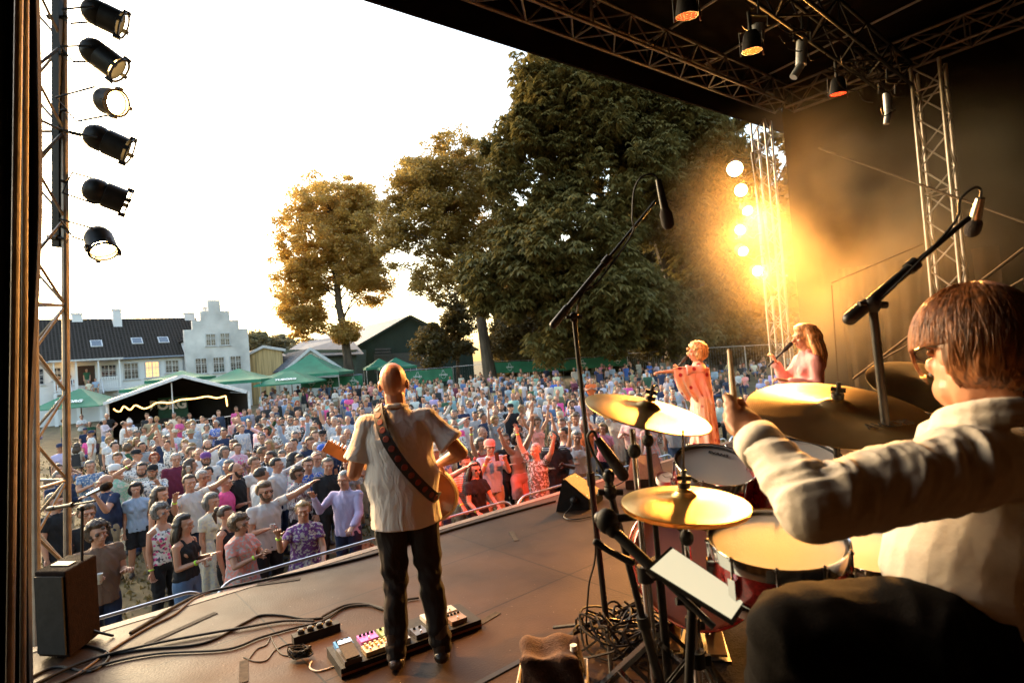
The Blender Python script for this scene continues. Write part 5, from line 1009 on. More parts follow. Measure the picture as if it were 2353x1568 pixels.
def chair_mesh(): 
    G = Geo()
    for s in (-.25, .25):
        G.limb([(s, -.25, 0), (s, .25, .42)], .012, 5); G.limb([(s, .25, 0), (s, -.25, .42)], .012, 5); G.limb([(s, .22, .0), (s, .3, .92)], .012, 5); G.limb([(s, -.25, .62), (s, .28, .64)], .018, 5); G.limb([(s, -.25, .4), (s, -.25, .62)], .012, 5)
    return G.mesh('frame', [blackm])
def chairseat_mesh(): G = Geo(); G.add([(-.25, -.25, .43), (.25, -.25, .43), (.25, 0, .39), (.25, .24, .4), (-.25, .24, .4), (-.25, 0, .39)], [(0, 1, 2, 5), (5, 2, 3, 4)]); return G.mesh('seat', [pmat('black_nylon', (.025, .025, .03), .8)])
def chairback_mesh(): G = Geo(); G.add([(-.25, .25, .45), (.25, .25, .45), (.25, .3, .92), (-.25, .3, .92), (0, .31, .45), (0, .36, .9)], [(0, 4, 5, 3), (4, 1, 2, 5)]); return G.mesh('backrest', [MT['black_nylon']])
chlab = {}
def chair(p, rz, lab):
    o = thing('camping_chair', lab, 'chair', p, rz, 'black folding chairs'); put('frame', cached(chair_mesh), o); put('seat', cached(chairseat_mesh), o); put('backrest', cached(chairback_mesh), o)
for i, (px, py, top, hair_, lab, g_, tn) in enumerate(((204, 1003, 'hot pink', ('bald', 'grey'), 'seated balding man in hot pink shirt, head thrown back', 'm', -20), (252, 1017, 'white', ('short', 'brown'), 'seated young man in white t-shirt reaching up from a chair', 'm', 110), (147, 1043, 'black', ('short', 'red'), 'seated red-haired person in black t-shirt', 'm', 60), (176, 1020, 'beige', ('long', 'brown'), 'seated long-haired woman in beige top turned away', 'w', 150), (158, 1015, 'white', ('bald', 'grey'), 'seated balding man in white t-shirt near the tower', 'm', 30), (195, 985, 'navy', ('short', 'grey'), 'seated man in dark cap behind the hot pink shirt', 'm', -10), (206, 970, 'dark green', ('none', 'brown'), 'seated bald man in dark green top farther back', 'm', 0))):
    p = toground(px, py, 1.25); EXPL.append((p.x, p.y)); rz = face_cam(p, tn); person(lab, p, rz, g=g_, arms=('lap', 'lap') if i != 1 else ('up', 'lap'), top=('tee', top), bot=('shorts', 'denim blue'), hair=hair_, seat=True, lod=0 if i < 5 else 1, extra=('cap',) if i == 5 else (), group='people sitting on folding chairs'); chair(p + Vector((0, 0, 0)), rz, 'black folding chair under the ' + lab.split(',')[0])
far = []
for i, (d, x, y, seated) in enumerate(cand):
    p = Vector((x, y, gz(x, y))); g_ = rc_.choice('mmw'); zn = zone(p)
    for attempt in range(60):
        tc_ = rc_.choice(tops_c); pt = rc_.choice(pats); hs_ = rc_.choice(hairs_w if g_ == 'w' else hairs_m); ar = ('lap', 'lap') if seated else rc_.choice([armset[k] for k in (0, 0, 0, 1, 1, 2, 5, 6, 0, 1)] if (i % 4 or d > 22) else armset); bt = rc_.choice((('trousers', 'navy'), ('trousers', 'black'), ('shorts', 'denim blue'), ('shorts', 'khaki'), ('trousers', 'beige'), ('skirt', 'black') if g_ == 'w' else ('trousers', 'grey')))
        wd = 'woman' if g_ == 'w' else 'man'; kd = rc_.choice(('dress', 'tank', 'tee', 'shirt') if g_ == 'w' else ('tee', 'shirt')); kn = {'dress': 'dress', 'tank': 'strap top', 'tee': 't-shirt', 'shirt': 'shirt'}[kd]
        lab = f"{hn(hs_)} {wd} in {tc_} {kn if pt == 'plain' else pn_[pt] + ' ' + kn}, {'seated' if seated else armn[ar]}, {zn}"
        if lab not in used and len(lab.split()) <= 16: break
    used[lab] = 1; rz = face_cam(p, rc_.gauss(0, 28)); fat = rc_.choice((0, 0, .6)) if g_ == 'm' else 0; h = rc_.gauss(1.78, .06) if g_ == 'm' else rc_.gauss(1.67, .05)
    spec = (p, rz, g_, ar, (kd, tc_, pt), None if kd == 'dress' else bt, hs_, seated, h, fat)
    if i < n_ind: person(lab, p, rz, g_, ar, spec[4], spec[5], hs_, rc_.randrange(4), seated, h, 0 if d < 13 else 1 if d < 25 else 2, fat, extra=(('glasses',) if rc_.random() < .2 and d < 20 else ()) + ((rc_.choice(('cap', 'cap', 'hat')),) if rc_.random() < .09 else ()) + (('shades',) if rc_.random() < .06 and d < 20 else ()) + (('beard',) if g_ == 'm' and rc_.random() < .2 and d < 20 else ()) + (('band',) if d < 15 else ()), handle=rc_.choice(('white', 'black', 'navy', 'khaki', 'beige')), wide=rc_.uniform(1.0, 1.14), group='crowd standing before the stage' if not seated else 'people sitting on the lawn')
    else: far.append(spec)
for x_, y_, of_, st_, tp_, hr_, g_, lab in ((640, 925, .6, False, 'dark green', ('short', 'grey'), 'm', 'man standing in the open doorway of the white manor house'), (430, 968, 1.1, True, 'salmon', ('long', 'blond'), 'w', 'blond person seated behind the left veranda railing'), (520, 968, 1.1, True, 'navy', ('short', 'brown'), 'm', 'person in navy seated beside the veranda doorway'), (655, 1010, 2.6, True, 'cream', ('bob', 'grey'), 'w', 'grey-haired person sitting on the veranda steps'), (706, 1002, 2.3, True, 'pale blue', ('short', 'brown'), 'm', 'person in pale blue sitting by the stair rail')):
    s_, z_ = hp(*z2(x_, y_), of_); q_ = HW(s_, of_, vf + .01 if of_ < 2 else vf - .1 - .35 * (of_ - 1.8) - .1); person(lab, q_, math.atan2(-q_.x, q_.y), g=g_, arms=('lap', 'lap') if st_ else ('down', 'down'), top=('tee', tp_), bot=('shorts', 'khaki'), hair=hr_, seat=st_, lod=2, group='people on the veranda')
# the farthest heads, past the three hundred nearest, as one mass
def far_mass():
    V, Fc, Cn, nv = [], [], [], 0
    def addm(me, M, c, dz):
        nonlocal nv
        k = len(me.vertices); co = np.empty(k * 3); me.vertices.foreach_get('co', co); co = co.reshape(-1, 3) + np.array([0, 0, dz]); A = np.array(M); V.append(co @ A[:3, :3].T + A[:3, 3])
        nf = len(me.polygons); q = [tuple(i + nv for i in p_.vertices) for p_ in me.polygons]; Fc.extend(q); nv += k; Cn.append(np.repeat([[*c, 1]], k, 0))
    for (p, rz, g_, ar, tp_, bt, hs_, seated, h, fat) in far:
        k = h / 1.76; M = Matrix.Translation(p) @ Matrix.Rotation(rz, 4, 'Z') @ Matrix.Scale(k, 4); dz = -.46 if seated else 0
        addm(cached(body_mesh, g_, ar[0], ar[1], seated, 2, 0), M, SK[rc_.randrange(4)], dz); addm(cached(top_mesh, g_, ar[0], ar[1], tp_[0], 2, 0), M, [v * rc_.uniform(.8, 1.05) for v in CC[tp_[1]]], dz)
        if bt: addm(cached(bottom_mesh, g_, bt[0], seated, 2), M, CC[bt[1]], dz)
        if hs_[0] != 'none': addm(cached(hair_mesh, hs_[0], 2, {'curly': 2}.get(hs_[0], 1)), M, HC[hs_[1]], dz)
    me = bpy.data.meshes.new('crowd'); me.from_pydata(np.concatenate(V).tolist(), [], Fc); at_ = me.color_attributes.new('col', 'FLOAT_COLOR', 'POINT'); at_.data.foreach_set('color', np.concatenate(Cn).astype('f').ravel())
    m = bpy.data.materials.new('crowd_clothes'); m.use_nodes = True; n = m.node_tree; a_ = n.nodes.new('ShaderNodeAttribute'); a_.attribute_name = 'col'; n.links.new(a_.outputs[0], n.nodes['Principled BSDF'].inputs['Base Color']); n.nodes['Principled BSDF'].inputs['Roughness'].default_value = .8
    me.materials.append(m); me.polygons.foreach_set('use_smooth', [True] * len(me.polygons)); tag(put('crowd', me), 'farthest rows of the crowd near the fence and trees', 'crowd', kind='stuff')
if far: far_mass()
# ================================================================== STAGE THINGS
def lamp_light(par, name, loc, dirn, energy, colr, size=60, blend=.5, rad=.08):
    l = bpy.data.lights.new(name, 'SPOT'); l.energy = energy; l.color = colr; l.spot_size = R(size); l.spot_blend = blend; l.shadow_soft_size = rad
    o = bpy.data.objects.new(name, l); col.objects.link(o); o.parent = par; o.location = loc; o.rotation_euler = (-Vector(dirn)).to_track_quat('Z', 'Y').to_euler(); return o
lens_hot = pmat('hot_lamp_lens', (1, .75, .4), .5, emit=40, ecol=(1, .6, .2)); lens_warm = pmat('warm_lamp_lens', (.6, .4, .15), .5, emit=3, ecol=(1, .62, .22)); lens_red = pmat('red_led_lens', (.3, .02, .01), .5, emit=1.1, ecol=(1, .03, .006)); lens_amber = pmat('amber_led_lens', (.3, .05, .01), .5, emit=1.2, ecol=(1, .07, .008))
def par_can(label, back, front, dia=.2, lens=None, side=None, barpt=None, group='par lamps', light=None):
    back, front = Vector(back), Vector(front); d = (front - back).normalized(); L = (front - back).length; o = thing('par_lamp', label, 'stage lamp', back, 0, group); M = frame((0, 0, 0), d, upv); r = dia / 2
    g = Geo(); g.lathe([(.001, 0), (r * .45, r * .05), (r * .8, r * .3), (r, r * .75), (r, r * 1.3), (r * .93, r * 1.4), (r * .93, L * .5), (r * 1.02, L * .52), (r * 1.02, L), (r * .9, L), (r * .9, L - .1)], 28, M); gobj('can', g, blackm, o)
    g = Geo(); g.lathe([(.001, L - .07), (r * .5, L - .05), (r * .9, L - .07)], 24, M); gobj('lens', g, lens or lens_warm, o)
    g = Geo(); x = M.to_3x3() @ Vector((1, 0, 0)); y = M.to_3x3() @ Vector((0, 1, 0))
    for v in (x, y, -x, -y): g.box(d * (L + .012) + v * r * 1.08, (.03, .03, .05), M.to_3x3())
    g.lathe([(r * .9, L + .02), (r * 1.08, L + .02), (r * 1.08, L + .03), (r * .9, L + .03), (r * .9, L + .02)], 24, M); gobj('filter_frame', g, blackm, o)
    if barpt is not None:
        b = Vector(barpt) - back; mid = d * L * .42; s_ = d.cross(b - mid).normalized() * (r + .02); g = Geo(); bd = (b - mid).normalized() * 0.04; g.limb([mid + s_, b - bd + s_ * .9, b - bd - s_ * .9, mid - s_], .008, 6, round_=False); g.tube(b - bd, b, .012, 6); gobj('yoke', g, blackm, o)
        g = Geo(); g.limb(smoothpath([b, b.lerp(mid, .45) + Vector((0, 0, -.12)), b.lerp(mid, .6) + Vector((.0, 0, -.2)), mid + Vector((0, 0, -.06))], 6), .003, 4); gobj('safety_cable', g, pmat('blue_grey_wire', (.25, .35, .45), .5), o)
    if light: lamp_light(o, 'lamp_light', d * (L + .05), light[0], *light[1:])
    return o
BD = 4.35                                                        # the upright bar with its six lamps
g = Geo(); bar_t, bar_b = P(133, -60, BD), P(133, 568, BD + .05); g.bar(bar_t, bar_b, .055, .055, rgt)
for y in (40, 545): g.tube(P(133, y, BD), P(112, y, BD + .02), .02, 8); g.tube(P(150, y + 3, BD), P(106, y - 3, BD), .008, 6)
tag(gobj('lamp_bar', g, blackm, smooth=False), 'upright black bar clamped to the left tower carrying six lamps', 'bar')
lefts = (('topmost black par lamp on the left bar, tilted down right', 188, 14, 276, 56, .1, lens_warm, 40), ('second par lamp from the top of the left bar, steeply tilted', 190, 100, 268, 158, .06, lens_warm, 125), ('blazing par lamp, third from the top of the left bar', 226, 228, 264, 236, -.04, lens_hot, 255), ('fourth par lamp from the top of the left bar, brown-lit', 192, 302, 290, 346, .12, lens_warm, 300), ('fifth par lamp from the top, blackest on the left bar', 188, 426, 286, 464, .17, lens_warm, 415), ('lowest par lamp on the left bar, pointing down', 220, 528, 236, 572, -.06, lens_hot, 520))
for i, (lb, x0, y0, x1, y1, dd, ln, by) in enumerate(lefts):
    li = None
    if i == 2: li = (P(900, 1250, 3.6) - P(262, 240, BD), 330, (1, .44, .1), 50, .6, .08)
    if i == 5: li = (P(1000, 1500, 3.0) - P(236, 572, BD), 45, (1, .42, .09), 55, .6, .08)
    if i == 0: li = (P(1700, 900, 7.5) - P(276, 56, BD), 300, (1, .42, .09), 45, .6, .08)
    par_can(lb, P(x0, y0, BD + .05), P(x1, y1, BD + .05 + dd), .195, ln, barpt=P(140, by, BD), light=li)
rights = (('hugely bright par lamp at the top of the far column', 1688, 388, lens_hot, 750, 3), ('second bright par lamp of the far column', 1702, 437, lens_hot, 850, 1), ('third par lamp of the far column, nearest the tower', 1717, 484, lens_hot, 1300, 0), ('fourth par lamp of the far column, pushed out left', 1700, 528, lens_hot, 600, 2), ('fifth par lamp of the far column', 1707, 577, lens_hot, 0, 0), ('lowest par lamp of the far column, turned sideways', 1740, 622, lens_hot, 1300, 4))
twp = S(TWA, -.25, 0); RD = proj(Vector((twp.x, twp.y, 6)))[2]
tgt = {3: P(1750, 1150, 2.0), 1: P(2050, 980, 1.45), 2: P(1150, 1200, 3.6), 4: P(2080, 560, 7.4), 0: P(2000, 760, 7.2)}
print('RD', RD)
for i, (lb, x, y, ln, en, tk) in enumerate(rights):
    c = P(x, y, RD - .25); dv = (tgt[tk] - c).normalized() if i < 5 else (P(1900, 700, 8) - c).normalized(); x2 = c - dv * .33
    par_can(lb, x2, c, .34 if i == 0 else .27 if i == 1 else .22, ln, barpt=P(1745 + i * 9 - 8, y, RD - .1), group='par lamps', light=(dv, en, (1, .42, .085), 62 if i else 75, .8, .1) if en else None)  # top two cans enlarged to stand for the glare of their light
g = Geo(); g.bar(P(1727, 350, RD - .12), P(1775, 680, RD - .12), .05, .05, rgt); tag(gobj('lamp_bar', g, blackm, smooth=False), 'black bar on the far tower carrying the blazing lamps', 'bar')
def led_par(label, px, py, d, ln, dia=.2, light=None, dirn=(0, 0, -1)):
    c = P(px, py, d); o = thing('led_lamp', label, 'stage lamp', c, 0, 'led lamps under the roof'); M = frame((0, 0, 0), Vector(dirn)); r = dia / 2
    g = Geo(); g.lathe([(.001, -.2), (r * .6, -.2), (r * .8, -.16), (r, -.02), (r * 1.05, 0), (r * .92, 0), (r * .9, -.01)], 24, M); gobj('housing', g, blackm, o)
    g = Geo(); g.lathe([(.001, -.006), (r * .9, -.006)], 24, M)
    for k in range(19):
        a = k * 2.4; q = r * .8 * math.sqrt(k / 19); g.ell(M @ Vector((q * math.cos(a), q * math.sin(a), -.004)), (.012, .012, .008), 6, 4)
    gobj('lens', g, ln, o); g = Geo(); g.limb([Vector((r + .02, 0, -.05)), Vector((r + .02, 0, .2)), Vector((-r - .02, 0, .2)), Vector((-r - .02, 0, -.05))], .008, 6, round_=False); g.tube((0, 0, .2), (0, 0, .42), .02, 8); gobj('yoke', g, blackm, o)
    if light: lamp_light(o, 'lamp_light', Vector(dirn) * .03, *light)
    return o
led_par('glowing red lamp nearest the roof edge', 1578, 38, 5.2, lens_red, .2, (P(1150, 1200, 9.0) - P(1578, 38, 5.2), 1300, (1, .1, .03), 36, .7, .06), (.0, .15, -1))
led_par('glowing orange lamp beside the silver moving head', 1727, 118, 6.0, lens_amber, .2, (P(1450, 1150, 8.4) - P(1727, 118, 6.0), 110, (1, .2, .04), 50, .7, .06), (0, .1, -1))
led_par('small red lamp above the amber-lit smoke', 1925, 217, 7.2, lens_red, .2, None, (0, .1, -1))
def mover(label, pts, d, dia=.13):
    o = thing('spot_lantern', label, 'stage lamp', P(*pts[0], d), 0, 'grey lanterns under the roof'); b = P(*pts[0], d); q = [P(x, y, d) - b for x, y in pts]; g = Geo(); g.limb(q[:2], dia / 2, 14, round_=False); gobj('body', g, pmat('silver_grey_housing', (.3, .32, .34), .45, .4), o)
    g = Geo(); g.limb(q[1:], dia * .38, 12, round_=False); gobj('barrel', g, MT['silver_grey_housing'], o); g = Geo(); g.limb([q[0] + rgt * .1, q[0] + rgt * .1 + upv * .12, q[0] - rgt * .1 + upv * .12, q[0] - rgt * .1], .012, 6, round_=False); g.tube(q[0] + upv * .12, q[0] + upv * .3, .015, 6); gobj('yoke', g, blackm, o)
mover('short silver lantern beside the orange lamp', [(1742, 60), (1738, 95), (1735, 118)], 6.1, .14); mover('long grey lantern hanging bent in the middle', [(1842, 95), (1840, 150), (1822, 178)], 6.6, .12); mover('thin grey lantern hanging dimly at the right', [(2037, 215), (2040, 255), (2036, 285)], 7.0, .09)
g = Geo(); rr_ = random.Random(3)
for k in range(26): x = rr_.uniform(1700, 2080); y = 20 + (x - 1700) * .55 + rr_.uniform(-30, 50); g.limb(smoothpath([P(x, y, 6.4), P(x + rr_.uniform(5, 25), y + rr_.uniform(5, 22), 6.5), P(x + rr_.uniform(20, 50), y + rr_.uniform(0, 24), 6.6)], 4), .007, 5)
tag(gobj('cable_bundle', g, rubber), 'tangle of black cables and clamps along the lighting truss', 'cables', kind='stuff')
# ---- stage smoke near the far lamps, amber lamp light put into its colour
def smoke():
    g = Geo(); c = (S(TR - 2.3, -.2, 0) + S(TR - 2.3, 5.6, 0)) / 2; g.box((0, 0, 0), (8.8, 8.4, 6.4)); o = gobj('stage_smoke', g, [], smooth=False); o.location = S(TR - 1.3, 1.7, SZ + 3.1); o.rotation_euler = (0, 0, ang)
    m = bpy.data.materials.new('thin_stage_smoke'); m.use_nodes = True; n = m.node_tree; n.nodes.remove(n.nodes['Principled BSDF']); v = n.nodes.new('ShaderNodeVolumePrincipled'); v.inputs['Color'].default_value = (.9, .78, .55, 1); v.inputs['Anisotropy'].default_value = .25
    tc = n.nodes.new('ShaderNodeTexCoord'); no = n.nodes.new('ShaderNodeTexNoise'); no.inputs['Scale'].default_value = .6; no.inputs['Detail'].default_value = 3; r = n.nodes.new('ShaderNodeMapRange'); r.inputs['From Min'].default_value = .38; r.inputs['From Max'].default_value = .72; r.inputs['To Min'].default_value = .004; r.inputs['To Max'].default_value = .12
    n.links.new(tc.outputs['Object'], no.inputs[0]); n.links.new(no.outputs[0], r.inputs[0]); mp = n.nodes.new('ShaderNodeMapping'); mp.inputs['Scale'].default_value = (1 / 3.5, 1 / 3.9, 1 / 3.3); vl = n.nodes.new('ShaderNodeVectorMath'); vl.operation = 'LENGTH'; fr = n.nodes.new('ShaderNodeMapRange'); fr.interpolation_type = 'SMOOTHSTEP'; fr.inputs['From Min'].default_value = 1; fr.inputs['From Max'].default_value = .15; fr.inputs['To Min'].default_value = 0; fr.inputs['To Max'].default_value = 1; mu = n.nodes.new('ShaderNodeMath'); mu.operation = 'MULTIPLY'
    n.links.new(tc.outputs['Object'], mp.inputs[0]); n.links.new(mp.outputs[0], vl.inputs[0]); n.links.new(vl.outputs['Value'], fr.inputs['Value']); n.links.new(r.outputs[0], mu.inputs[0]); n.links.new(fr.outputs[0], mu.inputs[1]); n.links.new(mu.outputs[0], v.inputs['Density']); n.links.new(v.outputs[0], [x for x in n.nodes if x.type == 'OUTPUT_MATERIAL'][0].inputs['Volume']); o.data.materials.append(m); tag(o, 'thin amber-lit smoke drifting at the far end of the stage', 'smoke', kind='stuff')
smoke()
# ---- speaker cabinet and wedges
spc = thing('speaker_cabinet', 'tall black speaker cabinet with handle slot at the left stage corner', 'speaker')
bA, bB, bC = Z(78, 1312, 2.18), Z(150, 1312, 2.18), Z(222, 1272, 2.18); bD = bA + (bC - bB); top = [bA, bB, bC, bD]
g = Geo(); g.poly([q - Vector((0, 0, .56)) for q in (bA, bB, bC, bD)], (0, 0, .56)); me = g.mesh('cabinet', [pmat('brown_black_speaker_paint', (.012, .006, .004), .8, 0, .3, 30, .3, 120, spec=.05)], False); cab = put('cabinet', me, spc); bv = cab.modifiers.new('b', 'BEVEL'); bv.width = .012; bv.segments = 2
g = Geo(); u_, v_ = (bB - bA), (bC - bB); g.poly([bA + u_ * .06 + v_ * .02 + Vector((0, 0, -.53)), bB - u_ * .06 + v_ * .02 + Vector((0, 0, -.53)), bB - u_ * .06 + v_ * .02 - Vector((0, 0, .03)), bA + u_ * .06 + v_ * .02 - Vector((0, 0, .03))], -v_.normalized() * .03); gobj('grille', g, blackp, spc, smooth=False)
g = Geo(); cc = bA + u_ * .5 + v_ * .4; g.poly([cc - u_ * .3 - v_ * .12, cc + u_ * .3 - v_ * .12, cc + u_ * .3 + v_ * .12, cc - u_ * .3 + v_ * .12], (0, 0, .008)); gobj('handle_slot', g, blackm, spc, smooth=False)
def wedge(label, tl, tr, br, bl, mat_, group='floor monitors'):   # sloping grille corners in pixels on z heights
    z1, z0 = SZ + .36, SZ + .1; a, b, c, d = Z(*tl, z1), Z(*tr, z1), Z(*br, z0), Z(*bl, z0); o = thing('floor_monitor', label, 'speaker', (0, 0, 0), 0, group); fl = lambda q: Vector((q.x, q.y, SZ + .006)); bk_ = (a - d); bk_.z = 0; bk_ = bk_.normalized() * .1
    g = Geo(); vs = [a, b, c, d, fl(a + bk_), fl(b + bk_), fl(c), fl(d)]; g.add(vs, [(3, 2, 1, 0), (0, 1, 5, 4), (1, 2, 6, 5), (2, 3, 7, 6), (3, 0, 4, 7), (4, 5, 6, 7)]); gobj('cabinet', g, blackp, o, smooth=False)
    nrm = (b - a).cross(d - a).normalized(); nrm = nrm if nrm.z > 0 else -nrm; ct = (a + b + c + d) / 4; g = Geo(); g.poly([ct + (q - ct) * .94 + nrm * .004 for q in (a, b, c, d)], nrm * .01); gr_ = gobj('grille', g, mat_, o, smooth=False)
    g = Geo(); ux = (b - a); vx = (d - a)
    for f_ in ((.12, .82), (.8, .14)): p = a + ux * f_[0] + vx * f_[1] + nrm * .016; g.poly([p, p + ux * .07, p + ux * .07 + vx * .05, p + vx * .05], nrm * .002)
    gobj('badge', g, white_p, gr_, smooth=False)
    g = Geo(); m_ = (d + a) / 2 * .5 + (fl(d) + fl(a + bk_)) / 2 * .5; sn = -(b - a).normalized(); g.ell(m_ + sn * .004, (.05, .05, .05), 10, 8); gobj('socket_plate', g, blackm, o)
    g = Geo(); q0 = m_ + sn * .04; g.limb(smoothpath([q0, q0 + sn * .06 + Vector((0, 0, -.05)), fl(q0 + sn * .25) + Vector((0, 0, .01)), fl(q0 + sn * .38 - bk_ * 2) + Vector((0, 0, .01)), fl(q0 + sn * .1 - bk_ * 5) + Vector((0, 0, .01))], 6), .008, 6); gobj('cable', g, rubber, o); return o
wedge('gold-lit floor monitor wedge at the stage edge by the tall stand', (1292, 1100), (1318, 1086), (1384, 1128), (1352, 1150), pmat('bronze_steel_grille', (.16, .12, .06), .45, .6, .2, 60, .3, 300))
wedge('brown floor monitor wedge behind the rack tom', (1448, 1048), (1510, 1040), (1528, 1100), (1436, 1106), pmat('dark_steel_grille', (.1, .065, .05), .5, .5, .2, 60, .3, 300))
# ---- microphone stands
def mic(name, label, tail, tip, foam=None, r=.012, group='microphones', body=None):
    tail, tip = Vector(tail), Vector(tip); o = thing(name, label, 'microphone', tail, 0, group); d = tip - tail; g = Geo(); g.limb([(0, 0, 0), d * .3, d * .62], [r * .8, r, r * 1.1], 14, round_=False); gobj('body', g, body or blackm, o)
    g = Geo(); g.limb([d * .6, d * .72, d * .92], [r * 1.1, (foam or r * 1.7), (foam or r * 1.7)], 16); gobj('windshield', g, pmat('dark_foam', (.03, .022, .018), .95, 0, .3, 200, .6, 300), o); return o
def stand(label, base, top, boom=None, r=.012, cat='stand', legs=.3, extra_r=.016, name='microphone_stand', grp='stands'):
    base, top = Vector(base), Vector(top); o = thing(name, label, cat, base, 0, grp); t = top - base; g = Geo(); g.tube((0, 0, .05), t * .52, extra_r, 12); g.tube(t * .5, t, r, 12); gobj('pole', g, blackm, o)
    g = Geo(); g.tube(t * .49, t * .53, extra_r * 1.35, 12); g.ell(t, (r * 2, r * 2, r * 2.2), 10, 8); g.tube(t - rgt * r * 3.5, t + rgt * r * 3.5, r * .9, 8); gobj('clutch', g, blackp, o)
    for k in range(3): a = k * 2.094 + .4; g = Geo(); g.limb([Vector((0, 0, .12)), Vector((math.cos(a) * legs * .5, math.sin(a) * legs * .5, .06)), Vector((math.cos(a) * legs, math.sin(a) * legs, .012))], .009, 6); gobj('leg', g, blackm, o)
    if boom: a, b = Vector(boom[0]) - base, Vector(boom[1]) - base; g = Geo(); g.tube(a, a.lerp(b, .52), r * 1.25, 12); g.tube(a.lerp(b, .5), b, r * .7, 12); g.limb([a, a.lerp(b, .13)], r * 1.7, 12); g.tube(a.lerp(b, .48), a.lerp(b, .54), r * 1.7, 12); gobj('boom', g, blackm, o)
    return o
b0 = Z(1398, 1480, RZ); dz0 = proj(b0)[2]; t_ = P(1318, 728, dz0 * .985); print('stand depth', dz0)
stand('tall black boom stand in the middle of the picture', b0, t_, (P(1271, 746, dz0 * .98), P(1506, 462, dz0 * 1.02)), r=.0105, extra_r=.0145)
mic('microphone', 'foam-covered microphone on the tall middle boom', P(1512, 412, dz0 * 1.02), P(1536, 522, dz0 * 1.03), .03, .017)
g = Geo(); g.limb(smoothpath([P(1512, 412, dz0 * 1.02), P(1498, 400, dz0 * 1.02), P(1472, 408, dz0 * 1.02), P(1456, 440, dz0 * 1.02), P(1452, 500, dz0 * 1.0), P(1450, 540, dz0), P(1380, 640, dz0 * .99), P(1325, 715, dz0 * .985), P(1345, 1000, dz0 * .985), P(1368, 1250, dz0 * .985), P(1352, 1350, dz0 * .985), Z(1350, 1480, RZ + .01), Z(1400, 1470, RZ + .01)], 8), .0045, 6); tag(gobj('microphone_cable', g, rubber), 'thin cable looping from the tall boom down its pole', 'cable')
d2 = 1.62; bt = P(2030, 860, d2); bb2 = Vector((P(2052, 1000, d2).x, P(2052, 1000, d2).y, RZ)); stand('right-hand boom stand rising beside the drummer\'s face', bb2, P(2004, 700, d2), (P(1952, 732, d2), P(2226, 500, d2 * 1.05)), r=.0115, extra_r=.0155)
mic('microphone', 'shiny overhead microphone on the right-hand boom', P(2252, 455, d2 * 1.05), P(2232, 535, d2 * 1.08), .022, .015, body=pmat('warm_grey_metal', (.6, .55, .45), .25, 1))  # warm grey polished metal body
g = Geo(); g.limb(smoothpath([P(2252, 455, d2 * 1.05), P(2252, 435, d2 * 1.05), P(2235, 432, d2 * 1.05), P(2205, 460, d2 * 1.05), P(2193, 510, d2 * 1.04), P(2100, 612, d2), P(2010, 700, d2)], 8), .004, 6); tag(gobj('microphone_cable', g, rubber), 'thin cable looping along the right-hand boom', 'cable')
d3 = 3.45; b3 = Z(188, 1478, SZ); stand('dark stand in front of the speaker cabinet', b3, P(189, 1168, proj(b3)[2]), (P(112, 1168, d3 * 1.03), P(218, 1150, d3 * .98)), legs=.18, r=.009, extra_r=.011); mic('microphone', 'silver microphone with black foam pointing at the bald man', P(200, 1137, 3.42), P(252, 1113, 3.45), .026, .012, body=chrome)
mic('microphone', 'thick black microphone aimed down at the rack tom', P(1372, 1008, 1.95), P(1436, 1098, 1.9), .02, .018)
stand('short black stand leaning left of the hi-hat', Vector((*P(1530, 1400, 1.9).xy, RZ)), P(1402, 1130, 1.92), (P(1398, 1090, 1.93), P(1402, 1140, 1.92)), name='microphone_stand')
g = Geo(); g.limb(smoothpath([P(1372, 1008, 1.95), P(1362, 990, 1.95), P(1350, 1003, 1.95), P(1362, 1040, 1.95), P(1388, 1090, 1.93), P(1420, 1200, 1.92), P(1450, 1300, 1.9), P(1480, 1440, 1.9)], 8), .005, 6); tag(gobj('microphone_cable', g, rubber), 'cable curling from the thick black microphone', 'cable')
# ---- drum kit
def brassm(name, c, rgh=.28):
    m = pmat(name, c, rgh, 1, .25, 5); n = m.node_tree; b = n.nodes['Principled BSDF']; tc = n.nodes.new('ShaderNodeTexCoord'); wv = n.nodes.new('ShaderNodeTexWave'); wv.wave_type = 'RINGS'; wv.rings_direction = 'Z'; wv.inputs['Scale'].default_value = 60; wv.inputs['Distortion'].default_value = 1.2
    n.links.new(tc.outputs['Object'], wv.inputs[0]); bn = n.nodes.new('ShaderNodeBump'); bn.inputs['Strength'].default_value = .35; bn.inputs['Distance'].default_value = .002; n.links.new(wv.outputs[1], bn.inputs['Height']); n.links.new(bn.outputs[0], b.inputs['Normal']); b.inputs['Anisotropic'].default_value = .6; return m
brass = brassm('bright_brass', (.85, .55, .2)); brass2 = brassm('dull_bronze', (.6, .4, .17), .36)
def disc_n(px, py, phi, ratio):
    v = ray(px, py).normalized(); a = R(phi); mj = rgt * math.cos(a) - upv * math.sin(a); mj = (mj - v * mj.dot(v)).normalized(); m_ = mj.cross(-v); m_ = m_ if m_.dot(upv) > 0 else -m_
    return (-v * ratio + m_ * math.sqrt(1 - ratio * ratio)).normalized(), mj
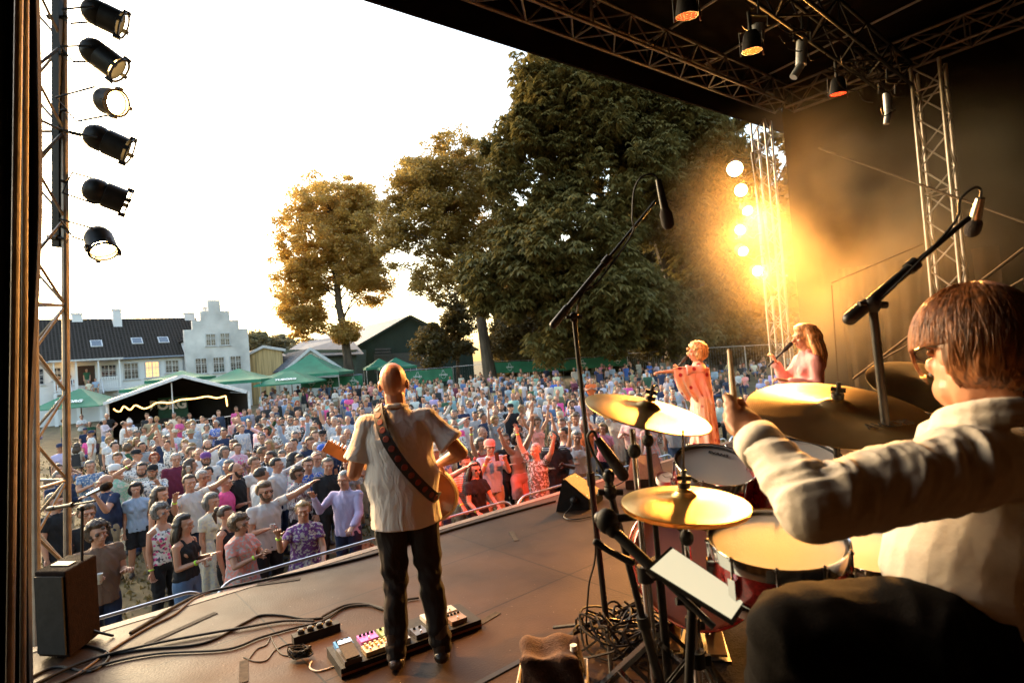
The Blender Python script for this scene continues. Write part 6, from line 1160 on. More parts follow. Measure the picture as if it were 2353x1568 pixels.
def cymbal(label, px, py, wpx, dia, phi, ratio, mat_, name='cymbal', grp='cymbals', lettering=None, hat=False):
    d = F * dia / wpx; n_, mj = disc_n(px, py, phi, ratio); c = P(px, py, d); o = thing(name, label, 'cymbal', (0, 0, 0), 0, grp); o.matrix_world = frame(c, n_, mj); R_ = dia / 2; pr = [(.006, .03), (.02, .029), (R_ * .13, .024), (R_ * .19, .014), (R_ * .21, .011), (R_ * .5, .004), (R_ * .8, -.004), (R_ * .97, -.01), (R_, -.012)]
    g = Geo(); g.lathe(pr + [(r, z - .0016) for r, z in reversed(pr)], 72); gobj('disc', g, mat_, o, deg=60)
    g = Geo(); g.lathe([(.0, .034), (.018, .034), (.018, .05), (.0, .05)], 14); g.lathe([(.007, .03), (.007, .085), (.001, .087)], 10); g.bar((-.02, 0, .062), (.02, 0, .062), .01, .012); gobj('wing_nut', g, blackm, o)
    if lettering: text('lettering', lettering, dia * .09, Matrix.Translation((R_ * .52, -R_ * .3, .0045)) @ Matrix.Rotation(R(40), 4, 'Z'), o, mat=blackp, bold=.0004, ext=.0006)
    if hat: g = Geo(); pr2 = [(r, -.035 - z) for r, z in pr]; g.lathe(pr2 + [(r, z - .0016) for r, z in reversed(pr2)], 64); gobj('lower_disc', g, mat_, o, deg=60); g = Geo(); g.tube((0, 0, .05), (0, 0, .2), .0035, 8); gobj('rod', g, chrome, o)
    return o, c, n_
def tripod(label, base, top, legs=.32, r=.012, mat_=None, name='cymbal_stand', k0=.3):
    base, top = Vector(base), Vector(top); o = thing(name, label, 'stand', base, 0, 'chrome and black drum stands'); t = top - base; mt = mat_ or chrome; g = Geo(); g.tube((0, 0, .04), t * .55, r * 1.25, 14); g.tube(t * .53, t, r * .8, 12); gobj('tube', g, mt, o)
    g = Geo(); g.tube(t * .51, t * .56, r * 2, 12); g.box(t * .53 + rgt * r * 2.2, (r * 2, r * 1.2, r * 2.4)); g.ell(t * .93, (r * 1.7, r * 1.7, r * 2), 10, 8); gobj('clamp', g, blackp, o)
    for k in range(3):
        a = k0 + k * 2.094; h = Vector((math.cos(a), math.sin(a), 0)); g = Geo()
        for s_ in (-.011, .011): sd = Vector((-h.y, h.x, 0)) * s_; g.bar(Vector((0, 0, .36)) + sd, h * legs + Vector((0, 0, .015)) + sd, .005, .014)
        g.bar(Vector((0, 0, .1)), h * legs * .5 + Vector((0, 0, .19)), .02, .006); gobj('leg', g, mt, o); 
    return o
def down(c, off=(0, 0)): return Vector((c.x + off[0], c.y + off[1], RZ))
o1, c1_, n1_ = cymbal('bright golden crash cymbal in front of the lead singer', 1488, 940, 288, .43, 13, .235, brass)
tripod('crash cymbal stand left of the rack tom', down(c1_, (.02, .1)), c1_ - n1_ * .03, mat_=blackm)
o2, c2_, n2_ = cymbal('golden hi-hat cymbals, lowest and nearest of the cymbals', 1572, 1146, 286, .36, 3, .29, brass, hat=True); tripod('hi-hat stand with chrome double-braced legs', down(c2_), c2_ - n2_ * .05, .34, k0=2.6, name='hi_hat_stand')
o3, c3_, n3_ = cymbal('large dull ride cymbal with dark lettering before the drummer', 1920, 938, 384, .51, 8, .36, brass2, lettering='AVEDIS'); tripod('ride cymbal stand behind the snare drum', down(c3_, (.1, .25)), c3_ - n3_ * .03, mat_=blackm)
o4, c4_, n4_ = cymbal('small crash cymbal half hidden behind the drummer\'s face', 2140, 882, 262, .4, 14, .4, brass2); tripod('crash stand hidden behind the ride cymbal', down(c4_, (.1, .2)), c4_ - n4_ * .03, mat_=blackm)
redsh = pmat('red_sparkle_shell', (.32, .012, .012), .25, .35, .5, 90, coat=.8); skinm = pmat('coated_drum_skin', (.4, .39, .39), .55, 0, .08, 3, .1, 200)
def drum(label, px, py, wpx, dia, phi, ratio, dep, nlug, name='tom_drum', nrm=None, depth_=None, word=None, ctr=None, headm=None):
    d = depth_ or F * dia / wpx; n_, mj = disc_n(px, py, phi, ratio)
    if nrm is not None: n_ = Vector(nrm).normalized(); mj = None
    c = P(px, py, d); o = thing(name, label, 'drum', (0, 0, 0), 0, 'drum kit'); o.matrix_world = frame(c, n_, mj); r = dia / 2; g = Geo(); g.lathe([(r * .97, -.02), (r * .97, -dep + .02)], 48); gobj('shell', g, redsh, o)
    g = Geo(); g.lathe([(.001, -.004), (r * .93, -.004), (r * .985, -.012)], 48); gobj('drum_skin', g, headm or skinm, o)
    for z in (0, -dep + .03): g = Geo(); g.lathe([(r * .985, z - .012), (r * .99, z + .008), (r * 1.015, z + .01), (r * 1.03, z + .004), (r * 1.02, z - .03), (r * .985, z - .03)], 48); gobj('hoop', g, chrome if name != 'bass_drum' else redsh, o)
    for k in range(nlug):
        g = Geo(); a = k * 2 * math.pi / nlug + .3; x, y = math.cos(a), math.sin(a); g.tube((x * r * 1.035, y * r * 1.035, .006), (x * r * 1.035, y * r * 1.035, -dep + .01), .0032, 6); g.box((x * r * 1.005, y * r * 1.005, -dep * .5), (.022, .022, min(.06, dep * .5)), Matrix.Rotation(a, 3, 'Z')); g.ell((x * r * 1.035, y * r * 1.035, .008), (.007, .007, .008), 6, 4)
        gobj('lug', g, chrome, o)
    if word: text('lettering', word, .026, Matrix.Translation((r * .05, r * .62, .0)) @ Matrix.Rotation(R(-6), 4, 'Z'), o, mat=blackp, bold=.0008, ext=.0005)
    return o, c, n_
drum('rack tom with bright skin left of the drummer\'s hand', 1642, 1068, 178, .305, 10, .5, .2, 6, word='EVANS'); drum('second tom half hidden behind the drummer\'s sleeve', 1826, 1050, 200, .33, 9, .46, .22, 6)
drum('snare drum with chrome hoops under the drummer\'s elbow', 1782, 1238, 296, .356, 4, .44, .15, 10, name='snare_drum'); drum('red floor tom in the dark beyond the snare drum', 2020, 1262, 250, .4, 6, .4, .38, 8, name='floor_tom')
drum('red bass drum with pale skin behind the hi-hat', 1604, 1288, 300, .53, 0, .8, .4, 10, name='bass_drum', nrm=(-.1, -.96, .3), depth_=2.4, headm=pmat('pink_light_tinted_skin', (.85, .42, .4), .5, 0, .1))  # pink lamp light is put into the skin colour
tripod('snare drum stand under the snare', down(P(1790, 1290, 1.62)), P(1788, 1300, 1.62), .3, name='snare_stand', k0=1.0); tripod('tom stand with chrome clamp left of the rack tom', down(P(1470, 1110, 2.0)), P(1452, 985, 2.0), .34, k0=.2, name='tom_stand', r=.014); tripod('second double-braced stand in front of the bass drum', down(P(1580, 1200, 1.9)), P(1562, 1165, 1.9), .3, mat_=blackm, k0=.9)
def pedal(label, px, py, a):
    c = Z(px, py, RZ); o = thing('drum_pedal', label, 'pedal', c, a, 'drum pedals'); g = Geo(); g.box((0, 0, .012), (.1, .34, .012)); gobj('base_plate', g, blackm, o, smooth=False); g = Geo(); g.bar((0, -.15, .03), (0, .13, .09), .075, .012); gobj('footboard', g, pmat('orange_light_tinted_footboard', (.3, .16, .06), .4, .3, .2, 20), o, smooth=False)  # orange stage light is put into the footboard colour
    g = Geo(); g.tube((-.04, .15, .01), (-.04, .15, .2), .008, 8); g.tube((.04, .15, .01), (.04, .15, .2), .008, 8); g.tube((-.05, .15, .2), (.05, .15, .2), .009, 8); g.tube((0, .15, .2), (0, .1, .36), .005, 6); g.ell((0, .095, .37), (.02, .025, .028), 8, 6); gobj('beater_frame', g, chrome, o)
pedal('hi-hat pedal footboard lit orange', 1548, 1470, R(-20)); pedal('bass drum pedal in the dark under the tablet', 1640, 1480, R(-12))
# tablet, drumstick, bottle, towel, box, towel
q = [P(1545, 1260, 1.62), P(1713, 1373, 1.5), P(1679, 1422, 1.44), P(1493, 1307, 1.55)]; n_ = (q[1] - q[0]).cross(q[3] - q[0]).normalized(); n_ = n_ if n_.dot(-fwd) > 0 else -n_
tb = thing('tablet', 'glowing pale tablet in a black case on the drum hardware', 'tablet', q[0]); g = Geo(); ct = sum(q, Vector()) / 4; g.poly([ct + (p - ct) * 1.08 - q[0] for p in q], -n_ * .012); gobj('case', g, blackp, tb, smooth=False); g = Geo(); g.poly([p + n_ * .002 - q[0] for p in q], n_ * .001); gobj('screen', g, pmat('pale_tablet_screen', (.4, .34, .2), .8, 0, 0, spec=.05, emit=.19, ecol=(1, .88, .58)), tb, smooth=False)
stand('black tablet holder stand among the drum hardware', down(P(1530, 1430, 1.62)), P(1590, 1380, 1.6), (P(1380, 1190, 1.75), P(1640, 1440, 1.5)), name='tablet_stand', r=.013)
g = Geo(); g.ell(P(1395, 1196, 1.74), (.035, .035, .04), 12, 8); g.limb([P(1400, 1192, 1.74), P(1480, 1182, 1.76), P(1530, 1180, 1.78)], [.012, .014, .016], 10); g.limb([P(1370, 1245, 1.75), P(1400, 1265, 1.74), P(1450, 1290, 1.7)], [.012, .009, .012], 8); tag(gobj('stand_clamps', g, blackp), 'black clamps and short arms joining the drum stands', 'clamps')
g = Geo(); g.limb([P(1694, 1010, 1.33), P(1684, 900, 1.42), P(1676, 815, 1.49), P(1675, 806, 1.5)], [.0085, .0082, .0055, .006], 10); tag(gobj('drumstick', g, pmat('pale_hickory', (.55, .38, .2), .5, 0, .1, 5, stretch=(30, 30, 1))), 'wooden drumstick upright in the drummer\'s fist', 'drumstick')
wb = Z(1327, 1610, RZ); o = thing('water_bottle', 'clear plastic water bottle at the bottom edge', 'bottle', wb); g = Geo(); g.lathe([(.0, 0), (.03, .0), (.032, .01), (.032, .13), (.028, .16), (.012, .185), (.012, .2)], 24); gobj('bottle_body', g, pmat('clear_plastic', (.75, .75, .75), .1, 0, 0, trans=.85), o); g = Geo(); g.lathe([(.0, .22), (.014, .22), (.014, .2)], 16); gobj('bottle_cap', g, white_p, o); g = Geo(); g.lathe([(.0325, .05), (.0325, .11)], 24); gobj('label_band', g, pmat('blue_bottle_label', (.05, .1, .4), .5), o)
def towel():
    g = Geo(); a, b = Z(1200, 1600, RZ), Z(1345, 1600, RZ); n1 = 26; vs = []; c = (a + b) / 2 + Vector((0, 0, .1))
    G2 = Geo(); M = basis((0, 0, 1), (b - a)); G2.box(c + Vector((0, 0, .02)), ((b - a).length * .9, .2, .17), M)
    def dp(co, no): return co + no * (np.sin(co[:, 0] * 45 + co[:, 2] * 30)[:, None] * .008 + np.sin(co[:, 1] * 38)[:, None] * .01)
    me = remesh(G2, .008, 8, None, [pmat('brown_towel', (.06, .028, .018), .95, 0, .2, 40, .5, 150)], 'towel', dp); tag(put('towel', me), 'dark brown towel bunched on the white box', 'towel')
    g = Geo(); w_ = (b - a).length
    for k, (dx, dy, sx, sy) in enumerate(((0, -.14, w_ * 1.1, .006), (0, .14, w_ * 1.1, .006), (-w_ * .55, 0, .006, .28), (w_ * .55, 0, .006, .28))): g.box(Vector((c.x, c.y, RZ + .04)) + M @ Vector((dx, dy, 0)), (sx, sy, .075), M)
    g.box(Vector((c.x, c.y, RZ + .006)), (w_ * 1.08, .27, .006), M); tag(gobj('cardboard_box', g, pmat('white_card', (.5, .47, .42), .8), smooth=False), 'open white cardboard box at the bottom edge holding the towel', 'box')
towel()
# clock-like gauge and small things
g = Geo(); n_, mj = disc_n(1528, 1098, 5, .6); M = frame(P(1528, 1098, 2.6), n_, mj); g.lathe([(.0, .004), (.036, .004), (.04, .008), (.042, 0), (.042, -.02), (0, -.02)], 24, M); gg = thing('round_clock', 'small round white dial near the rack tom', 'clock'); gobj('rim', g, pmat('white_dial', (.7, .68, .65), .5), gg); g = Geo(); g.bar(M @ Vector((0, 0, .007)), M @ Vector((.025, .008, .007)), .003, .001); g.bar(M @ Vector((0, 0, .007)), M @ Vector((-.012, .014, .007)), .003, .001); gobj('hands', g, dark, gg, smooth=False)
# ---- cables on the deck
def cable(label, pts, r=.009, z=SZ, mat_=None, name='cable', lift=0):
    g = Geo(); g.limb(smoothpath([Z(x, y, z + r + lift) for x, y in pts], 8), r, 7); tag(gobj(name, g, mat_ or rubber), label, 'cable', 'cables on the deck'); 
brc = pmat('brown_cable', (.08, .045, .03), .6)
cable('black cable lying along the stage edge lip', [(300, 1452), (440, 1372), (540, 1345), (700, 1311), (860, 1272), (1050, 1212), (1200, 1170), (1275, 1150)], .012)
cable('brown cable sweeping from the lower left to the stage edge', [(110, 1580), (180, 1545), (260, 1488), (340, 1440), (400, 1410), (450, 1372), (520, 1347)], .008, mat_=brc)
cable('black cable bundle, upper strand to the power strip', [(60, 1580), (200, 1515), (330, 1490), (470, 1475), (560, 1430), (600, 1412), (650, 1412), (700, 1420), (740, 1418)], .008)
cable('black cable bundle, middle strand to the power strip', [(40, 1590), (190, 1520), (330, 1482), (470, 1455), (560, 1440), (650, 1425), (720, 1425)], .009, lift=.008)
cable('black cable bundle, lower strand to the pedals', [(90, 1590), (230, 1528), (360, 1500), (520, 1490), (600, 1462), (680, 1440), (740, 1425), (790, 1395), (840, 1388), (880, 1395)], .008, lift=.003)
cable('short cable arching behind the pedalboard', [(740, 1415), (790, 1390), (840, 1386), (900, 1402), (920, 1380), (960, 1372)], .009, lift=.004)
cable('thin wire in a zigzag left of the power strip', [(572, 1512), (590, 1490), (612, 1480), (622, 1462), (628, 1475), (645, 1500), (670, 1505), (700, 1500)], .004)
cable('thin wire looping left of the pedalboard', [(560, 1508), (585, 1518), (612, 1515), (632, 1492), (665, 1478), (700, 1480)], .004)
cable('white lead curling from the pedalboard corner', [(778, 1525), (755, 1534), (730, 1540), (713, 1534), (712, 1525), (716, 1518)], .005, mat_=pmat('white_lead', (.5, .45, .4), .5))
cable('cable in the dark at the lower left corner', [(60, 1560), (130, 1530), (210, 1540), (250, 1500), (180, 1480), (120, 1500)], .008)
g = Geo(); rr_ = random.Random(9); c0 = Z(690, 1505, SZ + .02)
for k in range(14): a0_ = rr_.random() * 6; rx, ry = rr_.uniform(.04, .085), rr_.uniform(.025, .06); g.limb([c0 + Vector((rx * math.cos(a0_ + t * .5) + rr_.uniform(-.004, .004), ry * math.sin(a0_ + t * .5), rr_.uniform(0, .05))) for t in range(13)], .005, 5)
tag(gobj('coiled_cable', g, rubber), 'small heap of coiled black cable beside the pedalboard', 'cable')
g = Geo(); c0 = Z(1418, 1462, RZ + .03)
for k in range(22): a0_ = rr_.random() * 6; rx, ry = rr_.uniform(.06, .2), rr_.uniform(.05, .17); ox, oy = rr_.uniform(-.06, .14), rr_.uniform(-.1, .05); g.limb(smoothpath([c0 + Vector((ox + rx * math.cos(a0_ + t * 1.0), oy + ry * math.sin(a0_ + t * 1.0), rr_.uniform(-.02, .13))) for t in range(6)], 4), .0055, 5)
tag(gobj('cable_heap', g, rubber), 'large tangled heap of black cables at the tall stand\'s foot', 'cable')
# ---- pedalboard and power strip
zt = SZ + .07; FL, FR, BL, BR = Z(783, 1532, zt), Z(1000, 1455, zt), Z(738, 1462, zt), Z(975, 1385, zt); U = (FR - FL); Vv = (BL - FL); LU, LV = U.length, Vv.length; un = U.normalized(); vn = (Vv - un * Vv.dot(un)).normalized(); BW = .32; BLn = .92; print('board', LU, LV)
pb = thing('pedalboard', 'long black pedalboard crowded with guitar effects pedals', 'pedalboard', FL); PM = Matrix((un, vn, Vector((0, 0, 1)))).transposed(); pp = lambda u, v, z: un * u + vn * v + Vector((0, 0, z))
g = Geo(); g.box(pp(BLn / 2, BW / 2, -.04), (BLn, BW, .06), PM); gobj('board', g, blackp, pb, smooth=False); g = Geo(); g.box(pp(BLn / 2, -.003, -.045), (BLn, .004, .012), PM); gobj('trim', g, pmat('orange_trim', (.25, .08, .03), .6), pb, smooth=False)
cream = (.5, .4, .25)
peds = ((.02, .13, .0, .2, (.05, .04, .035), 'treadle pedal with worn silver heel', 'wah'), (.15, .33, .02, .13, cream, 'cream pedal with two rows of gold knobs', 'knobs8'), (.03, .14, .2, .3, (.03, .2, .5), 'bright blue pedal', 'k3'), (.17, .29, .17, .28, (.45, .12, .5), 'purple-pink pedal', 'k4'), (.3, .38, .16, .28, (.22, .3, .1), 'olive green pedal', 'k2'), (.35, .44, .02, .14, (.3, .32, .36), 'grey pedal', 'k3'), (.4, .48, .17, .28, (.03, .25, .2), 'teal pedal', 'k2'), (.47, .56, .02, .14, (.06, .06, .07), 'black pedal', 'k2'), (.6, .7, .03, .14, (.4, .03, .03), 'red pedal', 'k2'), (.72, .84, .03, .16, (.22, .14, .08), 'brown pedal with black knobs', 'k4'), (.6, .7, .17, .28, (.5, .47, .42), 'white pedal', 'k1'), (.74, .84, .18, .28, (.4, .36, .3), 'pale grey pedal', 'k1'))
for u0_, u1_, v0_, v1_, c, lb, kd in peds:
    o = thing('effects_pedal', lb + ' on the pedalboard', 'effects pedal', FL + pp((u0_ + u1_) / 2, (v0_ + v1_) / 2, -.008), math.atan2(un.y, un.x), 'effects pedals'); W, D_ = (u1_ - u0_) * .92, (v1_ - v0_) * .94; H = .035; pm = pmat('pedal_' + lb.replace(' ', '_'), c, .35, .2, .15, 60)
    g = Geo(); g.poly([(-W / 2, -D_ / 2, 0), (W / 2, -D_ / 2, 0), (W / 2, -D_ / 2, H * .8), (-W / 2, -D_ / 2, H * .8)], (0, D_, 0)) if kd != 'wah' else g.box((0, 0, H * .4), (W, D_, H * .8)); b_ = gobj('case', g, pm, o, smooth=False)
    g = Geo()
    if kd == 'wah':
        g.bar((0, -D_ * .48, H), (0, D_ * .48, H + .025), W * .8, .01); gobj('treadle', g, pmat('ribbed_rubber', (.04, .03, .02), .8, 0, .5, 90), o, smooth=False); g = Geo(); g.bar((0, D_ * .3, H + .026), (0, D_ * .5, H + .032), W * .8, .006); gobj('toe_plate', g, steel, o, smooth=False); continue
    nk = {'knobs8': 10, 'k4': 4, 'k3': 3, 'k2': 2, 'k1': 1}[kd]
    for k in range(nk):
        if kd == 'knobs8': x, y = (k % 5 - 2) * W * .18, (.02 if k < 5 else .05) - .012
        else: x, y = (k - (nk - 1) / 2) * W / max(2, nk) * .9, D_ * .28
        g.lathe([(.009, H * .8), (.008, H * .8 + .014), (.0, H * .8 + .014)], 10, Matrix.Translation((x, y, 0)))
    gobj('knobs', g, pmat('gold_knob', (.7, .5, .2), .3, .8) if kd == 'knobs8' else blackp, o); g = Geo()
    for x in ((-.3, .0, .3) if kd == 'knobs8' else (0,)): g.lathe([(.007, H * .8), (.007, H * .8 + .01), (.005, H * .8 + .014), (0, H * .8 + .014)], 10, Matrix.Translation((x * W, -D_ * .3, 0)))
    gobj('footswitch', g, chrome, o)
psA, psB = Z(672, 1462, SZ + .05), Z(778, 1428, SZ + .05); o = thing('power_strip', 'black multi-socket power strip beside the pedals', 'power strip', psA); g = Geo(); g.bar((0, 0, -.02), psB - psA + Vector((0, 0, -.02)), .07, .055); gobj('housing', g, blackp, o, smooth=False)
g = Geo()
for k in range(4): p = (psB - psA) * (.18 + .2 * k); g.lathe([(.022, 0), (.022, .02), (.015, .028), (0, .028)], 14, Matrix.Translation(p + Vector((0, 0, .008))))
gobj('plugs', g, blackm, o)
# ================================================================== MUSICIANS
SKW = (.55, .27, .17)
# guitarist, seen from behind
gp = Z(966, 1520, SZ); gr_ = person('bald guitarist seen from behind in white short-sleeved shirt and black jeans', gp, math.pi + R(6), arms=('neck', 'strum'), top=None, bot=None, hair=('none', 'brown'), h=1.78, lod=-1, skin_=(.5, .23, .13), group='musicians on stage', tilt=(R(0), R(1.6)))
kk = 1.78 / 1.76
pt_ = put('shirt', top_mesh('m', 'neck', 'strum', 'camp', -1, .6), gr_, color=(.72, .66, .59), mat=cloth('plain')); 
pt_ = put('trousers', bottom_mesh('m', 'trousers', False, -1), gr_, color=(.022, .018, .016), mat=cloth('plain'))
g = Geo(); sp = [Vector(v) for v in ((.095, -.06, 1.475), (.1, .0, 1.515), (.085, .1, 1.45), (.05, .165, 1.34), (-.02, .178, 1.2), (-.1, .165, 1.08), (-.175, .12, .98), (-.2, .02, .95))]; sm_ = smoothpath(sp, 5)
nrm_ = lambda p: Vector((p.x * .8, p.y + .02, (p.z - 1.2) * .35)).normalized()
vs = []; 
for i, p in enumerate(sm_):
    t = (sm_[min(i + 1, len(sm_) - 1)] - sm_[max(i - 1, 0)]).normalized(); n_ = nrm_(p); s_ = t.cross(n_).normalized() * .031
    vs += [p - s_ + n_ * .006, p + s_ + n_ * .006, p + s_ - n_ * .004, p - s_ - n_ * .004]
g.add(vs, [(i * 4 + k, i * 4 + (k + 1) % 4, (i + 1) * 4 + (k + 1) % 4, (i + 1) * 4 + k) for i in range(len(sm_) - 1) for k in range(4)]); st_ = gobj('guitar_strap', g, pmat('black_strap', (.02, .015, .012), .7), gr_)
g = Geo()
for i in range(3, len(sm_) - 3, 2): p = sm_[i]; n_ = nrm_(p); g.lathe([(.0, .002), (.017, .002), (.019, 0)], 12, frame(p + n_ * .007, n_))
gobj('emblem', g, pmat('red_strap_discs', (.22, .03, .012), .6, 0, .3, 80), st_)
g = Geo(); jj = skeleton('m', 'down', 'down', False)
for s in (-1, 1):
    a = jj['an'][s]; g.limb([a + Vector((0, .0, .12)), a + Vector((0, .01, .0)), a + Vector((0, .02, -.04))], [.052, .05, .046], 12, round_=False); g.limb([a + Vector((0, .035, -.045)), a + Vector((0, -.07, -.045)), a + Vector((s * .01, -.19, -.055))], [.047, .048, .036], 12, flat=.85)
gobj('boots', g, pmat('black_leather', (.03, .02, .015), .3, 0, .3, 20, .3, 50), gr_)
# guitar
gb = P(972, 1130, 3.72); gh = P(772, 1038, 3.62); ax = (gh - gb).normalized(); nz = Vector((ax.y, -ax.x, 0)).normalized(); nz = nz if nz.dot(fwd) > 0 else -nz; ay = nz.cross(ax); GM = Matrix((ax, ay, nz)).transposed().to_4x4(); GM.translation = gb
gt = thing('electric_guitar', 'amber electric guitar held in front of the guitarist', 'guitar'); gt.matrix_world = GM
out = []
for i in range(64):
    a = 2 * math.pi * i / 64; x = math.cos(a); y = math.sin(a); r = .19 - .035 * math.cos(a * 2 + .0) * -1 * .5; bx = x * .215; by = y * (.165 if x < -.1 else .14) * (1 - .22 * math.exp(-((x - .12) / .22) ** 2)); out.append((bx, by))
g = Geo(); g.poly([(x, y, -.025) for x, y in out], (0, 0, .05)); gobj('guitar_body', g, pmat('amber_guitar_finish', (.28, .08, .02), .25, 0, .3, 4, coat=.6), gt, smooth=False)
g = Geo(); g.limb([(x * 1.005, y * 1.005, 0) for x, y in out] + [(out[0][0] * 1.005, out[0][1] * 1.005, 0)], .027, 6, round_=False); gobj('binding', g, pmat('cream_binding', (.5, .34, .14), .35), gt)
LN = (gh - gb).length; g = Geo(); g.bar((.15, 0, .01), (LN - .08, 0, .01), .05, .024); gobj('guitar_neck', g, pmat('maple_neck', (.45, .25, .1), .4), gt, smooth=False); g = Geo(); g.bar((LN - .09, 0, .0), (LN + .08, .012, -.012), .075, .016); gobj('headstock', g, pmat('brown_headstock', (.3, .12, .04), .3), gt, smooth=False); g = Geo()
for k in range(6): g.tube((LN - .06 + k * .024, .03, -.01), (LN - .06 + k * .024, .065, -.01), .006, 6)
gobj('tuning_pegs', g, chrome, gt)
# lead singer
sp_ = Z(1622, 1060, SZ); slab = 'blond lead singer in flowing pink floral kimono reaching out one arm'
sn = person(slab, sp_, R(-98), g='w', arms=('reach', 'mic'), top=('longdress', 'cream', 'plain'), bot=None, hair=('curly', 'blond'), h=1.74, lod=0, skin_=SKW, group='musicians on stage')
for ch in sn.children:
    if ch.name.startswith('dress'): ch.color = (.75, .42, .32, 1); ch.material_slots[0].material = cloth('kimono')
    if ch.name.startswith('hair'): ch.color = (.7, .45, .2, 1)
def wing(s, arm, parent, colr):
    j = skeleton('w', 'reach', 'mic', False); sh, el, wr = j['sh'][s], j['el'][s], j['wr'][s]; path = smoothpath([sh.lerp(el, -.1), sh.lerp(el, .5), el, el.lerp(wr, .42)], 7); V = []; m_ = 16; n = len(path)
    for i, p in enumerate(path):
        t = i / (n - 1); L = .5 - .12 * t + .05 * math.sin(i * 1.7)
        for side_ in (1, -1):
            for k in range(m_ + 1):
                q = k / m_; off = (.05 * min(1, q * 5 + .55) + (.03 * math.sin(i * 1.1 + q * 2) * q)) * side_ * (1 - .3 * q); V.append(Vector((p.x + off, p.y + .03 * math.sin(i * .8 + q * 4) * q + .12 * q * q, p.z + .055 * (1 - min(1, q * 6)) - L * q)))
    g = Geo(); w_ = 2 * (m_ + 1); F_ = []
    for i in range(n - 1):
        for sd in range(2):
            for k in range(m_): a = i * w_ + sd * (m_ + 1) + k; F_.append((a, a + 1, a + w_ + 1, a + w_))
        F_.append((i * w_, i * w_ + m_ + 1, (i + 1) * w_ + m_ + 1, (i + 1) * w_))
    g.add(V, F_); return put('kimono_sleeve', g.mesh('s', [cloth('kimono')]), parent, color=colr)
wing(1, 'reach', sn, (.78, .36, .32)); wing(-1, 'mic', sn, (.72, .3, .28))
put('blouse', top_mesh('w', 'reach', 'mic', 'camp', 0, 0), sn, color=(.78, .4, .34), mat=cloth('kimono'))
g = Geo(); V = []; n = 60
for i in range(n + 1):
    a = -.5 + (math.pi + 1.0) * i / n
    for k in range(17): q = k / 16; r_ = 1 + .42 * q + (.07 * math.sin(i * .75) + .03 * math.sin(i * 1.9)) * q; V.append((math.cos(a) * .178 * r_, math.sin(a) * .14 * r_ + .01, 1.4 - 1.12 * q))
g.add(V, [(i * 17 + k, i * 17 + k + 1, (i + 1) * 17 + k + 1, (i + 1) * 17 + k) for i in range(n) for k in range(16)]); put('kimono', g.mesh('k', [cloth('kimono')]), sn, color=(.74, .36, .32))
for ch in sn.children:
    if ch.name.startswith('hair'): ch.scale = (1.16, 1.16, 1.14); ch.location = (0, .01, -.24)
bm_ = Matrix.Translation(sp_) @ Matrix.Rotation(R(-98), 4, 'Z') @ Matrix.Scale(1.74 / 1.76, 4); j = skeleton('w', 'reach', 'mic', False); h_ = bm_ @ (j['wr'][-1] + j['ha'][-1] * .08); fc = bm_ @ Vector((0, -.15, HZ - .03)); mic('microphone', 'black handheld microphone at the lead singer\'s mouth', h_ - (fc - h_).normalized() * .1, fc - Vector((0, 0, .01)), .026, .013)
# backing singer
s2 = Z(1880, 1106, SZ); sb = person('backing singer with long red-blond hair in pale pink blouse', s2, R(-92), g='w', arms=('bent', 'mic'), top=('blouse', 'pink', 'plain'), bot=('skirt', 'beige'), hair=('long', 'red'), h=1.86, lod=0, skin_=SKW, wide=1.14, group='musicians on stage')
for ch in sb.children:
    if ch.name.startswith('hair'): ch.color = (.75, .36, .14, 1)
    if ch.name.startswith('hair'): ch.scale = (1.18, 1.2, 1.1); ch.location = (0, .0, -.165)
    if ch.name.startswith('shirt'): ch.color = (.72, .34, .33, 1)
g = Geo(); g.loft([(Vector((0, 0, z)), Vector((r, 0, 0)), Vector((0, r * .8, 0))) for z, r in ((.1, .27), (.4, .24), (.7, .21), (.9, .18))], 24); put('long_skirt', g.mesh('k', [pmat('sequined_skirt', (.6, .45, .3), .3, .3, .5, 120, .6, 200)]), sb)
bm_ = Matrix.Translation(s2) @ Matrix.Rotation(R(-92), 4, 'Z') @ Matrix.Scale(1.86 / 1.76, 4); j = skeleton('w', 'bent', 'mic', False); h_ = bm_ @ (j['wr'][-1] + j['ha'][-1] * .08); fc = bm_ @ Vector((0, -.15, HZ - .03)); mic('microphone', 'handheld microphone at the backing singer\'s mouth', h_ - (fc - h_).normalized() * .16, fc, .026, .013)
# ---- drummer, close on the right
dr = thing('person', 'drummer with thick brown hair and glasses in cream shirt striking the drums', 'person', P(2300, 1500, 1.25), 0, 'musicians on stage'); DB = dr.location.copy()
def lp(x, y, d): return P(x, y, d) - DB
hc = lp(2236, 815, 1.27); fd = (rgt * -.02 + fwd * 1.0 - upv * .14).normalized(); zx = (upv + rgt * .05).normalized(); yb = -fd; xr = yb.cross(zx).normalized(); zx = xr.cross(yb); HM = Matrix((xr, yb, zx)).transposed()
Gd, Xd = Geo(), Geo(); head_geo(Gd, Xd, hc, .93, HM, mouth=.1)
shL, elL, wrL = lp(2215, 1075, 1.14), lp(1872, 1168, 1.10), lp(1738, 1012, 1.30)
Gd.limb([lp(2290, 1010, 1.3), lp(2262, 940, 1.29), hc + HM @ Vector((0, .02, -.06))], [.085, .066, .066], 14)
Gd.ell(hc + HM @ Vector((0, -.03, -.075)), (.06, .065, .05), 12, 8, M=HM)
kn_ = lp(1700, 962, 1.37); hd = (kn_ - wrL).normalized(); Gd.limb([lp(2290, 1010, 1.3), shL, elL, wrL.lerp(elL, .3), wrL, wrL + hd * .03], [.05, .05, .04, .034, .03, .032], 12); Gd.limb([wrL + hd * .02, wrL + hd * .06, wrL + hd * .085], [.036, .046, .04], 12, flat=.7)
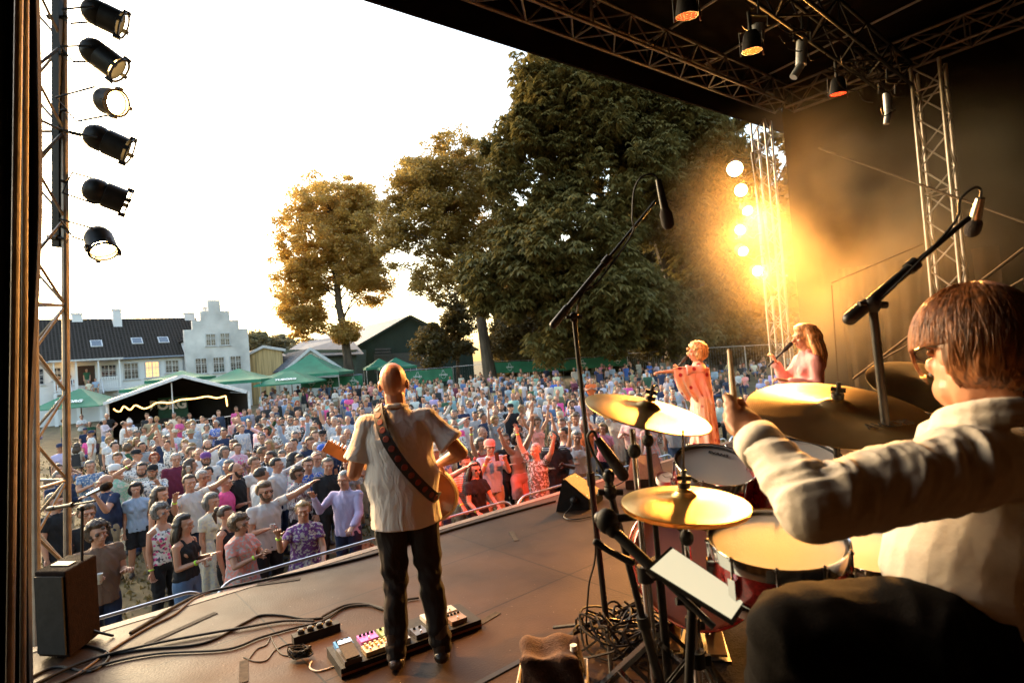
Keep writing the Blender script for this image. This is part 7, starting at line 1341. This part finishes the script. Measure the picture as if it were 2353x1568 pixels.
stk0, stk1 = lp(1694, 1010, 1.33), lp(1676, 815, 1.49); sdir = (stk1 - stk0).normalized(); fside = sdir.cross(hd).normalized(); fside = fside if fside.dot(-fwd) > 0 else -fside
for i in range(4):                                               # four fingers wrapped round the stick, thumb along it
    c = kn_ - sdir * (.024 * (i - 1.3)) ; a = c + fside * .03 - hd * .015; Gd.limb([a, c + fside * .034 + hd * .022, c + hd * .04, c - fside * .026 + hd * .022, c - fside * .03 - hd * .004], [.0115, .0112, .0105, .0098, .0088], 8)
Gd.limb([wrL + hd * .03 - fside * .02, kn_ - fside * .034 + sdir * .02, kn_ - fside * .012 + sdir * .058], [.015, .013, .0105], 8)
put('body', remesh(Gd, .0052, 2, Xd, [skin, eyew, dark, lip], 'body'), dr, color=(.52, .25, .14))
def hair_big():
    N1, N2 = 96, 60; G = Geo(); vs = []
    for i in range(N2 + 1):
        th = math.pi * i / N2
        for k in range(N1):
            ph = 2 * math.pi * k / N1; d = Vector((math.sin(th) * math.sin(ph), -math.sin(th) * math.cos(ph), math.cos(th))); r = Vector((d.x * .079, d.y * .1, d.z * .102)); front = -d.y; z = d.z
            lim = -.95 if front < -.25 else (-.1 + (front + .25) * .9 if front < .45 else .5); lim += mnoise.noise(Vector((ph * 14, 1, 2))) * .22; t = 1 / (1 + math.exp(-(z - lim) * 11)); st = mnoise.noise(Vector((ph * 9, th * 1.6, 3))) * .009 + mnoise.noise(Vector((ph * 22, th * 2.5, 7))) * .005
            rr = r.length + (.026 + st * .4) * t - .02 * (1 - t); q = d.normalized() * rr
            if z < -.1 and front < .1: q.z *= 1.12; q.x *= 1.0
            vs.append(hc + HM @ (q * 1.04 + Vector((0, .004, .03))))
    G.add(vs, [(i * N1 + k, i * N1 + (k + 1) % N1, (i + 1) * N1 + (k + 1) % N1, (i + 1) * N1 + k) for i in range(N2) for k in range(N1)])
    rn = random.Random(4)
    for k in range(2600):                                         # locks of hair lying over the shape
        ph = rn.uniform(.55, 5.73); th0 = rn.uniform(.15, 1.6); pts = []; L = rn.uniform(.5, .95); sw = rn.uniform(-.18, .18)
        for q_ in range(6):
            lt = 1.62 if abs(math.sin(ph)) > .6 and math.cos(ph) > -.45 else 3; th = min(th0 + L * q_ / 5, lt + .02 * q_); pq = ph + sw * q_ / 5; d = Vector((math.sin(th) * math.sin(pq), -math.sin(th) * math.cos(pq), math.cos(th))); rr = Vector((d.x * .079, d.y * .1, d.z * .102)).length + .0262 + .0016 * math.sin(k * 1.7)
            pts.append(hc + HM @ (d * rr * 1.04 + Vector((0, .004, .03))))
        d_ = (pts[-1] - hc) ; G.limb(pts, [.0006, .0012, .0013, .0013, .001, .0005], 3)
    m = hairmat('drummer_hair'); m.node_tree.nodes['Principled BSDF'].inputs['Roughness'].default_value = .38
    for nd in m.node_tree.nodes:
        if nd.type == 'MAPPING': nd.inputs['Scale'].default_value = (90, 90, 14)
    put('hair', G.mesh('hair', [m]), dr, color=(.3, .11, .035))
hair_big()
def shirt_big():
    G = Geo(); rows = ((955, 2190, 2390, .10, 1.3), (985, 2130, 2470, .13, 1.3), (1030, 2120, 2540, .15, 1.32), (1100, 2120, 2580, .165, 1.32), (1180, 2080, 2590, .17, 1.32), (1250, 2048, 2590, .175, 1.32), (1320, 2036, 2590, .18, 1.32), (1390, 2072, 2600, .18, 1.32), (1450, 2150, 2620, .17, 1.32), (1520, 2262, 2640, .15, 1.32), (1600, 2350, 2660, .14, 1.32))
    G.loft([(lp((a + b) / 2, y, d), rgt * ((b - a) / 2 * d / F), (fwd * .97) * ry) for y, a, b, ry, d in rows], 28)
    G.limb([lp(2330, 1040, 1.3), shL, shL.lerp(elL, .5), elL.lerp(shL, .06)], [.085, .084, .073, .064], 16); G.limb([elL, elL.lerp(wrL, .5), wrL.lerp(elL, .02)], [.064, .055, .045], 16); G.ell(elL + (elL - shL).normalized() * .008, (.064, .064, .064), 14, 10)
    G.limb([lp(2450, 1040, 1.45), lp(2560, 1100, 1.5), lp(2560, 1300, 1.5)], [.09, .08, .07], 12)
    col_ = [hc + HM @ Vector((math.cos(a) * .078, math.sin(a) * .082 + .02, -.135 + .02 * math.sin(a))) for a in [2 * math.pi * k / 20 for k in range(21)]]; G.limb(col_, .019, 8); G.limb([p - Vector((0, 0, .022)) for p in col_], .024, 8)
    S_, E_, W_2 = np.array(shL), np.array(elL), np.array(wrL)
    def dp(co, no):
        res = np.zeros(len(co))
        for a, b, sc_, am in ((S_, E_, 1.0, .0105), (E_, W_2, 1.0, .0075)):
            ab = b - a; L2 = ab @ ab; Ln = math.sqrt(L2); t = ((co - a) @ ab) / L2; tc = np.clip(t, 0, 1); dist = np.linalg.norm(co - (a + tc[:, None] * ab), axis=1); wgt = np.clip(1 - (dist - .08) / .05, 0, 1) * np.clip((t + .15) * 5, 0, 1) * np.clip((1.06 - t) * 6, 0, 1)
            s_ = ((co - (a + tc[:, None] * ab)) @ np.array(upv)) / .08; q_ = ((co - (a + tc[:, None] * ab)) @ np.array(fwd)) / .08
            rg_ = np.array([((1 - 2.6 * abs(mnoise.noise(Vector((tt * Ln * 17 + ss * .9, ss * .55, qq * .5 + am * 200))))) + .45 * (1 - 2.6 * abs(mnoise.noise(Vector((tt * Ln * 38 + ss * 2.2, ss * 1.2, qq + 5)))))) if w_ > 0 else 0 for tt, ss, qq, w_ in zip(t.tolist(), s_.tolist(), q_.tolist(), wgt.tolist())])
            res += wgt * am * rg_ * (.3 + .7 * np.clip(s_ * .8 + .45, 0, 1))
        body = np.clip(((co @ np.array(rgt)) - (np.array(lp(2150, 1200, 1.3)) @ np.array(rgt))) * 6 + .4, 0, 1)
        down_ = -(co @ np.array(upv)); across = co @ np.array(rgt); res += body * .0045 * np.sin(across * 26 + down_ * -34 + 1.2 * np.sin(down_ * 11)) * np.clip(down_ * 3 + 1.6, 0, 1)
        return co + no * res[:, None]
    me = remesh(G, .0056, 3, None, [cloth('plain')], 'shirt', dp); put('shirt', me, dr, color=(.6, .5, .38), mat=pmat('cream_cotton', (.66, .57, .46), .8, 0, .05, 20, .1, 60))
    g = Geo(); cu = [wrL + (elL - wrL).normalized() * .012]; dd_ = (elL - wrL).normalized(); g.limb([wrL - dd_ * .005, wrL + dd_ * .05], .0535, 20, round_=False); put('cuff', g.mesh('cuff', [MT['cream_cotton']]), dr)
    H = Geo(); H.limb([lp(2380, 1530, 1.3), lp(2080, 1472, 1.22), lp(1830, 1452, 1.24)], [.14, .118, .092], 16); H.limb([lp(1830, 1452, 1.24), lp(1800, 1600, 1.35), lp(1770, 1760, 1.42)], [.09, .075, .06], 14); H.limb([lp(2450, 1520, 1.6), lp(2130, 1420, 1.75)], [.13, .09], 14); H.limb([lp(2130, 1420, 1.75), lp(2090, 1640, 1.85)], [.085, .06], 12); H.ell(lp(2430, 1580, 1.3), (.2, .2, .14), 14, 10)
    put('trousers', remesh(H, .011, 3, None, [cloth('plain')], 'trousers', lambda co, no: co + no * np.array([(1 - 2.6 * abs(mnoise.noise(Vector((q[0] * 7, q[1] * 5, q[2] * 9))))) * .013 + (1 - 2.4 * abs(mnoise.noise(Vector((q[0] * 16 + 4, q[1] * 9, q[2] * 14))))) * .006 for q in co.tolist()])[:, None]), dr, mat=pmat('black_denim', (.005, .004, .0035), .9, 0, .2, 60, .15, 200, spec=.08))
shirt_big()
g = Geo(); gm = lambda x, y, z: hc + HM @ (Vector((x, y, z)) * 1.0)
for s in (-1, 1): g.limb([gm(s * .033 + .024 * math.cos(a * .785), -.104, .012 + .018 * math.sin(a * .785)) for a in range(9)], .003, 6); g.limb([gm(s * .058, -.1, .018), gm(s * .083, -.03, .02), gm(s * .088, .02, .012)], .0032, 6)
g.limb([gm(-.012, -.106, .016), gm(.012, -.106, .016)], .003, 6); put('glasses', g.mesh('g', [dark]), dr)
g = Geo(); g.lathe([(.0, .1), (.17, .1), (.19, .08), (.19, .03), (.17, .0), (0, 0)], 28, Matrix.Translation(Vector((*P(2440, 1500, 1.35).xy, 2.42)))); th = thing('drum_throne', 'round black drum stool under the drummer', 'stool'); gobj('seat', g, blackp, th); g = Geo(); c = P(2440, 1500, 1.35); g.tube(Vector((c.x, c.y, 2.0)), Vector((c.x, c.y, 2.42)), .03); gobj('pillar', g, chrome, th)
